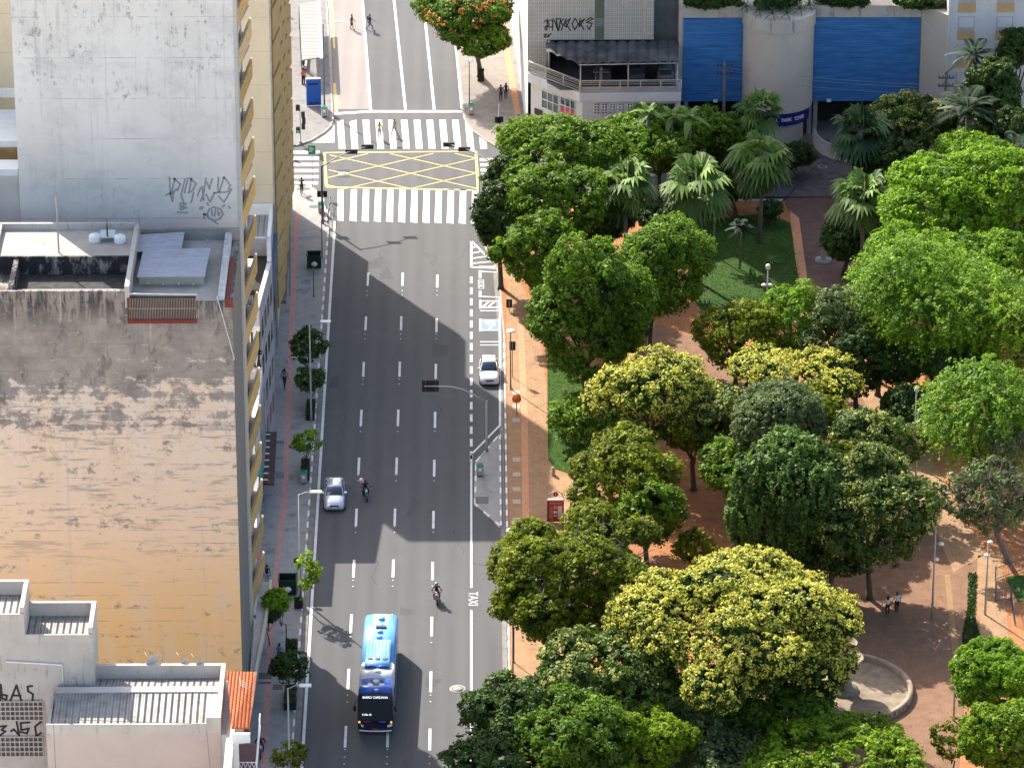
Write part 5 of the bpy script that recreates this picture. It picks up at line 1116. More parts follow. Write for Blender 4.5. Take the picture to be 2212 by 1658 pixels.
# ---------------------------------------------------------------- palms
def fan_leaf(v, tt, base, direction, up, L_, R_, rng, t0):
    """a pleated fan at the end of a petiole"""
    d = np.array(direction); c = base+d*L_; side = np.cross(d, up); side /= max(np.linalg.norm(side), 1e-5); n = np.cross(side, d)
    K = 15; a = np.linspace(-1.9, 1.9, K)
    for k in range(K):
        q = d*math.cos(a[k])+side*math.sin(a[k]); q = q/np.linalg.norm(q); rl = R_*(.8+.25*math.cos(a[k]*.6))
        tip = c+q*rl; tip[2] -= rl*rl*(.16+.22*rng.random()); w = np.cross(q, n); wd = R_*.115; mid = c+q*rl*.55; mid[2] -= rl*.02
        ple = n*(.05 if k % 2 else -.03)
        v += [c, mid+w*wd+ple, tip, mid-w*wd-ple]; tt.append(np.clip(t0+rng.normal()*.05, 0, .5))
def palm(u, v_, h, R_, key, label, kind='fan', seed=0, n=26, trunk_r=.17, skirt=True, name='palm_tree', at=None, z0=.14, cat='palm'):
    """u, v_ : where the crown's heart is in the photograph, h its height"""
    rng = np.random.default_rng(seed+int(u)+int(v_)); c = G(u, v_, h) if at is None else Vector(at); b = Vector((c.x, c.y, z0)); t = thing(name, label, cat, b)
    V, TT = [], []; cc = np.array(c)
    for k in range(n):
        az = k*2.39996+rng.normal()*.15; f = (k+.5)/n; el = R(78-140*f+rng.normal()*11) if kind == 'fan' else R(75-95*f)
        d = np.array([math.cos(az)*math.cos(el), math.sin(az)*math.cos(el), math.sin(el)])
        if kind == 'fan': fan_leaf(V, TT, cc, d, np.array([0, 0, 1.0]) if abs(d[2]) < .95 else np.array([1.0, 0, 0]), R_*.55*(.75+.5*rng.random()), R_*.62*(.75+.5*rng.random()), rng, .44-.28*f+rng.normal()*.07)
        elif kind == 'feather':
            side = np.cross(d, [0, 0, 1.0]); side /= max(np.linalg.norm(side), 1e-5); M_ = 20; prev = cc
            for j in range(1, M_+1):
                s_ = j/M_; p = cc+d*R_*s_*1.15; p = p-np.array([0, 0, 1])*R_*(.55*s_**2.1); ll = R_*.26*math.sin(math.pi*(.12+.85*s_))+.08
                for sg in (1, -1):
                    q = side*sg*.85+d*.45+np.array([0, 0, -.35]); q = q/np.linalg.norm(q); w = np.cross(q, [0, 0, 1.0]); w = w/max(np.linalg.norm(w), 1e-5)*.085
                    V += [prev, (prev+p)/2+q*ll*.5+w, p+q*ll, (prev+p)/2+q*ll*.5-w]; TT.append(np.clip(.34-.1*f+rng.normal()*.06, 0, .5))
                prev = p
        else:                                              # rosette / banana blades
            side = np.cross(d, [0, 0, 1.0]); side /= max(np.linalg.norm(side), 1e-5); w = R_*(.05 if kind == 'agave' else .16); prev = cc; M_ = 6
            for j in range(1, M_+1):
                s_ = j/M_; p = cc+d*R_*s_-np.array([0, 0, 1])*R_*(.30 if kind == 'agave' else .5)*s_**2.2; w0 = w*math.sin(math.pi*min(1, .25+.75*(s_-1/M_))); w1 = w*math.sin(math.pi*min(1, .25+.75*s_))
                V += [prev-side*w0, p-side*w1, p+side*w1, prev+side*w0]; TT.append(np.clip(.40+rng.normal()*.05, 0, .5)); prev = p
    V = np.array(V)-np.array(t.location)[None]; link('fronds', mesh_quads('fronds', V, np.array(TT)), LM[key], t)
    if c.z-b.z > .6:
        mb = MB(); mb.tube([b, b.lerp(c, .5)+Vector((rng.normal()*.08, rng.normal()*.08, 0)), c], [trunk_r*1.3, trunk_r, trunk_r*.9], 8); mb.build('trunk', M_BARKG, t, True)
    if kind == 'fan' and skirt:
        V, TT = [], []
        for k in range(14):
            az = rng.random()*6.28; d = np.array([math.cos(az)*.35, math.sin(az)*.35, -.93]); fan_leaf(V, TT, cc-np.array([0, 0, .2]), d, np.array([math.cos(az), math.sin(az), 0]), R_*.35, R_*.5, rng, .2)
        V = np.array(V)-np.array(t.location)[None]; link('dry_fronds', mesh_quads('dry_fronds', V, np.array(TT)), MATS_DRY, t)
    return t
MATS_DRY = leafmat('dry_frond', (.09, .075, .04), (.20, .16, .09))
palm(1352, 395, 9.0, 2.5, 'palm', 'sunlit fan palm furthest left in the palm group', n=34)
palm(1505, 400, 9.2, 2.9, 'palm', 'sunlit fan palm with a shaggy skirt of dry fronds in the middle of the group', n=34)
palm(1640, 238, 8.0, 2.1, 'palm', 'fan palm reaching up in front of the rounded bay', n=30)
palm(1645, 345, 8.2, 2.8, 'palm', 'shaded fan palm beside the cobbled street', n=34)
palm(1865, 425, 8.5, 2.6, 'palm', 'fan palm alone at the right of the brown path', n=34)
palm(1860, 285, 7.2, 2.8, 'dpalm', 'dark fan palm beside the driveway wall', n=30)
palm(1400, 243, 9.6, 2.0, 'palm', 'banana plant with upright blades left of the leaning leaf', 'banana', n=9, name='banana_plant', cat='plant')
palm(1490, 252, 9.4, 2.2, 'palm', 'banana plant with one bent blade before the blue panel', 'banana', n=8, name='banana_plant', cat='plant')
palm(1450, 250, 9.2, 1.9, 'palm', 'smaller banana plant between the two taller ones', 'banana', n=8, name='banana_plant', cat='plant')
palm(1143, 258, 3.0, 1.0, 'palm', 'small curved palm planted by the shop corner', 'feather', n=9, trunk_r=.06)
palm(1222, 236, 3.6, .8, 'palm', 'tiny potted palm before the red window panels', 'feather', n=9, trunk_r=.05)
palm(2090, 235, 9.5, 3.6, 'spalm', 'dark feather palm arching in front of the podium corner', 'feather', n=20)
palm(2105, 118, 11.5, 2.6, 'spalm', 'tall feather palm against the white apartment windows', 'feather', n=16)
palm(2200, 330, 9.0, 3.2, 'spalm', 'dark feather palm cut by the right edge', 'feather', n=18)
palm(1600, 490, 4.2, 1.2, 'spalm', 'slender clustered palm on the shaded lawn', 'feather', n=14, trunk_r=.07)
palm(1545, 440, 5.2, 1.4, 'spalm', 'slender palm stems below the shaggy fan palm', 'feather', n=14, trunk_r=.07)
palm(1400, 1462, 5.2, 2.6, 'palm', 'feather palm poking out of the foreground crowns', 'feather', n=13)
palm(1512, 1500, 5.0, 2.8, 'palm', 'bluish feather palm beside the silvery shrub', 'feather', n=18)
palm(1755, 1512, 3.6, 1.5, 'palm', 'small fan palm left of the fountain pool', n=22, skirt=False)
palm(1445, 765, .7, .9, 'grey', 'pale spiky agave on the shaded bed', 'agave', n=26, name='agave', cat='plant')
palm(1375, 735, .6, 1.0, 'dpalm', 'dark cycad under the round tree', 'agave', n=26, name='cycad', cat='plant')
palm(1215, 940, .6, .9, 'palm', 'spiky plant at the corner of the sunny lawn', 'agave', n=24, name='agave', cat='plant')
palm(1668, 560, .6, .8, 'palm', 'spiky plant on the sunlit strip of lawn', 'agave', n=22, name='agave', cat='plant')
palm(1250, 990, .5, .9, 'grey', 'grey spiky plant by the lawn edge', 'agave', n=24, name='agave', cat='plant')
# roof planting: rosettes and dense bushes on the podium
for i, (u, v_) in enumerate(((1612, 14), (1640, 22), (1668, 30), (1700, 30), (1728, 20), (1748, 10))):
    palm(u, v_, zc2+.5, 1.0, 'dpalm', ['spiky plant at the left end of the rounded planter', 'spiky plant second from the left in the rounded planter', 'spiky plant left of centre in the rounded planter', 'spiky plant right of centre in the rounded planter', 'spiky plant second from the right in the rounded planter', 'spiky plant at the right end of the rounded planter'][i], 'agave', n=26, name='planter_plant', cat='plant', z0=zc2)
for i, (u, v_, rx) in enumerate(((1540, 2, 60), (1680, 4, 50), (1830, 0, 70), (1990, 4, 55))):
    c = G(u, v_, ztop+.5); t = thing('roof_shrub', ['dark shrubs along the podium roof above the left blue panel', 'dark shrubs on the podium roof behind the rounded planter', 'dark shrubs along the podium roof above the wide blue panel', 'dark shrubs on the podium roof by its right corner'][i], 'shrub', (c.x, c.y, ztop))
    crown(t, c, (rx/23.3, 1.0, .8), LM['dark'], np.random.default_rng(i), clump=.3, leaf=.1, lobes=8, base_t=.5)
# tall thin stems on the lawn
print('leaves', LEAFN[0])
# ================================================================ street furniture
def plate(o, name, u, v, w, d, mat, label, z=SWZ, cat='cover', rim=True, grp=None):
    p = G(u, v, z); t = MB(); t.box(-w/2, -d/2, 0, w/2, d/2, .012); q = t.build(name, mat); q.location = p; tag(q, label, cat, grp); return q
M_IRON = NM('iron_cover', (.085, .085, .09), .6, var=.2, vs=6); M_COVER = NM('pale_cover', (.40, .33, .27), .85, var=.15); M_COVW = NM('white_cover', (.62, .60, .56), .8, var=.1)
M_COVB = NM('bluish_cover', (.10, .14, .20), .6, var=.15)
for i, v in enumerate((847, 877, 907, 992, 1024, 1056, 1083, 1122)):
    q = plate(None, 'access_cover', 1116 if v > 950 else 1115, v, .62, .75, M_COVER, 'square pale access cover, '+('first', 'second', 'third', 'fourth', 'fifth', 'sixth', 'seventh', 'last')[i]+' in the row from white car to totem', cat='cover', grp='square pale covers along the park kerb')
plate(None, 'access_cover', 1117, 1156, .75, .8, M_COVW, 'white square cover at the foot of the round park lamp')
for i, (u, v, w, d, m, l) in enumerate(((661, 609, .8, 1.0, M_COVB, 'bluish square cover on the left pavement below the dark skip'), (659, 630, .6, .55, M_COVB, 'smaller bluish cover just below the square bluish one'), (573, 1459, .95, 1.0, M_IRON, 'dark square cover beside the red tile roof'), (571, 1474, .95, .35, M_IRON, 'narrow dark grate below the dark square cover'), (600, 1483, .7, .8, M_IRON, 'dark crooked cover right of the pink strip near the tile roof'), (604, 955, .75, .45, M_IRON, 'dark rectangular cover left of the pink strip at the brown canopy'), (652, 968, .8, 1.1, M_IRON, 'dark patch cover right of the pink strip'), (605, 1027, .65, 1.0, M_COVB, 'blue-grey cover beside the brown canopy'), (1041, 1080, 1.05, 1.2, M_IRON, 'dark drain cover on the traffic island'), (617, 1355, 1.2, .6, M_GREYW, 'grey concrete patch cover near the forked sapling'), (678, 446, .8, .7, M_IRON, 'brownish cover on the sunlit left corner pavement'), (655, 408, 1.2, .5, M_IRON, 'dark cover at the ramp of the left zebra crossing'))):
    plate(None, 'access_cover', u, v, w, d, m, l)
def manhole(u, v, r, label, z=.012):
    p = G(u, v, z); t = thing('manhole', label, 'manhole', p); MB().lathe((0, 0, 0), [(0, .004), (r*.62, .004), (r*.62, 0)], 28).build('lid', M_GREYW if z < .1 else M_IRON, t); MB().lathe((0, 0, 0), [(r*.72, .006), (r, .006), (r, 0)], 28).build('ring', M_KERB, t)
manhole(989, 1487, .62, 'round manhole in the right lane near the second taxi marking'); manhole(742, 376, .5, 'round manhole in the left part of the yellow box'); manhole(1777, 360, .45, 'round manhole in the hotel driveway', .165)
manhole(667, 424, .35, 'round cover on the sunlit left corner', .15); manhole(1120, 248, .3, 'small round cover on the far right pavement', .15)
# worn patches on the carriageway
pm = MB()
for u0, v0, u1, v1 in ((728, 366, 757, 384),): pm.sheet([G(u0, v0), G(u1, v0), G(u1, v1), G(u0, v1)], .006)
struct('road_patch', pm, NM('dark_patch', (.06, .06, .062), .9, var=.15))
# bins
def bin_():
    t = thing('litter_bin', 'x', 'litter bin', (0, 0, 0), 0, 'green-topped litter bins')
    MB().prism([(-.26, -.2), (.26, -.2), (.3, 0), (.26, .2), (-.26, .2), (-.3, 0)], .1, .95).build('body', NM('bin_grey', (.33, .34, .33), .6, var=.15), t)
    MB().prism([(-.28, -.22), (.28, -.22), (.32, 0), (.28, .22), (-.28, .22), (-.32, 0)], .95, 1.08).build('lid', NM('bin_green', (.02, .34, .20), .5, var=.1), t)
    MB().box(-.2, -.12, 1.081, .2, .12, 1.09).build('opening', M_BLACK, t)
    MB().box(-.12, -.215, .5, .12, -.205, .75).build('sticker', M_WHITE, t); MB().cyl((0, 0, 0), (0, 0, .1), .2).build('foot', M_BLACK, t)
    return t
b0 = bin_(); bins = [(701, 252, 'litter bin with a green lid beside the blue kiosk panel'), (1018, 247, 'litter bin with a green lid by the kerb of the far right pavement'), (694, 459, 'litter bin with a green lid behind the traffic light mast at the left corner'), (656, 1043, 'litter bin with a green lid in front of the black planter'), (1037, 1027, 'litter bin with a green lid on the traffic island')]
for i, (u, v, l) in enumerate(bins):
    if i == 0: b0.location = G(u, v, SWZ); b0['label'] = l
    else: copy_tree(b0, G(u, v, SWZ), 0, l)
# park lamps with a white disc
def disc_lamp(u, v, h, label):
    t = thing('street_lamp', label, 'street lamp', G(u, v, SWZ), 0, 'white disc lamps along the park side')
    MB().tube([(0, 0, 0), (0, 0, .5), (0, 0, h-.5)], [.09, .06, .045], 8).build('pole', M_POLE, t)
    MB().lathe((0, 0, h-.5), [(.03, 0), (.14, .28), (.10, .3)], 12).build('fitting', M_STEEL, t)
    MB().lathe((0, 0, h-.2), [(0, .16), (.2, .13), (.36, .04), (.40, -.02), (.34, -.06), (.1, -.03), (0, -.02)], 24).build('lamp_shade', M_WHITE, t)
    MB().lathe((0, 0, 0), [(.2, .0), (.2, .05), (.1, .1)], 12).build('base_plate', M_STEEL, t)
disc_lamp(1103, 840, 5.55, 'white disc lamp standing beside the parked white car'); disc_lamp(1014, 230, 5.0, 'white disc lamp on the far right pavement near the flame-coloured tree')
disc_lamp(1104, 1278, 5.5, 'white disc lamp above the olive tree by the taxi lane'); disc_lamp(1108, 1463, 5.2, 'lamp post coming out under the olive tree onto the sunny pavement')
# tall cobra lamps on the left pavement
def tall_lamp(u, v, h, reach, label, zb=SWZ, m=M_GALV):
    t = thing('street_lamp', label, 'street lamp', G(u, v, zb), 0, 'tall lamp posts on the left pavement')
    MB().tube([(0, 0, 0), (0, 0, 1), (0, 0, h)], [.11, .08, .055], 8).build('pole', m, t)
    MB().tube([(0, 0, h-.05), (reach*.5, 0, h+.18), (reach, 0, h+.22)], .035, 6).build('arm', M_GALV, t)
    MB().prism([(reach-.1, -.1), (reach+.05, -.16), (reach+.75, -.16), (reach+.75, .16), (reach+.05, .16), (reach-.1, .1)], h+.16, h+.28).build('lamp_head', M_WHITE, t)
tall_lamp(672.5, 909, 8.8, 1.0, 'tall lamp post rising past the ball-crowned street tree'); tall_lamp(650, 1290, 8.8, 1.0, 'tall lamp post whose white head hangs beside the silver car')
tall_lamp(627, 1716, 8.6, .9, 'tall lamp post at the bottom of the left pavement'); tall_lamp(701, 238, 8.8, 1.1, 'tall lamp post over the far bus lane', m=M_POLE)
# signal masts
M_SIG = M_BLACK; M_RED = NM('red_lens', (.18, .01, .01), .4); M_GRN = NM('green_lens', (.02, .25, .14), .4, emit=(.0, .16, .08)); M_AMB = NM('amber_lens', (.25, .12, .01), .4)
def sig_head(t, x, y, z, horiz=False, w=.36, h=1.05, back=True):
    m = MB()
    if horiz: m.box(x-h/2, y-.12, z-w/2, x+h/2, y+.12, z+w/2)
    else: m.box(x-w/2, y-.12, z-h/2, x+w/2, y+.12, z+h/2)
    o = m.build('signal_head', M_SIG, t)
    for k in range(3):
        d = (k-1)*h*.31; c = (x+d, y+.125, z) if horiz else (x, y+.125, z+d)
        m = MB(); m.cyl(c, (c[0], c[1]+.1, c[2]), .11, n=10); m.build('visor', M_SIG, o)
        if horiz:
            m = MB(); m.lathe((0, 0, 0), [(.12, 0), (.12, .02), (0, .021)], 10); q = m.build('rear_cover', NM('rear_cover_grey', (.06, .06, .065), .5), o); q.location = (c[0], y-.12, z); q.rotation_euler = (R(90), 0, 0)
    return o
def ped_head(t, x, y, z, col=None):
    o = MB().box(x-.17, y-.12, z-.3, x+.17, y+.12, z+.3).build('signal_head', M_SIG, t)
    if col: MB().cyl((x, y-.121, z-.13), (x, y-.15, z-.13), .1, n=10).build('lens', col, o)
def mast_arm(u, v, h, tip, heads, label, peds=(), disc=None):
    b = G(u, v, SWZ); t = thing('traffic_light', label, 'traffic light', b)
    MB().tube([(0, 0, 0), (0, 0, 1.2), (0, 0, h*.93)], [.12, .1, .09], 10).build('pole', M_POLE, t)
    e = Vector(tip)-b; MB().tube([(0, 0, h*.9), (e.x*.25, e.y*.25, h*.97), (e.x*.5, e.y*.5, h+.05), (e.x, e.y, h+.05)], [.07, .06, .05, .04], 8).build('mast_arm', M_GALV, t)
    for uu in heads:
        f = (uu-b.x)/e.x; sig_head(t, uu-b.x, e.y*f, h+.02, True, .40, 1.1)
    for sx, z, c in peds: ped_head(t, sx, 0, z, c)
    if disc: m = MB(); m.cyl((0, -.12, disc), (0, -.15, disc), .33, n=20); m.build('round_sign_back', M_DGREY, t)
    return t
hL = 6.1
bL = G(697, 482); tL = G(808, 316, hL); mast_arm(697, 482, hL, (tL.x, tL.y, 0), [G(760, 318, hL).x, G(794, 318, hL).x], 'traffic light mast arching over the left half of the yellow box', [(-.28, 2.9, None), (.28, 2.9, None)])
tR = G(957, 312, hL); mast_arm(1068, 476, hL, (tR.x, tR.y, 0), [G(970, 312, hL).x, G(1003, 318, hL).x], 'traffic light mast reaching from the park corner towards the far zebra crossing', [(-.3, 3.4, None), (.3, 3.4, None)], 4.4)
def ped_post(u, v, h, label, heads):
    t = thing('traffic_light', label, 'traffic light', G(u, v, SWZ)); MB().tube([(0, 0, 0), (0, 0, .15), (0, 0, .2), (0, 0, h)], [.2, .16, .06, .05], 8).build('pole', M_STEEL, t)
    for x, z, c in heads: ped_head(t, x, -.02, z, c)
    return t
ped_post(1078, 308, 3.9, 'pedestrian light post on the far right pavement', [(-.22, 2.35, None), (.24, 2.4, None), (.0, 2.3, None)])
t = ped_post(649, 309, 3.9, 'signal post with a lit green figure at the far left corner', [(-.22, 1.35, M_GRN), (.3, 2.9, None), (.36, 2.3, None), (.3, 1.7, None), (-.2, 3.6, None)])
t_ = thing('sign_post', 'thin post at the park-side zebra crossing in front of the mast', 'post', G(1035, 446, SWZ)); MB().cyl((0, 0, 0), (0, 0, 2.8), .04).build('pole', M_POLE, t_); MB().box(-.1, -.05, 2.8, .1, .05, 3.0).build('push_button', M_STEEL, t_)
# green street name panel
t = thing('street_sign', 'green street name panel on a thin post by the left zebra crossing', 'sign', G(675, 404, SWZ)); MB().cyl((0, 0, 0), (0, 0, 4.1), .035).build('pole', M_STEEL, t); sp = MB().box(-.34, -.06, 3.25, .34, -.03, 4.15).build('panel', NM('sign_green', (.01, .17, .09), .5), t)
for k, w_ in enumerate((.3, .42, .38, .25)): MB().box(-.24, -.066, 3.92-k*.13, -.24+w_, -.061, 3.95-k*.13).build('sign_line', M_WHITE, sp)
# overhead sign back
b = G(1051, 973, SWZ); hh = 6.0; t = thing('overhead_sign', 'grey arm over the road carrying a black sign seen from behind', 'road sign', b); ex = G(921, 831, hh).x-b.x; ey = -.4
MB().tube([(0, 0, 0), (0, 0, .6), (0, 0, 4.5)], [.16, .1, .08], 8).build('pole', M_GALV, t)
MB().tube([(0, 0, 4.4), (-.9, ey*.2, 5.0), (-1.9, ey*.5, 5.6), (-2.9, ey*.8, 5.93), (-3.8, ey, hh), (ex-.2, ey, hh)], [.08, .07, .065, .06, .055, .04], 8).build('arm', M_GALV, t)
MB().box(ex-.35, ey+.05, hh-.52, ex+1.0, ey+.09, hh+.5).build('sign_panel', M_BLACK, t)
for x in (-.1, .75): MB().box(ex+x, ey+.02, hh-.52, ex+x+.05, ey+.049, hh+.5).build('bracket', M_DGREY, t)
# black small signs by the kerb
for u, v, h, l in ((1100, 672, 1.15, 'small black sign panel half hidden under the park corner trees'), (1107, 814, 3.3, 'black sign panel on a thin pole behind the round park lamp')):
    t = thing('sign_post', l, 'sign', G(u, v, SWZ)); MB().cyl((0, 0, 0), (0, 0, h), .035).build('pole', M_STEEL, t); p_ = MB().box(-.26, -.05, h-.8, .26, -.03, h).build('panel', M_BLACK, t); MB().box(-.03, -.07, h-.7, .03, -.051, h-.1).build('bracket', M_STEEL, p_)
# phone hood
t = thing('phone_booth', 'orange domed public phone on a short post by the kerb', 'phone booth', G(1116, 896, SWZ)); MB().cyl((0, 0, 0), (0, 0, 1.3), .045).build('post', M_STEEL, t)
MB().ball((0, 0, 1.45), (.38, .38, .42), 20, 12, v0=0, v1=.62).build('hood', NM('orange_shell', (.62, .13, .03), .35, var=.05), t); MB().box(-.14, -.1, 1.2, .14, .05, 1.5).build('telephone', M_DGREY, t)
# info totem
b = G(1200, 1128, SWZ); t = thing('information_totem', 'red information totem with an arched top and an i symbol', 'information sign', b); M_TR = NM('totem_red', (.38, .04, .035), .5, var=.1)
MB().box(-.66, -.06, .1, .66, .06, 1.95).build('panel', M_TR, t); MB().box(-.66, -.065, .1, -.56, .065, 1.95).build('side_edge', NM('dark_maroon', (.05, .008, .02), .5), t); MB().box(-.66, -.08, 1.952, .66, .08, 2.07).build('top_bar', M_WHITE, t)
MB().tube([(.62*math.cos(a), 0, 2.07+.68*math.sin(a)) for a in [math.pi*i/16 for i in range(17)]], .035, 6).build('arch', M_STEEL, t)
m = MB(); m.cyl((0, -.02, 2.5), (0, -.06, 2.5), .2, n=20); m.build('round_badge', NM('badge_maroon', (.20, .015, .05), .5), t); text_mesh('badge_letter', 'i', .34, M_WHITE, frame_mw((0, -.064, 2.5), (1, 0, 0), (0, 0, 1)), t, sx=1.6)
for x0_, z0_, x1_, z1_, mm in ((-.3+.12, 1.25, .12, 1.48, M_YEL), (.18, .35, .52, 1.5, M_COVW), (-.18, .85, .12, 1.05, M_COVW), (-.46, 1.68, .5, 1.74, NM('totem_text', (.6, .3, .25), .6)), (-.5, .5, -.25, 1.4, NM('totem_text2', (.45, .10, .08), .6)), (-.16, .6, .1, .68, M_COVW)):
    MB().box(x0_, -.066, z0_, x1_, -.061, z1_).build('poster', mm, t)
# bollard, pillar
t = thing('stone_bollard', 'rounded stone bollard at the corner of the sunny lawn', 'bollard', G(1195, 1026, SWZ)); MB().lathe((0, 0, 0), [(.17, 0), (.17, .45), (.13, .5)], 14).build('shaft', M_COVER, t); MB().ball((0, 0, .6), .15, 12, 8).build('cap', M_COVER, t)
t = thing('stone_pillar', 'square stone pillar on a round step in the brown path', 'pillar', G(1778, 562, SWZ)); MB().box(-.22, -.22, .15, .22, .22, 1.75).build('shaft', M_COVER, t); MB().lathe((0, 0, 0), [(.75, 0), (.75, .1), (.5, .14), (.5, .2), (0, .2)], 20).build('step', M_GREYW, t); MB().box(-.25, -.25, 1.75, .25, .25, 1.85).build('cap', M_COVW, t)
t = thing('fire_hydrant', 'orange hydrant beside the bin at the left corner', 'hydrant', G(697, 474, SWZ)); MB().lathe((0, 0, 0), [(.16, 0), (.11, .1), (.11, .5), (.15, .55), (.1, .72), (0, .76)], 12).build('body', NM('hydrant_orange', (.5, .14, .02), .5), t); MB().tube([(-.2, 0, .45), (.2, 0, .45)], .06, 8).build('nozzle', NM('hydrant_orange', (.5, .14, .02), .5), t)
# dumpsters and planters
def skip(u, v, w, d, h, label, group=None):
    t = thing('dumpster', label, 'dumpster', G(u, v, SWZ)); gm = NM('skip_green', (.012, .035, .022), .5, var=.2); m = MB()
    for q in ((-w/2, -d/2, w/2, -d/2+.05), (-w/2, d/2-.05, w/2, d/2), (-w/2, -d/2+.05, -w/2+.05, d/2-.05), (w/2-.05, -d/2+.05, w/2, d/2-.05)): m.box(q[0], q[1], .12, q[2], q[3], h)
    m.box(-w/2+.05, -d/2+.05, .12, w/2-.05, d/2-.05, .2); m.build('tub', gm, t); m = MB(); m.tube([(-w/2-.02, -d/2-.02, h), (w/2+.02, -d/2-.02, h), (w/2+.02, d/2+.02, h), (-w/2-.02, d/2+.02, h), (-w/2-.02, -d/2-.02, h)], .035, 5); m.build('rim', gm, t)
    for sx in (-1, 1):
        for sy in (-1, 1): MB().cyl((sx*w*.42, sy*d*.4-.03, .07), (sx*w*.42, sy*d*.4+.03, .07), .07).build('wheel', M_BLACK, t)
    r_ = thing('rubbish_bag', 'pale rubbish bag inside the dumpster '+('near the corner pole' if v < 900 else 'by the yellow-green sapling'), 'rubbish', G(u, v, SWZ+.55)); MB().ball((0, .1, .15), (.28, .22, .2), 10, 7).build('bag', M_COVW, r_); MB().ball((0, .1, .38), (.05, .05, .06), 6, 4).build('knot', M_COVW, r_)
skip(679, 575, 1.25, 1.1, 1.25, 'open dark green dumpster at the foot of a thin pole near the corner'); skip(622, 1278, 1.35, 1.2, 1.3, 'open dark green dumpster beside the yellow-green sapling')
def planter(u0, v0, u1, v1, h, label, hedge=False):
    a, b = G(u0, v0, h), G(u1, v1, SWZ); w = (u1-u0)/27.5; d = max(.5, (a.y-b.y)); c = Vector(((a.x+b.x)/2, b.y+d/2, SWZ)); t = thing('planter', label, 'planter', c); m = MB(); h -= SWZ
    for q in ((-w/2, -d/2, w/2, -d/2+.06), (-w/2, d/2-.06, w/2, d/2), (-w/2, -d/2+.06, -w/2+.06, d/2-.06), (w/2-.06, -d/2+.06, w/2, d/2-.06)): m.box(q[0], q[1], 0, q[2], q[3], h)
    m.build('box', NM('planter_black', (.015, .018, .016), .5, var=.3, vs=6), t); MB().box(-w/2+.06, -d/2+.06, .05, w/2-.06, d/2-.06, h-.08).build('soil', MATS['bed_soil'], t)
    rng = np.random.default_rng(int(v0)); n_ = 900 if hedge else 260; c_ = np.stack([(rng.random(n_)-.5)*w, (rng.random(n_)-.5)*d, h+rng.random(n_)*(.35 if hedge else .1)], 1)
    vv, tt = leaf_quads(c_, norm(rng.normal(size=(n_, 3))+[0, 0, 1]), np.full(n_, .07), np.full(n_, .05), rng.random(n_)*.3, rng); link('plants', mesh_quads('plants', vv, tt), LM['dark'], t)
planter(661, 862, 681, 908, .75, 'black box planter at the foot of the tall lamp under the two-tiered sapling'); planter(650, 990, 669, 1038, .75, 'black box planter behind the green-topped bin')
planter(636, 1290, 654, 1314, .75, 'short black planter just below the second dumpster'); planter(618, 1386, 642, 1420, .8, 'planter overgrown with low green hedge', True); planter(615, 1478, 640, 1533, .75, 'black box planter near the bottom lamp post')
planter(1030, 160, 1047, 176, 1.2, 'dark boxy planter under the flame-coloured tree')
# thin poles
for u, v, h, l in ((696, 556, 3.6, 'thin dark pole behind the first dumpster'), (678, 640, 3.0, 'short thin pole standing in the pavement below the first dumpster'), (1110, 1430, 3.0, 'thin pole next to the lamp under the olive tree')):
    t = thing('post', l, 'post', G(u, v, SWZ)); MB().cyl((0, 0, 0), (0, 0, h), .045).build('pole', M_POLE, t); MB().cyl((0, 0, 0), (0, 0, .06), .12).build('foot', M_POLE, t)
t = thing('round_sign', 'round dark sign seen from behind near the second dumpster', 'sign', G(643, 1275, SWZ)); MB().cyl((0, 0, 0), (0, 0, 2.6), .035).build('pole', M_STEEL, t); MB().cyl((0, -.03, 2.6), (0, -.06, 2.6), .27, n=20).build('disc', M_BLACK, t); MB().box(-.15, -.075, 2.58, .15, -.062, 2.62).build('bracket', M_STEEL, t)
# barrier at the left corner kerb
a, c = G(714, 441, SWZ), G(708, 487, SWZ); t = thing('railing', 'dark pedestrian railing on the kerb at the left corner', 'railing', c); m = MB(); a_ = a-c
for z in (.5, 1.0): m.tube([(0, 0, z), (a_.x, a_.y, z)], .03, 5)
m.build('rail', M_POLE, t)
for k in range(4): f = k/3; MB().cyl((a_.x*f, a_.y*f, 0), (a_.x*f, a_.y*f, 1.05), .035).build('post', M_POLE, t)
# blue kiosk panel
b = G(678, 229, SWZ); t = thing('advertising_panel', 'tall blue advertising panel standing on the far left pavement', 'panel', b, R(6)); MB().box(-.7, -.12, .1, .7, .12, 2.75).build('panel', NM('panel_blue', (.012, .085, .36), .4, var=.06), t); MB().box(-.72, -.14, 2.752, .72, .14, 2.85).build('top_cap', M_STEEL, t)
MB().box(-.52, -.135, 2.2, .42, -.122, 2.4).build('slot', NM('slot_navy', (.006, .02, .10), .5), t)
for x in (-.45, .1): MB().box(x, -.135, .25, x+.38, -.122, .42).build('vent', NM('slot_navy', (.006, .02, .10), .5), t)
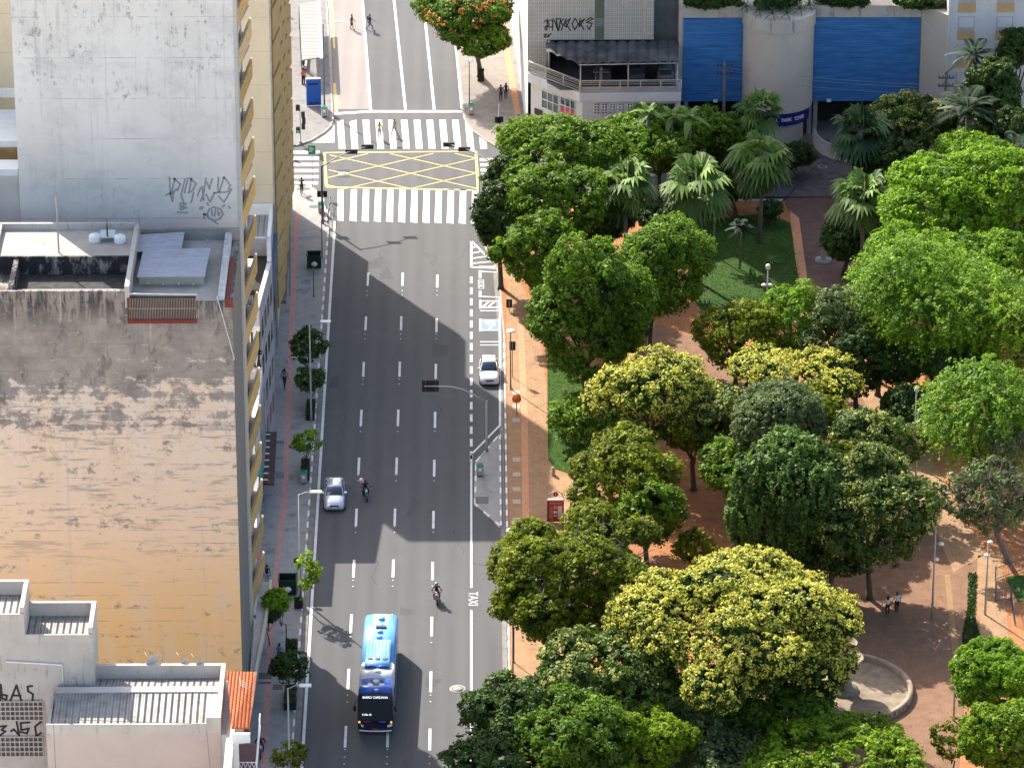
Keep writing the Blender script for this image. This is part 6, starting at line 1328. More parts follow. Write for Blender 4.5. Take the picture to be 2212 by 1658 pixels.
# bus shelter on the far left pavement
zs_ = 2.8; c4 = [G(646, 8, zs_), G(684, 3, zs_), G(690, 124, zs_), G(652, 130, zs_)]; t = thing('bus_shelter', 'long bus shelter with a ribbed pale roof on the far left pavement', 'bus shelter', (c4[3].x, c4[3].y, SWZ))
def rib():
    g = NG('ribbed_shelter_roof', .7, .3); c = g.mix(g.M('MULTIPLY', g.line(g.y, .95, .16), .6), (.22, .21, .20), (.08, .08, .08)); c = g.mix(g.step(g.noise(g.scaled(.3, 2.5, 1), 1, 6), .45, .7, 0, .5), c, (.25, .24, .23)); return g.out(c)
MB().slab(c4, (0, 0, 1), .1).build('roof', rib(), t, True); m = MB(); m.slab([c4[1], c4[1]+Vector((.35, 0, 0)), c4[2]+Vector((.35, 0, 0)), c4[2]], (0, 0, 1), .18); m.build('white_gutter', M_WHITE, t, True)
for f in (.02, .33, .66, .98): p = c4[0].lerp(c4[3], f); MB().cyl((p.x, p.y, SWZ), (p.x, p.y, zs_-.05), .06).build('post', M_POLE, t, True)
m = MB(); p = c4[0].lerp(c4[3], .5); m.box(p.x+.3, p.y-4, .55, p.x+.7, p.y+4, .62); m.build('bench', M_STEEL, t, True)
# utility poles and wires
M_CPOLE = NM('concrete_pole', (.20, .175, .15), .9, var=.3, vs=2)
def upole(u, v, h, label, arms=2, bins_=0):
    b = G(u, v, SWZ); t = thing('utility_pole', label, 'utility pole', b); MB().tube([(0, 0, 0), (0, 0, h)], [.2, .13], 8).build('pole', M_CPOLE, t)
    for k in range(arms):
        o = MB().box(-.75, -.2, h-.5-k*.8, .75, -.1, h-.4-k*.8).build('crossarm', M_POLE, t)
        for x in (-.65, -.3, .3, .65): MB().cyl((x, -.15, h-.4-k*.8), (x, -.15, h-.2-k*.8), .045, n=6).build('insulator', M_BLACK, o)
    return b
p1_ = upole(1562, 304, 8.0, 'concrete utility pole in front of the left blue panel'); p2_ = upole(1297, 330, 8.6, 'pale utility pole rising in front of the parking deck railing', 1); p3_ = upole(2037, 330, 8.0, 'dark utility pole with a crossarm by the podium corner')
t = thing('cable_coil', 'black coil of cable hung on the pale utility pole', 'cable', p2_+Vector((.1, -.3, 4.0))); MB().tube([(.38*math.cos(a), 0, .42*math.sin(a)) for a in [2*math.pi*i/18 for i in range(19)]], .07, 6).build('coil', M_BLACK, t); MB().tube([(.4, 0, 0), (2, 0, -.25), (3.8, 0, -.1)], .06, 6).build('cable', M_BLACK, t)
for i, (z, d) in enumerate(((7.4, 0), (7.0, .2), (6.4, .1))):
    m = MB(); a, b = p1_+Vector((0, d, z)), p3_+Vector((0, d, z-.6)); m.tube([a.lerp(b, f)-Vector((0, 0, 1.2*f*(1-f))) for f in [k/10 for k in range(11)]], .016, 4)
    tag(m.build('power_line', NM('wire_grey', (.30, .32, .35), .6), None), ['highest of the wires strung across the blue panels', 'middle wire strung across the blue panels', 'lowest wire strung across the blue panels'][i], 'wire')
m = MB(); a, b = p2_+Vector((0, 0, 5.2)), p1_+Vector((0, 0, 5.4)); m.tube([a.lerp(b, f)-Vector((0, 0, 2.0*f*(1-f))) for f in [k/10 for k in range(11)]], .022, 4); tag(m.build('power_line', M_BLACK, None), 'sagging wire between the pale pole and the concrete pole', 'wire')
# slanted guy cable over the driveway
m = MB(); m.tube([G(1760, 360, 3), G(1682, 445, .3)], .05, 5); tag(m.build('guy_cable', M_BLACK), 'slanting black cable over the cobbled street', 'cable')
# park lamps
def park_lamp(u, v, h, label, heads):
    t = thing('park_lamp', label, 'park lamp', G(u, v, SWZ)); MB().tube([(0, 0, 0), (0, 0, h)], [.09, .055], 8).build('pole', M_GALV, t)
    for x, z in heads:
        if abs(x) > .05: MB().tube([(0, 0, z+.1), (x, 0, z+.1)], .03, 5).build('arm', M_GALV, t)
        MB().lathe((x, 0, z), [(.08, 0), (.19, .12), (.2, .4), (.1, .5), (0, .5)] if abs(x) < .05 else [(0, 0), (.22, .02), (.24, .1), (.1, .2), (0, .2)], 12).build('lamp_head', NM('lamp_cream', (.72, .68, .60), .4, var=.05), t)
park_lamp(1655, 742, 7.0, 'grey park lamp with two heads over the shaded lawn', [(0, 6.9), (.22, 5.4), (-.3, 5.4)]); park_lamp(1974, 1000, 6.4, 'park lamp almost lost in feathery foliage', [(0, 6.3)]); park_lamp(1978, 1036, 6.2, 'dark park lamp post on the sandy path', [(.15, 6.1)])
park_lamp(2013, 1336, 8.0, 'tall bent lamp post standing in the plaza', [(.45, 6.3), (.12, 5.0)]); park_lamp(2128, 1327, 6.2, 'lamp post on the sunny strip at the right beside the flower bed', [(-.05, 5.0), (.12, 6.1)]); park_lamp(2060, 1556, 5.2, 'lamp post in front of the bottom right trees', [(0, 4.9), (.25, 2.6)])
# fence at the right
t = thing('metal_fence', 'dark metal fence around the play area at the right edge', 'fence', G(2150, 1300, SWZ)); pl = [G(2230, 1225, SWZ), G(2150, 1254, SWZ), G(2150, 1300, SWZ), G(2183, 1296, SWZ), G(2192, 1352, SWZ)]
for a, b in zip(pl[:-1], pl[1:]):
    m = MB(); L_ = (b-a).length; n_ = int(L_/.16)
    for z in (.15, 1.1): m.tube([a+Vector((0, 0, z)), b+Vector((0, 0, z))], .03, 4)
    for k in range(n_): p = a.lerp(b, k/n_); m.tube([p, p+Vector((0, 0, 1.1))], .014, 3)
    m.build('fence_panel', M_POLE, t, True); MB().cyl(a, a+Vector((0, 0, 1.25)), .05).build('post', M_POLE, t, True)
# ground cover as stuff
def stuff(name, poly, n, mat, label, h=.14, z=SWZ, seed=1, w=.05):
    rng = np.random.default_rng(seed); P = [G(u, v, z) for u, v in poly]; xs = [p.x for p in P]; ys = [p.y for p in P]; pts = []
    while len(pts) < n:
        q = np.stack([rng.uniform(min(xs), max(xs), n*2), rng.uniform(min(ys), max(ys), n*2)], 1); ins = np.zeros(len(q), bool); j = len(P)-1
        for i in range(len(P)):
            c_ = ((P[i].y > q[:, 1]) != (P[j].y > q[:, 1])) & (q[:, 0] < (P[j].x-P[i].x)*(q[:, 1]-P[i].y)/(P[j].y-P[i].y+1e-9)+P[i].x); ins ^= c_; j = i
        pts += list(q[ins])
    q = np.array(pts[:n]); c = np.column_stack([q, z+h*(.3+.6*rng.random(n))]); nn = norm(rng.normal(size=(n, 3))+np.array([0, 0, .5])); v, t = leaf_quads(c, nn, np.full(n, h*.9), np.full(n, w), rng.random(n)*.45, rng, tdir=np.tile([0, 0, 1.0], (n, 1)))
    o = link(name, mesh_quads(name, v, t), mat); o['kind'] = 'stuff'; o['label'] = label; o['category'] = 'ground cover'; return o
stuff('grass', [(1490, 480), (1490, 640), (1560, 720), (1640, 730), (1720, 690), (1748, 655), (1722, 560), (1706, 480), (1650, 460)], 14000, LM['dark'], 'short grass on the shaded lawn with the sunlit strip', .06, w=.025)
stuff('grass', [(1182, 780), (1184, 990), (1197, 1012), (1250, 1030), (1310, 1035), (1330, 900), (1290, 800), (1230, 760)], 9000, LM['green'], 'short bright grass beside the sunny pavement', .06, w=.025)
stuff('flowers', [(2092, 1240), (2110, 1240), (2106, 1330), (2125, 1410), (2085, 1430), (2078, 1380), (2090, 1310)], 1500, LM['dark'], 'low dark plants in the narrow curving bed', .16, w=.07)
stuff('leaf_litter', [(1100, 600), (1190, 1200), (1300, 1500), (1500, 1700), (2250, 1700), (2250, 500), (1500, 440)], 16000, MATS_DRY, 'fallen dry leaves strewn over the park ground', .035, w=.04, seed=4)
# ================================================================ vehicles and people
def loft(mb, secs, mi=0, cap=True, close=True):
    b = len(mb.v); k = len(secs[0])
    for s_ in secs: mb.v += [tuple(p) for p in s_]
    for i in range(len(secs)-1):
        for j in range(k if close else k-1):
            mb.f.append([b+i*k+j, b+i*k+(j+1)%k, b+(i+1)*k+(j+1)%k, b+(i+1)*k+j]); mb.m.append(mi); mb.sm.append(True)
    if cap:
        for e, r_ in ((0, False), (len(secs)-1, True)):
            f = [b+e*k+j for j in range(k)]; mb.f.append(f if r_ else f[::-1]); mb.m.append(mi); mb.sm.append(False)
def rsec(y, hw, z0, z1, r=.12, tw=1.0):     # rounded cross section of half width hw, narrowed to tw at the top
    return [(-hw*.94, y, z0), (-hw, y, z0+(z1-z0)*.35), (-hw*(1+tw)/2, y, z0+(z1-z0)*.7), (-hw*tw, y, z1-r*.6), (-hw*tw+r, y, z1), (-hw*tw*.45, y, z1+.02), (hw*tw*.45, y, z1+.02), (hw*tw-r, y, z1), (hw*tw, y, z1-r*.6), (hw*(1+tw)/2, y, z0+(z1-z0)*.7), (hw, y, z0+(z1-z0)*.35), (hw*.94, y, z0)]
def wheel(t, x, y, r=.32, w=.2, rim=M_STEEL, name='wheel'):
    o = MB().cyl((x-w/2, y, r), (x+w/2, y, r), r, n=20).build(name, NM('tyre_rubber', (.02, .02, .02), .85, var=.1), t)
    sg = 1 if x > 0 else -1; MB().cyl((x+sg*(w/2-.01), y, r), (x+sg*(w/2+.015), y, r), r*.6, n=14).build('rim', rim, o)
def car(label, paint, L_=4.1, W_=1.74, H_=1.5, hatch=True, name='parked_car', cat='car', loc=(0, 0, 0), rz=0, group=None, glass=None):
    """front looks along -Y"""
    t = thing(name, label, cat, loc, rz, group); hw = W_/2; f = -L_/2; r = L_/2; hood = .86; belt = .95; gl = glass or NM('car_glass', (.03, .045, .055), .08, var=.0, spec=.9)
    st = [(f, .55, .35, .52), (f+.06, .80, .24, .66), (f+.25, .93, .2, .76), (f+.7, .98, .2, .84), (f+1.15, 1.0, .2, .93), (f+2.0, 1.0, .2, belt), (f+3.0, 1.0, .2, belt+.02), (r-.5, .98, .22, (belt+.05 if hatch else belt+.06)), (r-.12, .92, .28, belt-.0), (r, .80, .38, belt-.12)]
    m = MB(); loft(m, [rsec(y, hw*w, a, b, .14, .90) for y, w, a, b in st]); m.build('body', paint, t)
    # glasshouse
    yc0, yc1, yr1, yr0 = f+1.10, f+1.85, (r-.75 if hatch else r-1.35), (r-.22 if hatch else r-.55)
    def cs(y, w, z): return [(-w, y, z-.02), (-w*.8, y, z), (w*.8, y, z), (w, y, z-.02)]
    def hs(y, wb, wt, z1): return [(-wb, y, belt-.06), (-wt, y, z1-.04), (-wt+.08, y, z1), (wt-.08, y, z1), (wt, y, z1-.04), (wb, y, belt-.06)]
    m = MB(); loft(m, [hs(yc0, hw*.80, hw*.76, belt-.05), hs(yc1, hw*.86, hw*.68, H_-.03), hs((yc1+yr1)/2, hw*.87, hw*.68, H_-.01), hs(yr1, hw*.86, hw*.66, H_-.05), hs(yr0, hw*.80, hw*.74, belt+.02)]); m.build('windows', gl, t)
    m = MB(); ys = [yc1-.05, yc1+.25, (yc1+yr1)/2, yr1-.1, yr1+.05]
    loft(m, [[(-hw*.69, y, z-.05), (-hw*.62, y, z), (0, y, z+.02), (hw*.62, y, z), (hw*.69, y, z-.05), (0, y, z-.06)] for y, z in zip(ys, (H_-.015, H_+.01, H_+.015, H_, H_-.03))]); m.build('roof', paint, t)
    for sx in (-1, 1):
        m = MB(); m.tube([(sx*hw*.80, yc0, belt-.02), (sx*hw*.69, yc1, H_-.02)], .035, 5); m.tube([(sx*hw*.68, yr1, H_-.03), (sx*hw*.80, yr0, belt+.02)], .05, 5); m.tube([(sx*hw*.875, (yc1+yr1)/2, belt), (sx*hw*.69, (yc1+yr1)/2, H_-.02)], .03, 5); m.build('window_pillar', paint, t)
        m = MB(); m.box(sx*(hw+.02)-.09, yc0+.35, belt-.02, sx*(hw+.02)+.09, yc0+.5, belt+.12); m.build('side_mirror', paint, t)
        wheel(t, sx*(hw-.1), f+.78); wheel(t, sx*(hw-.1), r-.78)
        m = MB(); m.slab([(sx*hw*.42, f+.10, .68), (sx*hw*.86, f+.30, .74), (sx*hw*.82, f+.28, .62), (sx*hw*.45, f+.06, .58)], (0, -1, .3), .05); m.build('headlight', NM('headlight_glass', (.55, .53, .42), .15, var=.0, spec=.8), t)
        m = MB(); m.box(sx*hw*.62-.14, r-.03, .72, sx*hw*.62+.14, r+.02, .86); m.build('tail_light', NM('tail_red', (.35, .01, .01), .3), t)
    m = MB(); m.slab([(-hw*.42, f-.005, .62), (hw*.42, f-.005, .62), (hw*.36, f-.005, .50), (-hw*.36, f-.005, .50)], (0, -1, 0), .04); m.build('grille', M_BLACK, t)
    m = MB(); m.box(-hw*.8, f+.06, .18, hw*.8, f+.5, .27); m.build('lower_bumper', M_DGREY, t); m = MB(); m.box(-.2, f-.02, .40, .2, f+.02, .49); m.build('number_plate', M_COVW, t)
    return t
P_WHITE = NM('white_car_paint', (.62, .62, .62), .25, var=0, coat=1.0, spec=.5); P_SILV = NM('silver_car_paint', (.52, .58, .66), .25, metal=.45, var=0, coat=1.0); P_DARK = NM('dark_car_paint', (.05, .055, .06), .3, var=0, coat=1.0)
def on(u, v, z=0.0): return G(u, v, z)
b = on(1057, 836); car('white hatchback parked in the bay beside the round lamp', P_WHITE, 3.95, 1.72, 1.50, True, loc=(b.x, b.y+3.95/2, .012), rz=R(1))
b = on(721, 1107); car('silver saloon car driving in the shade by the left kerb', P_SILV, 4.55, 1.76, 1.44, False, name='moving_car', loc=(b.x, b.y+4.55/2, .012), rz=R(1.2))
for u, l, p in ((1303, 'dark car in the parking deck left of the middle post', P_DARK), (1437, 'grey car in the parking deck nearest the blue panel', NM('dim_grey_paint', (.13, .14, .15), .4, var=0)), (1375, 'shadowed car between the other two on the parking deck', P_DARK)):
    q = onpl(u, 168, (0, hb.y+2.2, 0), Vector((0, -1, 0))); car(l, p, 4.0, 1.68, 1.45, True, loc=(q.x, hb.y+3.6, zr+.01), rz=R(180), group='cars on the parking deck')
# --- bus
def bus():
    f = on(811, 1586); rr = G(824.5, 1322, 3.2); L_ = rr.y-f.y; W_ = 2.55; hw = W_/2; H_ = 3.2
    rz = math.atan2(-(rr.x-f.x), (rr.y-f.y)); t = thing('city_bus', 'long blue and white city bus driving towards the camera', 'bus', ((f.x+rr.x)/2, (f.y+rr.y)/2, .012), rz)
    fy, ry = -L_/2, L_/2; PB = NM('bus_blue', (.02, .10, .42), .28, var=.04, coat=.8); PL = NM('bus_light_blue', (.16, .42, .80), .28, var=.08, vs=.8, coat=.8); PW = NM('bus_white', (.66, .67, .70), .3, var=.03, coat=.6); BK = NM('bus_black', (.010, .011, .014), .15, var=0, spec=.7); GL = NM('bus_glass', (.02, .026, .032), .06, var=0, spec=.9)
    def sec(y, z1=H_, w=hw): return [(-w, y, .35), (-w, y, 1.2), (-w, y, 2.3), (-w+.03, y, z1-.28), (-w+.22, y, z1-.04), (-w*.4, y, z1+.04), (w*.4, y, z1+.04), (w-.22, y, z1-.04), (w-.03, y, z1-.28), (w, y, 2.3), (w, y, 1.2), (w, y, .35)]
    y1, y2 = fy+2.6, fy+5.2
    m = MB(); loft(m, [sec(fy+.55, H_-.02), sec(y1)]); m.build('body', PB, t)
    m = MB(); loft(m, [sec(y1+.002), sec(y2)]); m.build('body', PW, t); m = MB(); loft(m, [sec(y2+.002), sec(ry-.35), sec(ry-.05, H_-.15, hw-.05)]); m.build('body', PL, t)
    m = MB(); loft(m, [[(-hw+.1, fy+.02, .3), (-hw, fy+.12, .5), (-hw, fy+.14, 1.1), (hw, fy+.14, 1.1), (hw, fy+.12, .5), (hw-.1, fy+.02, .3)], [(-hw, fy+.55, .3), (-hw, fy+.55, .5), (-hw, fy+.55, 1.1), (hw, fy+.55, 1.1), (hw, fy+.55, .5), (hw, fy+.55, .3)]]); m.build('bumper', NM('bus_navy', (.012, .015, .05), .25, var=0), t)
    ws = MB(); ws.slab([(-hw+.05, fy+.1, 1.12), (hw-.05, fy+.1, 1.12), (hw-.08, fy+.38, 2.62), (-hw+.08, fy+.38, 2.62)], (0, -1, .2), .06); ws.build('windscreen', GL, t)
    fr = MB(); loft(fr, [[(-hw, fy+.14, 1.1), (-hw+.02, fy+.40, 2.6), (-hw+.1, fy+.5, 3.06), (hw-.1, fy+.5, 3.06), (hw-.02, fy+.40, 2.6), (hw, fy+.14, 1.1)], [(-hw, fy+.56, 1.1), (-hw, fy+.56, 2.6), (-hw+.08, fy+.56, 3.1), (hw-.08, fy+.56, 3.1), (hw, fy+.56, 2.6), (hw, fy+.56, 1.1)]]); fr.build('front_mask', BK, t)
    LED = NM('destination_led', (.7, .75, .8), .5, var=0, emit=(.5, .55, .6))
    text_mesh('destination_text', 'BARRO/ CAPELINHA', .24, LED, frame_mw((0, fy+.40, 2.84), (1, 0, 0), (0, .12, 1)), t, sx=.84, ext=.01)
    text_mesh('route_number', '5106-10', .2, LED, frame_mw((-.62, fy+.16, 1.55), (1, 0, 0), (0, .18, 1)), t, ext=.01)
    m = MB(); m.tube([(-hw+.1, fy+.02, .34), (-.6, fy-.02, .3), (.6, fy-.02, .3), (hw-.1, fy+.02, .34)], .05, 6); m.build('chrome_lip', M_WHITE, t); MB().box(-.22, fy-.04, .38, .22, fy+.03, .5).build('number_plate', NM('plate_red', (.4, .06, .04), .5), t)
    MB().box(-.85, fy+.1, .98, -.3, fy+.125, 1.05).build('maker_lettering', NM('dull_red', (.35, .03, .03), .4), t); MB().box(.3, fy+.1, .96, .75, fy+.125, 1.04).build('fleet_number', NM('dull_blue', (.15, .2, .35), .4), t)
    for s_ in (-1, 1):
        MB().slab([(s_*(hw-.42), fy+.05, .72), (s_*(hw-.05), fy+.13, .86), (s_*(hw-.03), fy+.13, .62), (s_*(hw-.38), fy+.05, .58)], (0, -1, 0), .05).build('headlight', NM('bus_headlight', (.7, .75, .72), .2, var=0), t)
        MB().ball((s_*(hw-.12), fy+.1, .98), .09, 8, 6).build('indicator_lamp', NM('amber_lamp', (.8, .45, .08), .3, var=0, emit=(.4, .2, .02)), t)
        m = MB(); m.tube([(s_*(hw-.1), fy+.35, 2.75), (s_*(hw+.12), fy+.0, 2.75), (s_*(hw+.2), fy-.05, 2.5)], .03, 5); m.ball((s_*(hw+.2), fy-.05, 2.2), (.12, .08, .28), 8, 8); m.build('side_mirror', BK, t)
        m = MB(); 
        n_ = 8
        for k in range(n_):
            ya = fy+1.5+(L_-3)*k/n_; MB().box(min(s_*hw, s_*(hw+.012)), ya, 1.35, max(s_*hw, s_*(hw+.012)), ya+(L_-3)/n_-.12, 2.35).build('side_window', GL, t)
        for y in (fy+2.6, ry-3.4): wheel(t, s_*(hw-.14), y, .48, .28)
    zt = H_+.045
    def hatchr(y, r, mt): m = MB(); m.lathe((0, y, zt), [(r, -.02), (r, .12), (r*.8, .16), (0, .17)], 16); m.build('roof_vent', mt, t)
    ys = lambda v: G(820, v, H_).y-t.location.y
    for v, r, x in ((1338, .24, .05), (1366, .22, .0), (1378, .22, -.02)): m = MB(); m.lathe((x, ys(v), zt), [(r, -.02), (r, .13), (r*.8, .17), (0, .18)], 16); m.build('roof_vent', PL, t)
    m = MB(); m.box(-.32, ys(1358), zt, .45, ys(1358)+.3, zt+.12); m.box(.1, ys(1350), zt, .16, ys(1358), zt+.1); m.build('roof_bracket', BK, t)
    # air conditioning
    ya, yb = ys(1443), ys(1388); m = MB(); loft(m, [[(-.95, ya, zt-.02), (-.9, ya, zt+.12), (.9, ya, zt+.12), (.95, ya, zt-.02)], [(-.95, ya+.5, zt-.02), (-.85, ya+.5, zt+.28), (.85, ya+.5, zt+.28), (.95, ya+.5, zt-.02)], [(-.95, yb, zt-.02), (-.85, yb, zt+.22), (.85, yb, zt+.22), (.95, yb, zt-.02)]]); ac = m.build('air_conditioner', PL, t)
    for x in (-.55, 0, .55): m = MB(); m.lathe((x, ya+.85, zt+.275), [(.2, 0), (.2, .04), (.12, .05), (0, .03)], 14); m.build('fan', M_DGREY, ac)
    for x in (-.46, .46): MB().ball((x, ya+.02, zt+.05), (.44, .18, .16), 12, 8, v0=0, v1=.5).build('intake_grille', NM('deep_blue', (.01, .05, .25), .4), ac)
    for k in range(7): MB().box(-.8+k*.25, ya+1.25, zt+.21+.0, -.72+k*.25, yb-.1, zt+.29).build('fin', PL, ac)
    for v, r, mt in ((1452, .2, PW), (1475, .26, NM('cream_cap', (.5, .48, .36), .5)), (1494, .22, PB)): m = MB(); m.lathe((.1 if v != 1475 else .0, ys(v), zt), [(r, -.02), (r, .12), (r*.8, .16), (0, .17)], 16); m.build('roof_vent', mt, t)
    m = MB(); m.box(-.4, ys(1470)-.08, zt, .5, ys(1470)+.04, zt+.03); m.build('roof_bracket', M_DGREY, t)
bus()
# --- people -------------------------------------------------------
def skin_mesh(name, pts, edges, mat, parent, root=0, sub=1):
    me = bpy.data.meshes.new(name); me.from_pydata([p[:3] for p in pts], edges, []); o = bpy.data.objects.new(name, me); COL.objects.link(o)
    sk = o.modifiers.new('s', 'SKIN'); 
    if not me.skin_vertices: me.skin_vertices.new()
    for i, p in enumerate(pts): r = p[3]; me.skin_vertices[0].data[i].radius = (r, r) if not isinstance(r, tuple) else r
    me.skin_vertices[0].data[root].use_root = True
    ss = o.modifiers.new('b', 'SUBSURF'); ss.levels = sub; ss.render_levels = sub
    dg = bpy.context.evaluated_depsgraph_get(); dg.update(); m2 = bpy.data.meshes.new_from_object(o.evaluated_get(dg)); m2.polygons.foreach_set('use_smooth', [True]*len(m2.polygons))
    bpy.data.objects.remove(o); return link(name, m2, mat, parent)
SK = [NM('skin_brown', (.23, .12, .07), .6, var=.05), NM('skin_light', (.42, .25, .17), .6, var=.05)]
HAIR = NM('dark_hair', (.015, .012, .010), .6, var=.1)
def person(label, loc, rz=0, shirt=(.1, .1, .1), trouser=(.05, .06, .09), pose='walk', h=1.70, skin=0, stride=.22, hair='short', pack=None, dress=False, arms=None, hold=None, sleeve=.5, hat=None, seat_h=.45, name='person', helmet=None, lean=0.0):
    """faces -Y; +Y is the back"""
    t = thing(name, label, 'person', loc, rz); k = h/1.72; sm = NM('cloth_%d_%d_%d' % tuple(int(c*99) for c in shirt), shirt, .85, var=.12, vs=6); tm = NM('cloth_%d_%d_%d' % tuple(int(c*99) for c in trouser), trouser, .85, var=.12, vs=6)
    V = lambda x, y, z: np.array([x, y, z])*k
    if pose in ('walk', 'stand'):
        s = stride if pose == 'walk' else .0; pel = V(0, 0, .93); hips = [V(-.09, 0, .90), V(.09, 0, .90)]; knee = [V(-.10, -s*.9, .50), V(.10, s*.3, .50)]; ank = [V(-.10, -s*1.15, .09), V(.10, s*1.6, .12 if s else .09)]; toe = [a+V(0, -.17, -.05) for a in ank]
        ch = V(0, lean*.6, 1.25); nk = V(0, lean, 1.46); hd = V(0, lean-.02, 1.60)
        sh = [V(-.19, lean, 1.40), V(.19, lean, 1.40)]; el = [V(-.25, s*.7+lean, 1.12), V(.25, -s*.5+lean, 1.12)]; wr = [V(-.25, s*.5-.08+lean, .90), V(.25, -s*1.3-.1+lean, .94)]
    elif pose == 'sit':
        z = seat_h/k; pel = V(0, 0, z+.10); hips = [V(-.09, 0, z+.08), V(.09, 0, z+.08)]; knee = [V(-.12, -.42, z+.08), V(.12, -.40, z+.08)]; ank = [V(-.12, -.40, .09), V(.12, -.46, .09)]; toe = [a+V(0, -.17, -.05) for a in ank]
        ch = V(0, -.06, z+.42); nk = V(0, -.10, z+.63); hd = V(0, -.15, z+.77); sh = [V(-.19, -.09, z+.57), V(.19, -.09, z+.57)]; el = [V(-.24, -.18, z+.33), V(.24, -.18, z+.33)]; wr = [V(-.12, -.36, z+.22), V(.12, -.36, z+.24)]
    else:                                                 # ride a motorcycle
        z = .80/k; pel = V(0, .12, z+.08); hips = [V(-.10, .1, z+.07), V(.10, .1, z+.07)]; knee = [V(-.24, -.28, z-.05), V(.24, -.28, z-.05)]; ank = [V(-.20, .0, .34), V(.20, .0, .34)]; toe = [a+V(0, -.18, -.04) for a in ank]
        ch = V(0, .02, z+.40); nk = V(0, -.06, z+.60); hd = V(0, -.10, z+.75); sh = [V(-.20, -.04, z+.54), V(.20, -.04, z+.54)]; el = [V(-.34, -.20, z+.34), V(.34, -.20, z+.34)]; wr = [V(-.33, -.42, z+.27), V(.33, -.42, z+.27)]
    if arms:
        for i, (e_, w_) in arms.items():
            el[i] = V(*e_); wr[i] = V(*w_)
    P, E_ = [], []
    def add(p, r, par_=None): P.append((*p, r*k)); n = len(P)-1; (E_.append((par_, n)) if par_ is not None else None); return n
    ip = add(pel, .12); ic = add(ch, .12, ip); inn = add(nk, .055, ic); ih0 = add(hd-V(0, 0, .07), .07, inn); ih = add(hd+V(0, -.005, .02), .088, ih0); add(hd+V(0, .005, .10), .065, ih)
    for i in (0, 1):
        a = add(hips[i], .09, ip); b_ = add((hips[i]+knee[i])/2, .078, a); c = add(knee[i], .055, b_); d = add((knee[i]+ank[i])/2, .053, c); e = add(ank[i], .036, d); add(toe[i], .034, e)
        a = add(sh[i], .058, ic if False else inn); b_ = add((sh[i]+el[i])/2, .045, a); c = add(el[i], .036, b_); d = add((el[i]+wr[i])/2, .033, c); w = add(wr[i], .024, d)
        dr = wr[i]-el[i]; dr = dr/np.linalg.norm(dr); sd = np.cross(dr, [0, 0, 1.0]); sd = sd/max(np.linalg.norm(sd), .01); pm_ = add(wr[i]+dr*.06*k, .026, w)
        for q, (o_, ln) in enumerate(((-.03, .07), (-.01, .085), (.01, .08), (.03, .065))):
            f1 = add(wr[i]+dr*(.06+ln*.6)*k+sd*o_*k, .010, pm_); add(wr[i]+dr*(.06+ln)*k+sd*o_*k+np.array([0, 0, -.015]), .008, f1)
        f1 = add(wr[i]+dr*.05*k+sd*.045*k*(1 if i else -1), .011, w); add(wr[i]+dr*.085*k+sd*.05*k*(1 if i else -1), .009, f1)
    body = skin_mesh('body', P, E_, SK[skin], t, 0, 1)
    # face: nose, ears, eyes
    m = MB(); f = hd+V(0, -.09, .02); m.ball(f+V(0, -.008, -.01), (.014*k, .02*k, .022*k), 6, 4); 
    for sx in (-1, 1): m.ball(hd+V(sx*.085, 0, .01), (.012*k, .02*k, .03*k), 6, 4)
    m.build('nose_and_ears', SK[skin], body)
    m = MB(); [m.ball(f+V(sx*.032, .008, .025), .010*k, 6, 4) for sx in (-1, 1)]; m.box(*(f+V(-.025, .0, -.045)), *(f+V(.025, .006, -.038))); m.build('eyes_and_mouth', HAIR, body)
    # shirt
    P, E_ = [], []; ip = add(pel+V(0, 0, -.02), .135 if not dress else .15); im = add((pel+ch)/2, .13, ip); ic = add(ch, .145, im); inn = add(nk-V(0, 0, .05), .075, ic)
    for i in (0, 1): a = add(sh[i], .075, inn); b_ = add(sh[i]*(1-.8*sleeve)+el[i]*.8*sleeve, .058, a); (add(el[i]*(1.55-.9*sleeve)*0+el[i], .047, b_), add(wr[i]*.85+el[i]*.15, .038, len(P)-1)) if sleeve > .9 else None
    skin_mesh('shirt', P, E_, sm, t, 0, 1)
    P, E_ = [], []
    if dress:
        ip = add(pel, .15); a = add(pel-V(0, 0, .25), .19, ip); add(pel-V(0, 0, .45), .20, a); skin_mesh('skirt', P, E_, tm, t)
    else:
        ip = add(pel+V(0, 0, .0), .132)
        for i in (0, 1): a = add(hips[i], .105, ip); b_ = add((hips[i]+knee[i])/2, .092, a); c = add(knee[i], .07, b_); d = add((knee[i]*.3+ank[i]*.7), .06, c); add(ank[i]+V(0, 0, .02), .052, d)
        skin_mesh('trousers', P, E_, tm, t, 0, 1)
    for i in (0, 1): m = MB(); m.ball((ank[i]+toe[i])/2+V(0, -.02, -.01), (.05*k, .14*k, .05*k), 8, 6); m.build('shoe', M_BLACK if trouser[0] < .3 else M_DGREY, t)
    if helmet is not None:
        m = MB(); m.ball(hd+V(0, .005, .04), (.135*k, .15*k, .145*k), 14, 10); hm = m.build('helmet', helmet, t); m = MB(); m.ball(hd+V(0, -.045, .03), (.115*k, .115*k, .06*k), 12, 8); m.build('visor', M_GLASS, hm)
    elif hair == 'short': m = MB(); m.ball(hd+V(0, .012, .045), (.10*k, .112*k, .105*k), 12, 8, v0=0, v1=.58); m.build('hair', HAIR if not hat else hat, t)
    elif hair == 'long': m = MB(); m.ball(hd+V(0, .02, .03), (.108*k, .118*k, .12*k), 12, 8, v0=0, v1=.68); m.ball(hd+V(0, .07, -.10), (.09*k, .06*k, .17*k), 10, 8); m.build('hair', HAIR, t)
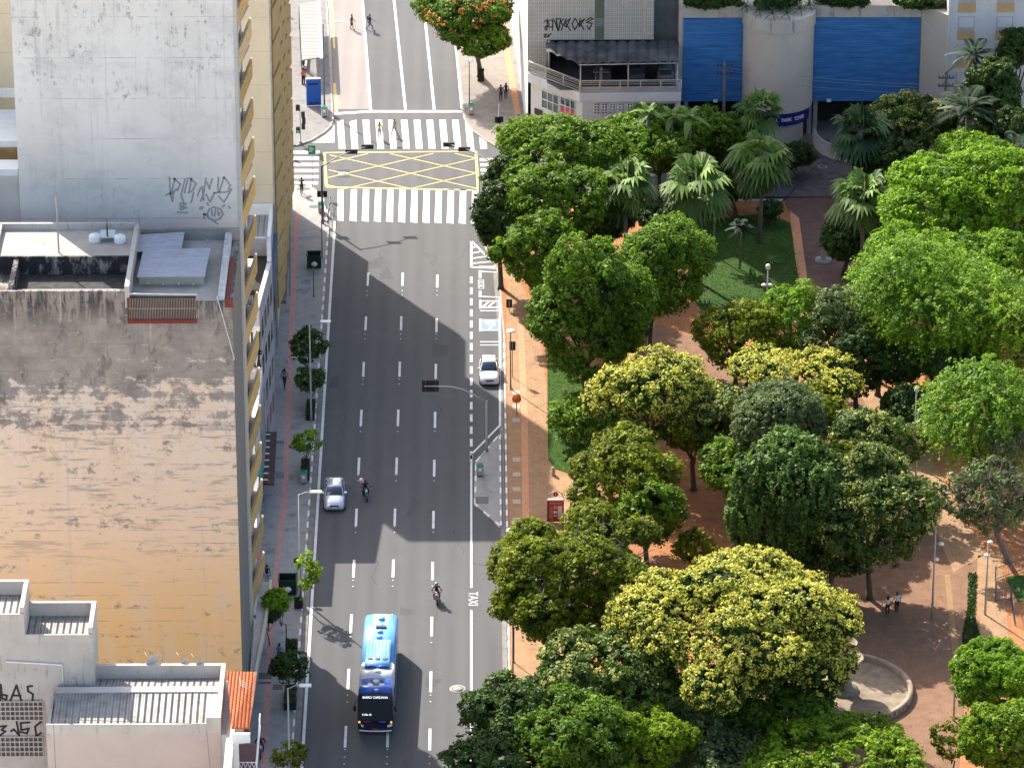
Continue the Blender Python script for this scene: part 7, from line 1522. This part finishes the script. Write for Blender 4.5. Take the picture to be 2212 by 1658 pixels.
    if pack: 
        q = thing('backpack', pack[1], 'backpack', t.matrix_basis @ Vector((nk+ch)*.5+V(0, .19, 0)) if False else Vector(loc)+Matrix.Rotation(rz, 3, 'Z') @ Vector((nk+ch)*.5+V(0, .2, -.02)), rz); M_ = NM('pack_%d' % int(pack[0][0]*999), pack[0], .8, var=.1)
        MB().ball((0, 0, 0), (.15*k, .10*k, .22*k), 12, 8).build('bag', M_, q); m = MB(); m.tube([V(-.08, -.08, .17), V(-.09, -.2, .14), V(-.09, -.12, -.12)], .018, 5); m.tube([V(.08, -.08, .17), V(.09, -.2, .14), V(.09, -.12, -.12)], .018, 5); m.build('strap', M_, q)
    return t
def pp(u, v, z=SWZ): p = G(u, v, z); return (p.x, p.y, z)
W = (.62, .62, .60); N_ = (.02, .025, .05); B_ = (.015, .015, .018); J_ = (.10, .15, .24); G_ = (.25, .25, .25)
person('elderly person in a dark printed dress walking with a cane across the far road', pp(760, 64, .01), R(75), (.08, .06, .06), (.07, .05, .05), h=1.6, hair='short', dress=True, stride=.16)
c = thing('walking_cane', 'thin cane held by the elderly person in the dark dress', 'cane', Vector(pp(769, 61, .01))); MB().tube([(0, 0, 0), (-.2, 0, .8)], .015, 5).build('shaft', M_BLACK, c); MB().tube([(-.2, 0, .8), (-.28, 0, .84), (-.33, 0, .8)], .018, 5).build('handle', M_BLACK, c)
person('man in jeans striding across the far road with a dark top', pp(799, 66, .01), R(78), N_, J_, stride=.32, pack=((.02, .025, .04), 'dark backpack of the man striding across the far road'))
person('person in a yellow shirt on the far zebra crossing', pp(820, 300, .012), R(5), (.62, .36, .04), (.40, .38, .36), stride=.15)
person('person in grey with pale hair crossing beside the yellow shirt', pp(852, 294, .012), R(-35), G_, (.22, .24, .28), stride=.3, skin=1, pack=((.52, .34, .06), 'yellow backpack on the person crossing in grey'))
person('left person of the pair in navy walking on the far right pavement', pp(1082, 219), R(180), N_, N_, stride=.14, sleeve=.3)
person('right person of the pair in black with long hair on the far right pavement', pp(1093, 214), R(180), B_, (.03, .04, .07), stride=.14, hair='long', h=1.64)
person('person all in black casting a long shadow at the left corner', pp(652, 420), R(10), B_, B_, stride=.2, hair='long')
person('person in a striped white shirt and black shorts on the left zebra crossing', pp(627, 340, .012), R(170), W, B_, stride=.2)
person('man with a backpack walking in the shade by the graffiti facade', pp(615, 836), R(20), G_, (.04, .045, .06), stride=.2, pack=((.02, .02, .02), 'black backpack of the man walking by the graffiti facade'))
person('man in a black T-shirt and pale jeans beside the marquee', pp(577, 1262), R(0), B_, (.35, .40, .46), pose='stand')
person('woman with a blue patterned backpack walking by the hedge planter', pp(604, 1430), R(180), (.20, .24, .32), B_, hair='long', h=1.62, stride=.12, pack=((.10, .16, .30), 'blue backpack of the woman by the hedge planter'))
person('person in an orange vest by the blue panel', pp(656, 184), R(150), (.70, .10, .05), B_, pose='stand', h=1.72)
person('person in an orange top and dark trousers at the foot of the corner tower', pp(612, 30), R(160), (.70, .12, .05), N_, stride=.15)
person('person in red waiting under the bus shelter', pp(656, 152), R(90), (.35, .06, .05), B_, pose='stand')
person('walker in a white shirt with crossed arms on the park path', pp(1514, 752), R(60), W, (.08, .09, .10), stride=.12, skin=1, sleeve=1.0)
person('left one of the two white-shirted strollers in the plaza', pp(1917, 1328), R(178), (.62, .60, .55), B_, stride=.15, hair='long', h=1.64)
person('right one of the two white-shirted strollers, in black trousers', pp(1937, 1322), R(184), W, B_, stride=.14)
person('person in dark clothes and a red cap sitting by the flower bed', pp(2078, 1442), R(80), N_, N_, pose='sit', hat=NM('red_cap', (.5, .02, .02), .7))
person('person in navy sitting behind the one with the red cap', pp(2088, 1432), R(60), (.03, .04, .08), (.03, .04, .07), pose='sit')
person('person with a white bag sitting on the rim of the fountain pool', pp(1897, 1571), R(15), (.04, .045, .06), B_, pose='sit', seat_h=.55, hair='long')
q = thing('white_bag', 'white bag on the lap of the person on the pool rim', 'bag', Vector(pp(1901, 1572))+Vector((.05, -.3, .7))); MB().ball((0, 0, 0), (.2, .14, .18), 10, 8).build('bag', M_WHITE, q); MB().tube([(-.08, 0, .15), (0, 0, .28), (.08, 0, .15)], .015, 5).build('handle', M_WHITE, q)
# seats under the two by the bed
q = thing('stone_bench', 'low stone edge seat beside the dark flower bed', 'bench', Vector(pp(2084, 1436))); MB().box(-.4, -.5, .32, .45, 1.0, .43).build('seat', M_GREYW, q); MB().box(-.3, -.4, 0, .35, -.2, .32).build('leg', M_GREYW, q); MB().box(-.3, .7, 0, .35, .9, .32).build('leg', M_GREYW, q)
# --- motorcycles
def moto(label, loc, rz, col, grp=None):
    t = thing('motorcycle', label, 'motorcycle', loc, rz, grp); P_ = NM('moto_%d_%d' % (int(col[0]*99), int(col[2]*99)), col, .3, var=0, coat=.6)
    for y in (-.68, .62):
        o = MB().tube([(0, y+.27*math.cos(a), .30+.27*math.sin(a)) for a in [2*math.pi*i/20 for i in range(21)]], .045, 6).build('wheel', NM('tyre_rubber', (.02, .02, .02), .85), t); MB().cyl((-.05, y, .3), (.05, y, .3), .09, n=10).build('hub', M_STEEL, o)
    m = MB(); m.tube([(0, .6, .3), (0, .25, .45), (0, -.25, .75)], .05, 6); m.box(-.13, -.2, .25, .13, .2, .55); m.build('frame', M_BLACK, t)
    m = MB(); m.ball((0, -.12, .82), (.15, .28, .13), 12, 8); m.build('fuel_tank', P_, t); m = MB(); m.ball((0, .38, .80), (.14, .36, .07), 12, 6); m.build('seat', M_BLACK, t)
    for s_ in (-1, 1): m = MB(); m.tube([(s_*.09, -.68, .3), (s_*.08, -.45, .95)], .025, 6); m.build('fork', M_STEEL, t)
    m = MB(); m.tube([(-.36, -.36, 1.04), (-.12, -.46, 1.02), (.12, -.46, 1.02), (.36, -.36, 1.04)], .02, 6); m.build('handlebar', M_BLACK, t)
    m = MB(); m.ball((0, -.60, .90), (.10, .09, .12), 10, 8); m.build('headlight', NM('moto_lamp', (.6, .65, .65), .2, var=0), t); m = MB(); m.ball((0, -.70, .62), (.07, .2, .04), 8, 5); m.build('mudguard', P_, t)
    for s_ in (-1, 1): m = MB(); m.tube([(s_*.3, -.4, 1.04), (s_*.36, -.44, 1.2)], .01, 4); m.ball((s_*.37, -.44, 1.24), (.07, .02, .045), 8, 5); m.build('mirror', M_BLACK, t)
    m = MB(); m.tube([(.12, 0, .25), (.14, .7, .32)], .04, 6); m.build('exhaust', M_STEEL, t); return t
p = G(943, 1308, .012); l1 = (p.x, p.y+.7, .012); moto('red motorcycle in the sunlit third lane', l1, R(4), (.45, .02, .02)); person('rider in a black top with a shiny helmet on the red motorcycle', l1, R(4), B_, (.08, .11, .2), pose='ride', helmet=NM('blue_helmet', (.20, .30, .40), .15, coat=1, var=0), sleeve=.4)
p = G(789, 1084, .012); l2 = (p.x, p.y+.75, .012); moto('blue-green motorcycle beside the silver car', l2, R(10), (.02, .25, .35)); person('rider in black bent over the blue-green motorcycle', l2, R(10), B_, B_, pose='ride', helmet=NM('black_helmet', (.015, .015, .02), .2, coat=1, var=0))
q = thing('bag', 'pink and white bag on the back of the blue-green motorcycle', 'bag', Vector(l2)+Vector((-.2, .75, 1.05)), R(10)); MB().ball((0, 0, 0), (.24, .3, .24), 12, 8).build('bag', NM('pink_cloth', (.55, .22, .34), .8, var=.3, vs=8), q); MB().ball((-.12, .2, .1), (.16, .18, .18), 10, 8).build('wrap', M_WHITE, q)
p = G(562, 1640, SWZ); l3 = (p.x, p.y+.85, SWZ); moto('dark motorcycle standing on the left pavement under the balcony', l3, R(2), (.04, .07, .14)); person('bald person in black seated on the dark motorcycle on the pavement', l3, R(2), B_, N_, pose='ride', skin=1, hair='none', sleeve=1.0)
